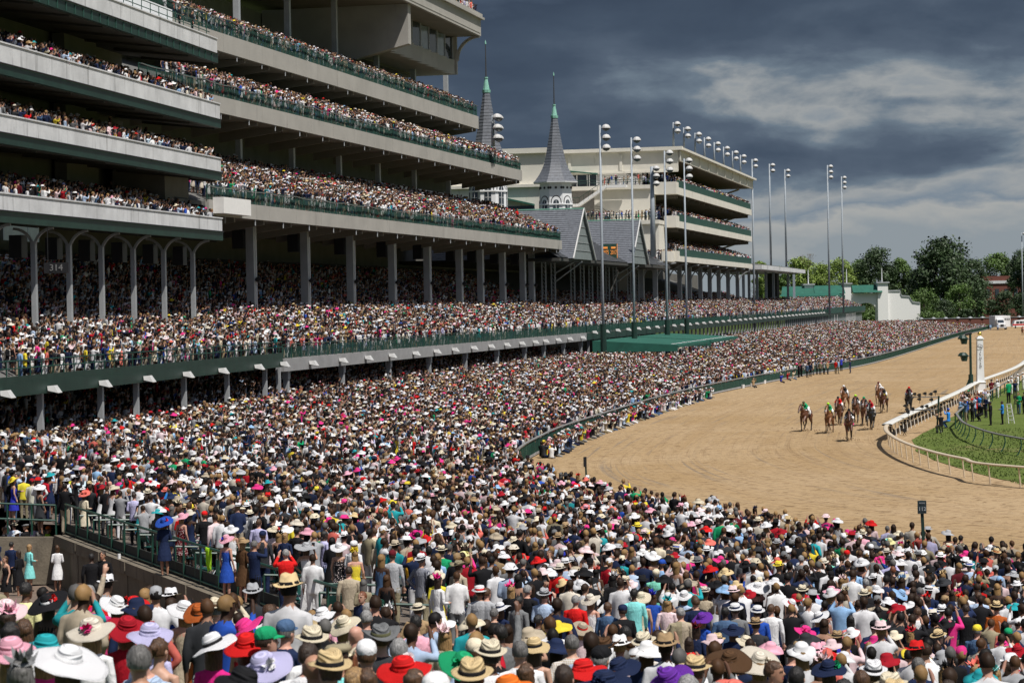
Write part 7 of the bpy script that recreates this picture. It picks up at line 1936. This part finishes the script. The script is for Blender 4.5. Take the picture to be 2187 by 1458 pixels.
# ================================================================== TREES
def tree(u, vtop, wpx, y, hue, label, kind=0, zb=0.0, leafs=9500, group='trees beyond the gate'):
    top = at_y(u, vtop, y); w = wpx / FOC * y; H = top.z; e = empty('tree', (top.x, y, zb), label, 'tree', group)
    MB().tube((top.x, y, zb), (top.x, y, H * .45), w * .035 + .15, w * .02 + .1, 8).tube((top.x, y, H * .4), (top.x + w * .16, y, H * .75), w * .018 + .08, .05, 6).tube((top.x, y, H * .35), (top.x - w * .18, y + 1, H * .7), w * .018 + .08, .05, 6).tube((top.x, y, H * .4), (top.x, y, H * .88), w * .018 + .08, .05, 6).build('trunk', mat('bark', (.06, .045, .032), .9), e)
    V = np.empty((0, 3)); blobs = []; zc0 = H * .12 if kind != 2 else H * .1
    nb = 44 if kind != 2 else 24
    for k in range(nb):
        f = random.random() ** .8; z = zc0 + (H - zc0) * (.08 + .86 * f); prof = math.sin(math.pi * (.10 + .86 * f)) ** .6 if kind != 2 else (1 - f) ** .9 + .06
        a = random.uniform(0, 6.28); r = w * .5 * prof * random.uniform(.35, .86); br = w * random.uniform(.11, .21) * (.7 if kind == 2 else 1)
        blobs.append((top.x + r * math.cos(a), y + r * math.sin(a), min(z, H - br * .7), br))
    per = leafs // nb; lv = []; s0 = max(.30, w * .021)
    for (x, yy, z, br) in blobs:
        d = rng.normal(size=(per, 3)); d /= np.linalg.norm(d, axis=1)[:, None]; rad = br * rng.uniform(.35, 1.08, per) ** .6; rad += br * .15 * rng.normal(size=per)
        c = np.array([x, yy, z]) + d * rad[:, None] * np.array([1, 1, .82]); nrm = d + rng.normal(size=(per, 3)) * .6; nrm /= np.linalg.norm(nrm, axis=1)[:, None]
        a = np.cross(nrm, rng.normal(size=(per, 3))); a /= np.linalg.norm(a, axis=1)[:, None]; b = np.cross(nrm, a); s = (s0 * rng.uniform(.6, 1.5, per))[:, None]
        lv.append(np.stack([c - a * s, c - b * s * .6, c + a * s, c + b * s * .6], 1))
    V = np.concatenate(lv).reshape(-1, 3); me = bpy.data.meshes.new('crown'); n4 = len(V) // 4
    me.from_pydata(V.tolist(), [], np.arange(n4 * 4).reshape(n4, 4).tolist()); me.materials.append(hue); link('crown', me, e); return e
G_L = mat('young_leaf', (.19, .27, .05), .6, var=.5, vscl=.22); G_M = mat('mid_leaf', (.085, .15, .03), .6, var=.45, vscl=.2); G_D = mat('dark_leaf', (.04, .072, .024), .6, var=.5, vscl=.2); G_C = mat('conifer_leaf', (.06, .12, .025), .7, var=.4, vscl=.4)
for a in ((1626, 553, 36, 930, G_L, 'small light green tree just right of the clubhouse'), (1660, 566, 46, 960, G_M, 'mid green tree behind the flat pavilion'), (1706, 549, 82, 940, G_L, 'broad light green tree between the pavilion and the poles'),
          (1752, 556, 60, 985, G_L, 'light green tree left of the taller pole'), (1796, 540, 72, 950, G_L, 'light green tree directly behind the two right poles'), (1836, 548, 60, 990, G_M, 'mid green tree overlapping the dark oak'), (1868, 524, 92, 930, G_D, 'dark oak above the gate arch'),
          (1925, 546, 52, 955, G_M, 'yellow green tree between the two dark oaks'), (1974, 560, 76, 940, G_D, 'lower dark lobe left of the tallest oak'), (2018, 507, 132, 925, G_D, 'tallest dark oak in the row'), (2076, 548, 60, 990, G_D, 'dark tree at the right shoulder of the tallest oak'), (2128, 538, 84, 1090, G_M, 'olive tree above the brick building'), (2180, 528, 70, 1080, G_D, 'dark tree at the right edge'),
          (2180, 545, 60, 930, G_D, 'dark bush mass at the right edge behind the thin pole')): tree(a[0], a[1] + 3, a[2] * 1.15, *a[3:6])
for a in ((1640, 585, 70, 1010, G_M, 'low green tree behind the pavilion columns', 0, 0, 3600), (1745, 580, 110, 1020, G_M, 'green backing tree behind the left green roofs', 0, 0, 4200), (1830, 585, 90, 1010, G_D, 'dark backing tree behind the arch roofs', 0, 0, 4200), (1915, 590, 80, 1010, G_D, 'dark backing tree between pier and oak', 0, 0, 3600), (1960, 575, 80, 1020, G_D, 'dark backing tree left of the tallest oak', 0, 0, 3600), (2080, 590, 90, 935, G_D, 'dark tree in front of the brick building corner', 0, 0, 4200), (1972, 615, 72, 890, G_M, 'bright bushy tree right of the stepped white wall', 0, 0, 4200), (2020, 640, 50, 880, G_D, 'dark shrub between the bright bushes', 0, 0, 2400), (2048, 606, 74, 905, G_M, 'mid green bushy tree below the tallest oak', 0, 0, 4200), (2096, 641, 26, 880, G_C, 'small pointed conifer near the brick wall', 2, 0, 2000),
          (2066, 660, 40, 870, G_D, 'low shrub left of the conifer', 0, 0, 1800), (2120, 640, 40, 900, G_D, 'dark shrub right of the conifer', 0, 0, 2200), (2150, 622, 60, 900, G_D, 'dark leafy bush in front of the brick building', 0, 0, 3000), (2184, 618, 46, 890, G_D, 'dark bush at the right edge', 0, 0, 2400), (1920, 620, 50, 900, G_D, 'dark shrub behind the stepped wall', 0, 0, 2400), (1852, 660, 50, 900, G_M, 'green shrubs seen through the arch', 0, 0, 2200), (1990, 665, 60, 860, G_M, 'low bright shrub beside the wall end', 0, 0, 2000)):
    tree(*a[:6], kind=a[6], zb=a[7], leafs=a[8])
# bare twigs over the light trees
e = empty('bare_tree', (at_y(1728, 545, 935).x, 935, 0), 'leafless twiggy tree top sticking out of the light green trees', 'tree'); q = MB(); base = at_y(1728, 600, 935)
def twig(p, d, L_, r, n):
    w = p + d * L_; q.tube(p, w, r, r * .6, 5)
    if n:
        for k in range(3): twig(w, (d + Vector((random.uniform(-.7, .7), random.uniform(-.4, .4), random.uniform(-.1, .5)))).normalized(), L_ * .68, r * .6, n - 1)
twig(base, Vector((0, 0, 1)), 4.2, .16, 4); q.build('branches', mat('pale_twig', (.24, .20, .16), .9), e)

# ================================================================== VEHICLES
def wheel(root, c, r=.42):
    t_ = MB(); t_.tube(Vector(c) - Vector((.14, 0, 0)), Vector(c) + Vector((.14, 0, 0)), r, n=14); o = t_.build('wheel', M_BLACK, root); MB().tube(Vector(c) - Vector((.16, 0, 0)), Vector(c) + Vector((.16, 0, 0)), r * .55, n=10).build('rim', M_LAMP, o)
p = at_z(2146, 704, 0); x, y = p.x, p.y
e = empty('truck', (x, y, 0), 'white horse ambulance truck facing the camera on the sand', 'truck')
MB().hexa([(x - 1.9, y, .7), (x + .4, y, .7), (x + .4, y + 1.7, .7), (x - 1.9, y + 1.7, .7), (x - 1.75, y + .15, 1.75), (x + .25, y + .15, 1.75), (x + .4, y + 1.7, 1.95), (x - 1.9, y + 1.7, 1.95)]).build('bonnet', M_WHITE, e)
MB().hexa([(x - 1.9, y + 1.7, .7), (x + .4, y + 1.7, .7), (x + .4, y + 3.4, .7), (x - 1.9, y + 3.4, .7), (x - 1.75, y + 2.1, 3.0), (x + .25, y + 2.1, 3.0), (x + .3, y + 3.4, 3.1), (x - 1.8, y + 3.4, 3.1)]).build('cab', M_WHITE, e)
MB().hexa([(x - 1.65, y + 1.72, 2.0), (x + .15, y + 1.72, 2.0), (x + .15, y + 1.9, 2.0), (x - 1.65, y + 1.9, 2.0), (x - 1.6, y + 2.02, 2.8), (x + .1, y + 2.02, 2.8), (x + .1, y + 2.2, 2.8), (x - 1.6, y + 2.2, 2.8)]).build('windscreen', M_DARKG, e)
MB().box((x - 1.25, y - .06, .95), (x - .25, y - .003, 1.55)).build('grille', M_BLACK, e); MB().box((x - 2.0, y - .15, .5), (x + .5, y + .1, .8)).build('bumper', M_STEEL, e)
for dx in (-1.6, .12): MB().box((x + dx - .18, y - .05, 1.15), (x + dx + .18, y + .02, 1.42)).build('headlight', M_LAMP, e)
MB().box((x - 2.0, y + 3.5, .8), (x + 2.4, y + 12, 4.0)).build('box_body', M_WHITE, e)
for k in range(3): MB().box((x + .75 + k * .55, y + 3.44, 2.7), (x + 1.05 + k * .55, y + 3.497, 3.3)).build('side_window', M_DARKG, e)
for dx in (-1.8, .3): wheel(e, (x + dx, y + 1.0, .5), .5)
wheel(e, (x + 2.1, y + 8, .5), .5)
p = at_z(2176, 701, 0); x, y = p.x, p.y; e = empty('ambulance', (x, y, 0), 'white ambulance van with red stripe at the right edge of the far track', 'ambulance')
MB().hexa([(x - 1.8, y, .5), (x + 2.6, y, .5), (x + 2.6, y + 3, .5), (x - 1.8, y + 3, .5), (x - 1.1, y + .2, 2.3), (x + 2.6, y + .2, 2.6), (x + 2.6, y + 2.8, 2.6), (x - 1.1, y + 2.8, 2.3)]).build('body', M_WHITE, e)
MB().box((x - 1.85, y - .03, .95), (x + 2.65, y - .003, 1.3)).build('red_stripe', fabric('red'), e)
for k in range(3): MB().box((x - .7 + k * 1.05, y + .02, 1.5), (x + .15 + k * 1.05, y + .11, 2.1)).build('side_window', M_DARKG, e)
for dx in (-1.0, 1.9): wheel(e, (x + dx, y + .1, .42)).__class__
p = at_z(2105, 706, 0)
for k, (dx, c) in enumerate(((0, 'black'), (2.2, 'skyblue'), (4.3, 'paleblue'))):
    make_person((p.x + dx, p.y + 4, 0), R(180), 'm', 'hair', 'brown', c, 'down', 'denim', 0, 'brown', 1.0, label=f'Distant man in {cn(c)} standing left of the white truck', group='men by the truck')
# distant statue and pink sign by the shrubs
# litter and a few loose things on the wall
for (f, lab, c) in ((.30, 'white drink can on the wall coping', M_WHITE),):
    w = WALL0.lerp(WALL1, f) + Vector((0, 0, wz(f) + .03)); q = MB(); q.tube(w, w + Vector((0, 0, .16)), .05, n=8); tag(q.build('drink_can', c), lab, 'can')
w = WALL0.lerp(WALL1, .58) + sW * .28 + Vector((0, 0, wz(.58) + 1.1)); q = MB()
for k in range(4): q.hexa([w + dW * (k * .09) + Vector(v_) for v_ in ((0, 0, -.42 - .12 * (k % 3)), (.08, 0, -.5 - .1 * (k % 2)), (.08, .03, -.5), (0, .03, -.45), (0, -.05, .04), (.09, -.05, .03), (.09, .08, .03), (0, .08, .04))])
tag(q.build('yellow_vest', fabric('lime')), 'lime yellow vest hanging over the green wall rail', 'vest')
w = WALL0.lerp(WALL1, .84) + sW * .5 + Vector((0, 0, wz(.84) + .95)); q = MB(); q.hexa([w + Vector(v_) for v_ in ((-.3, 0, -.75), (.1, 0, -.8), (.15, .1, -.8), (-.3, .1, -.7), (-.25, -.02, 0), (.3, -.02, .02), (.3, .1, .02), (-.25, .1, 0))]); tag(q.build('white_coat', fabric('white')), 'white coat draped over a chair behind the wall rail', 'coat')
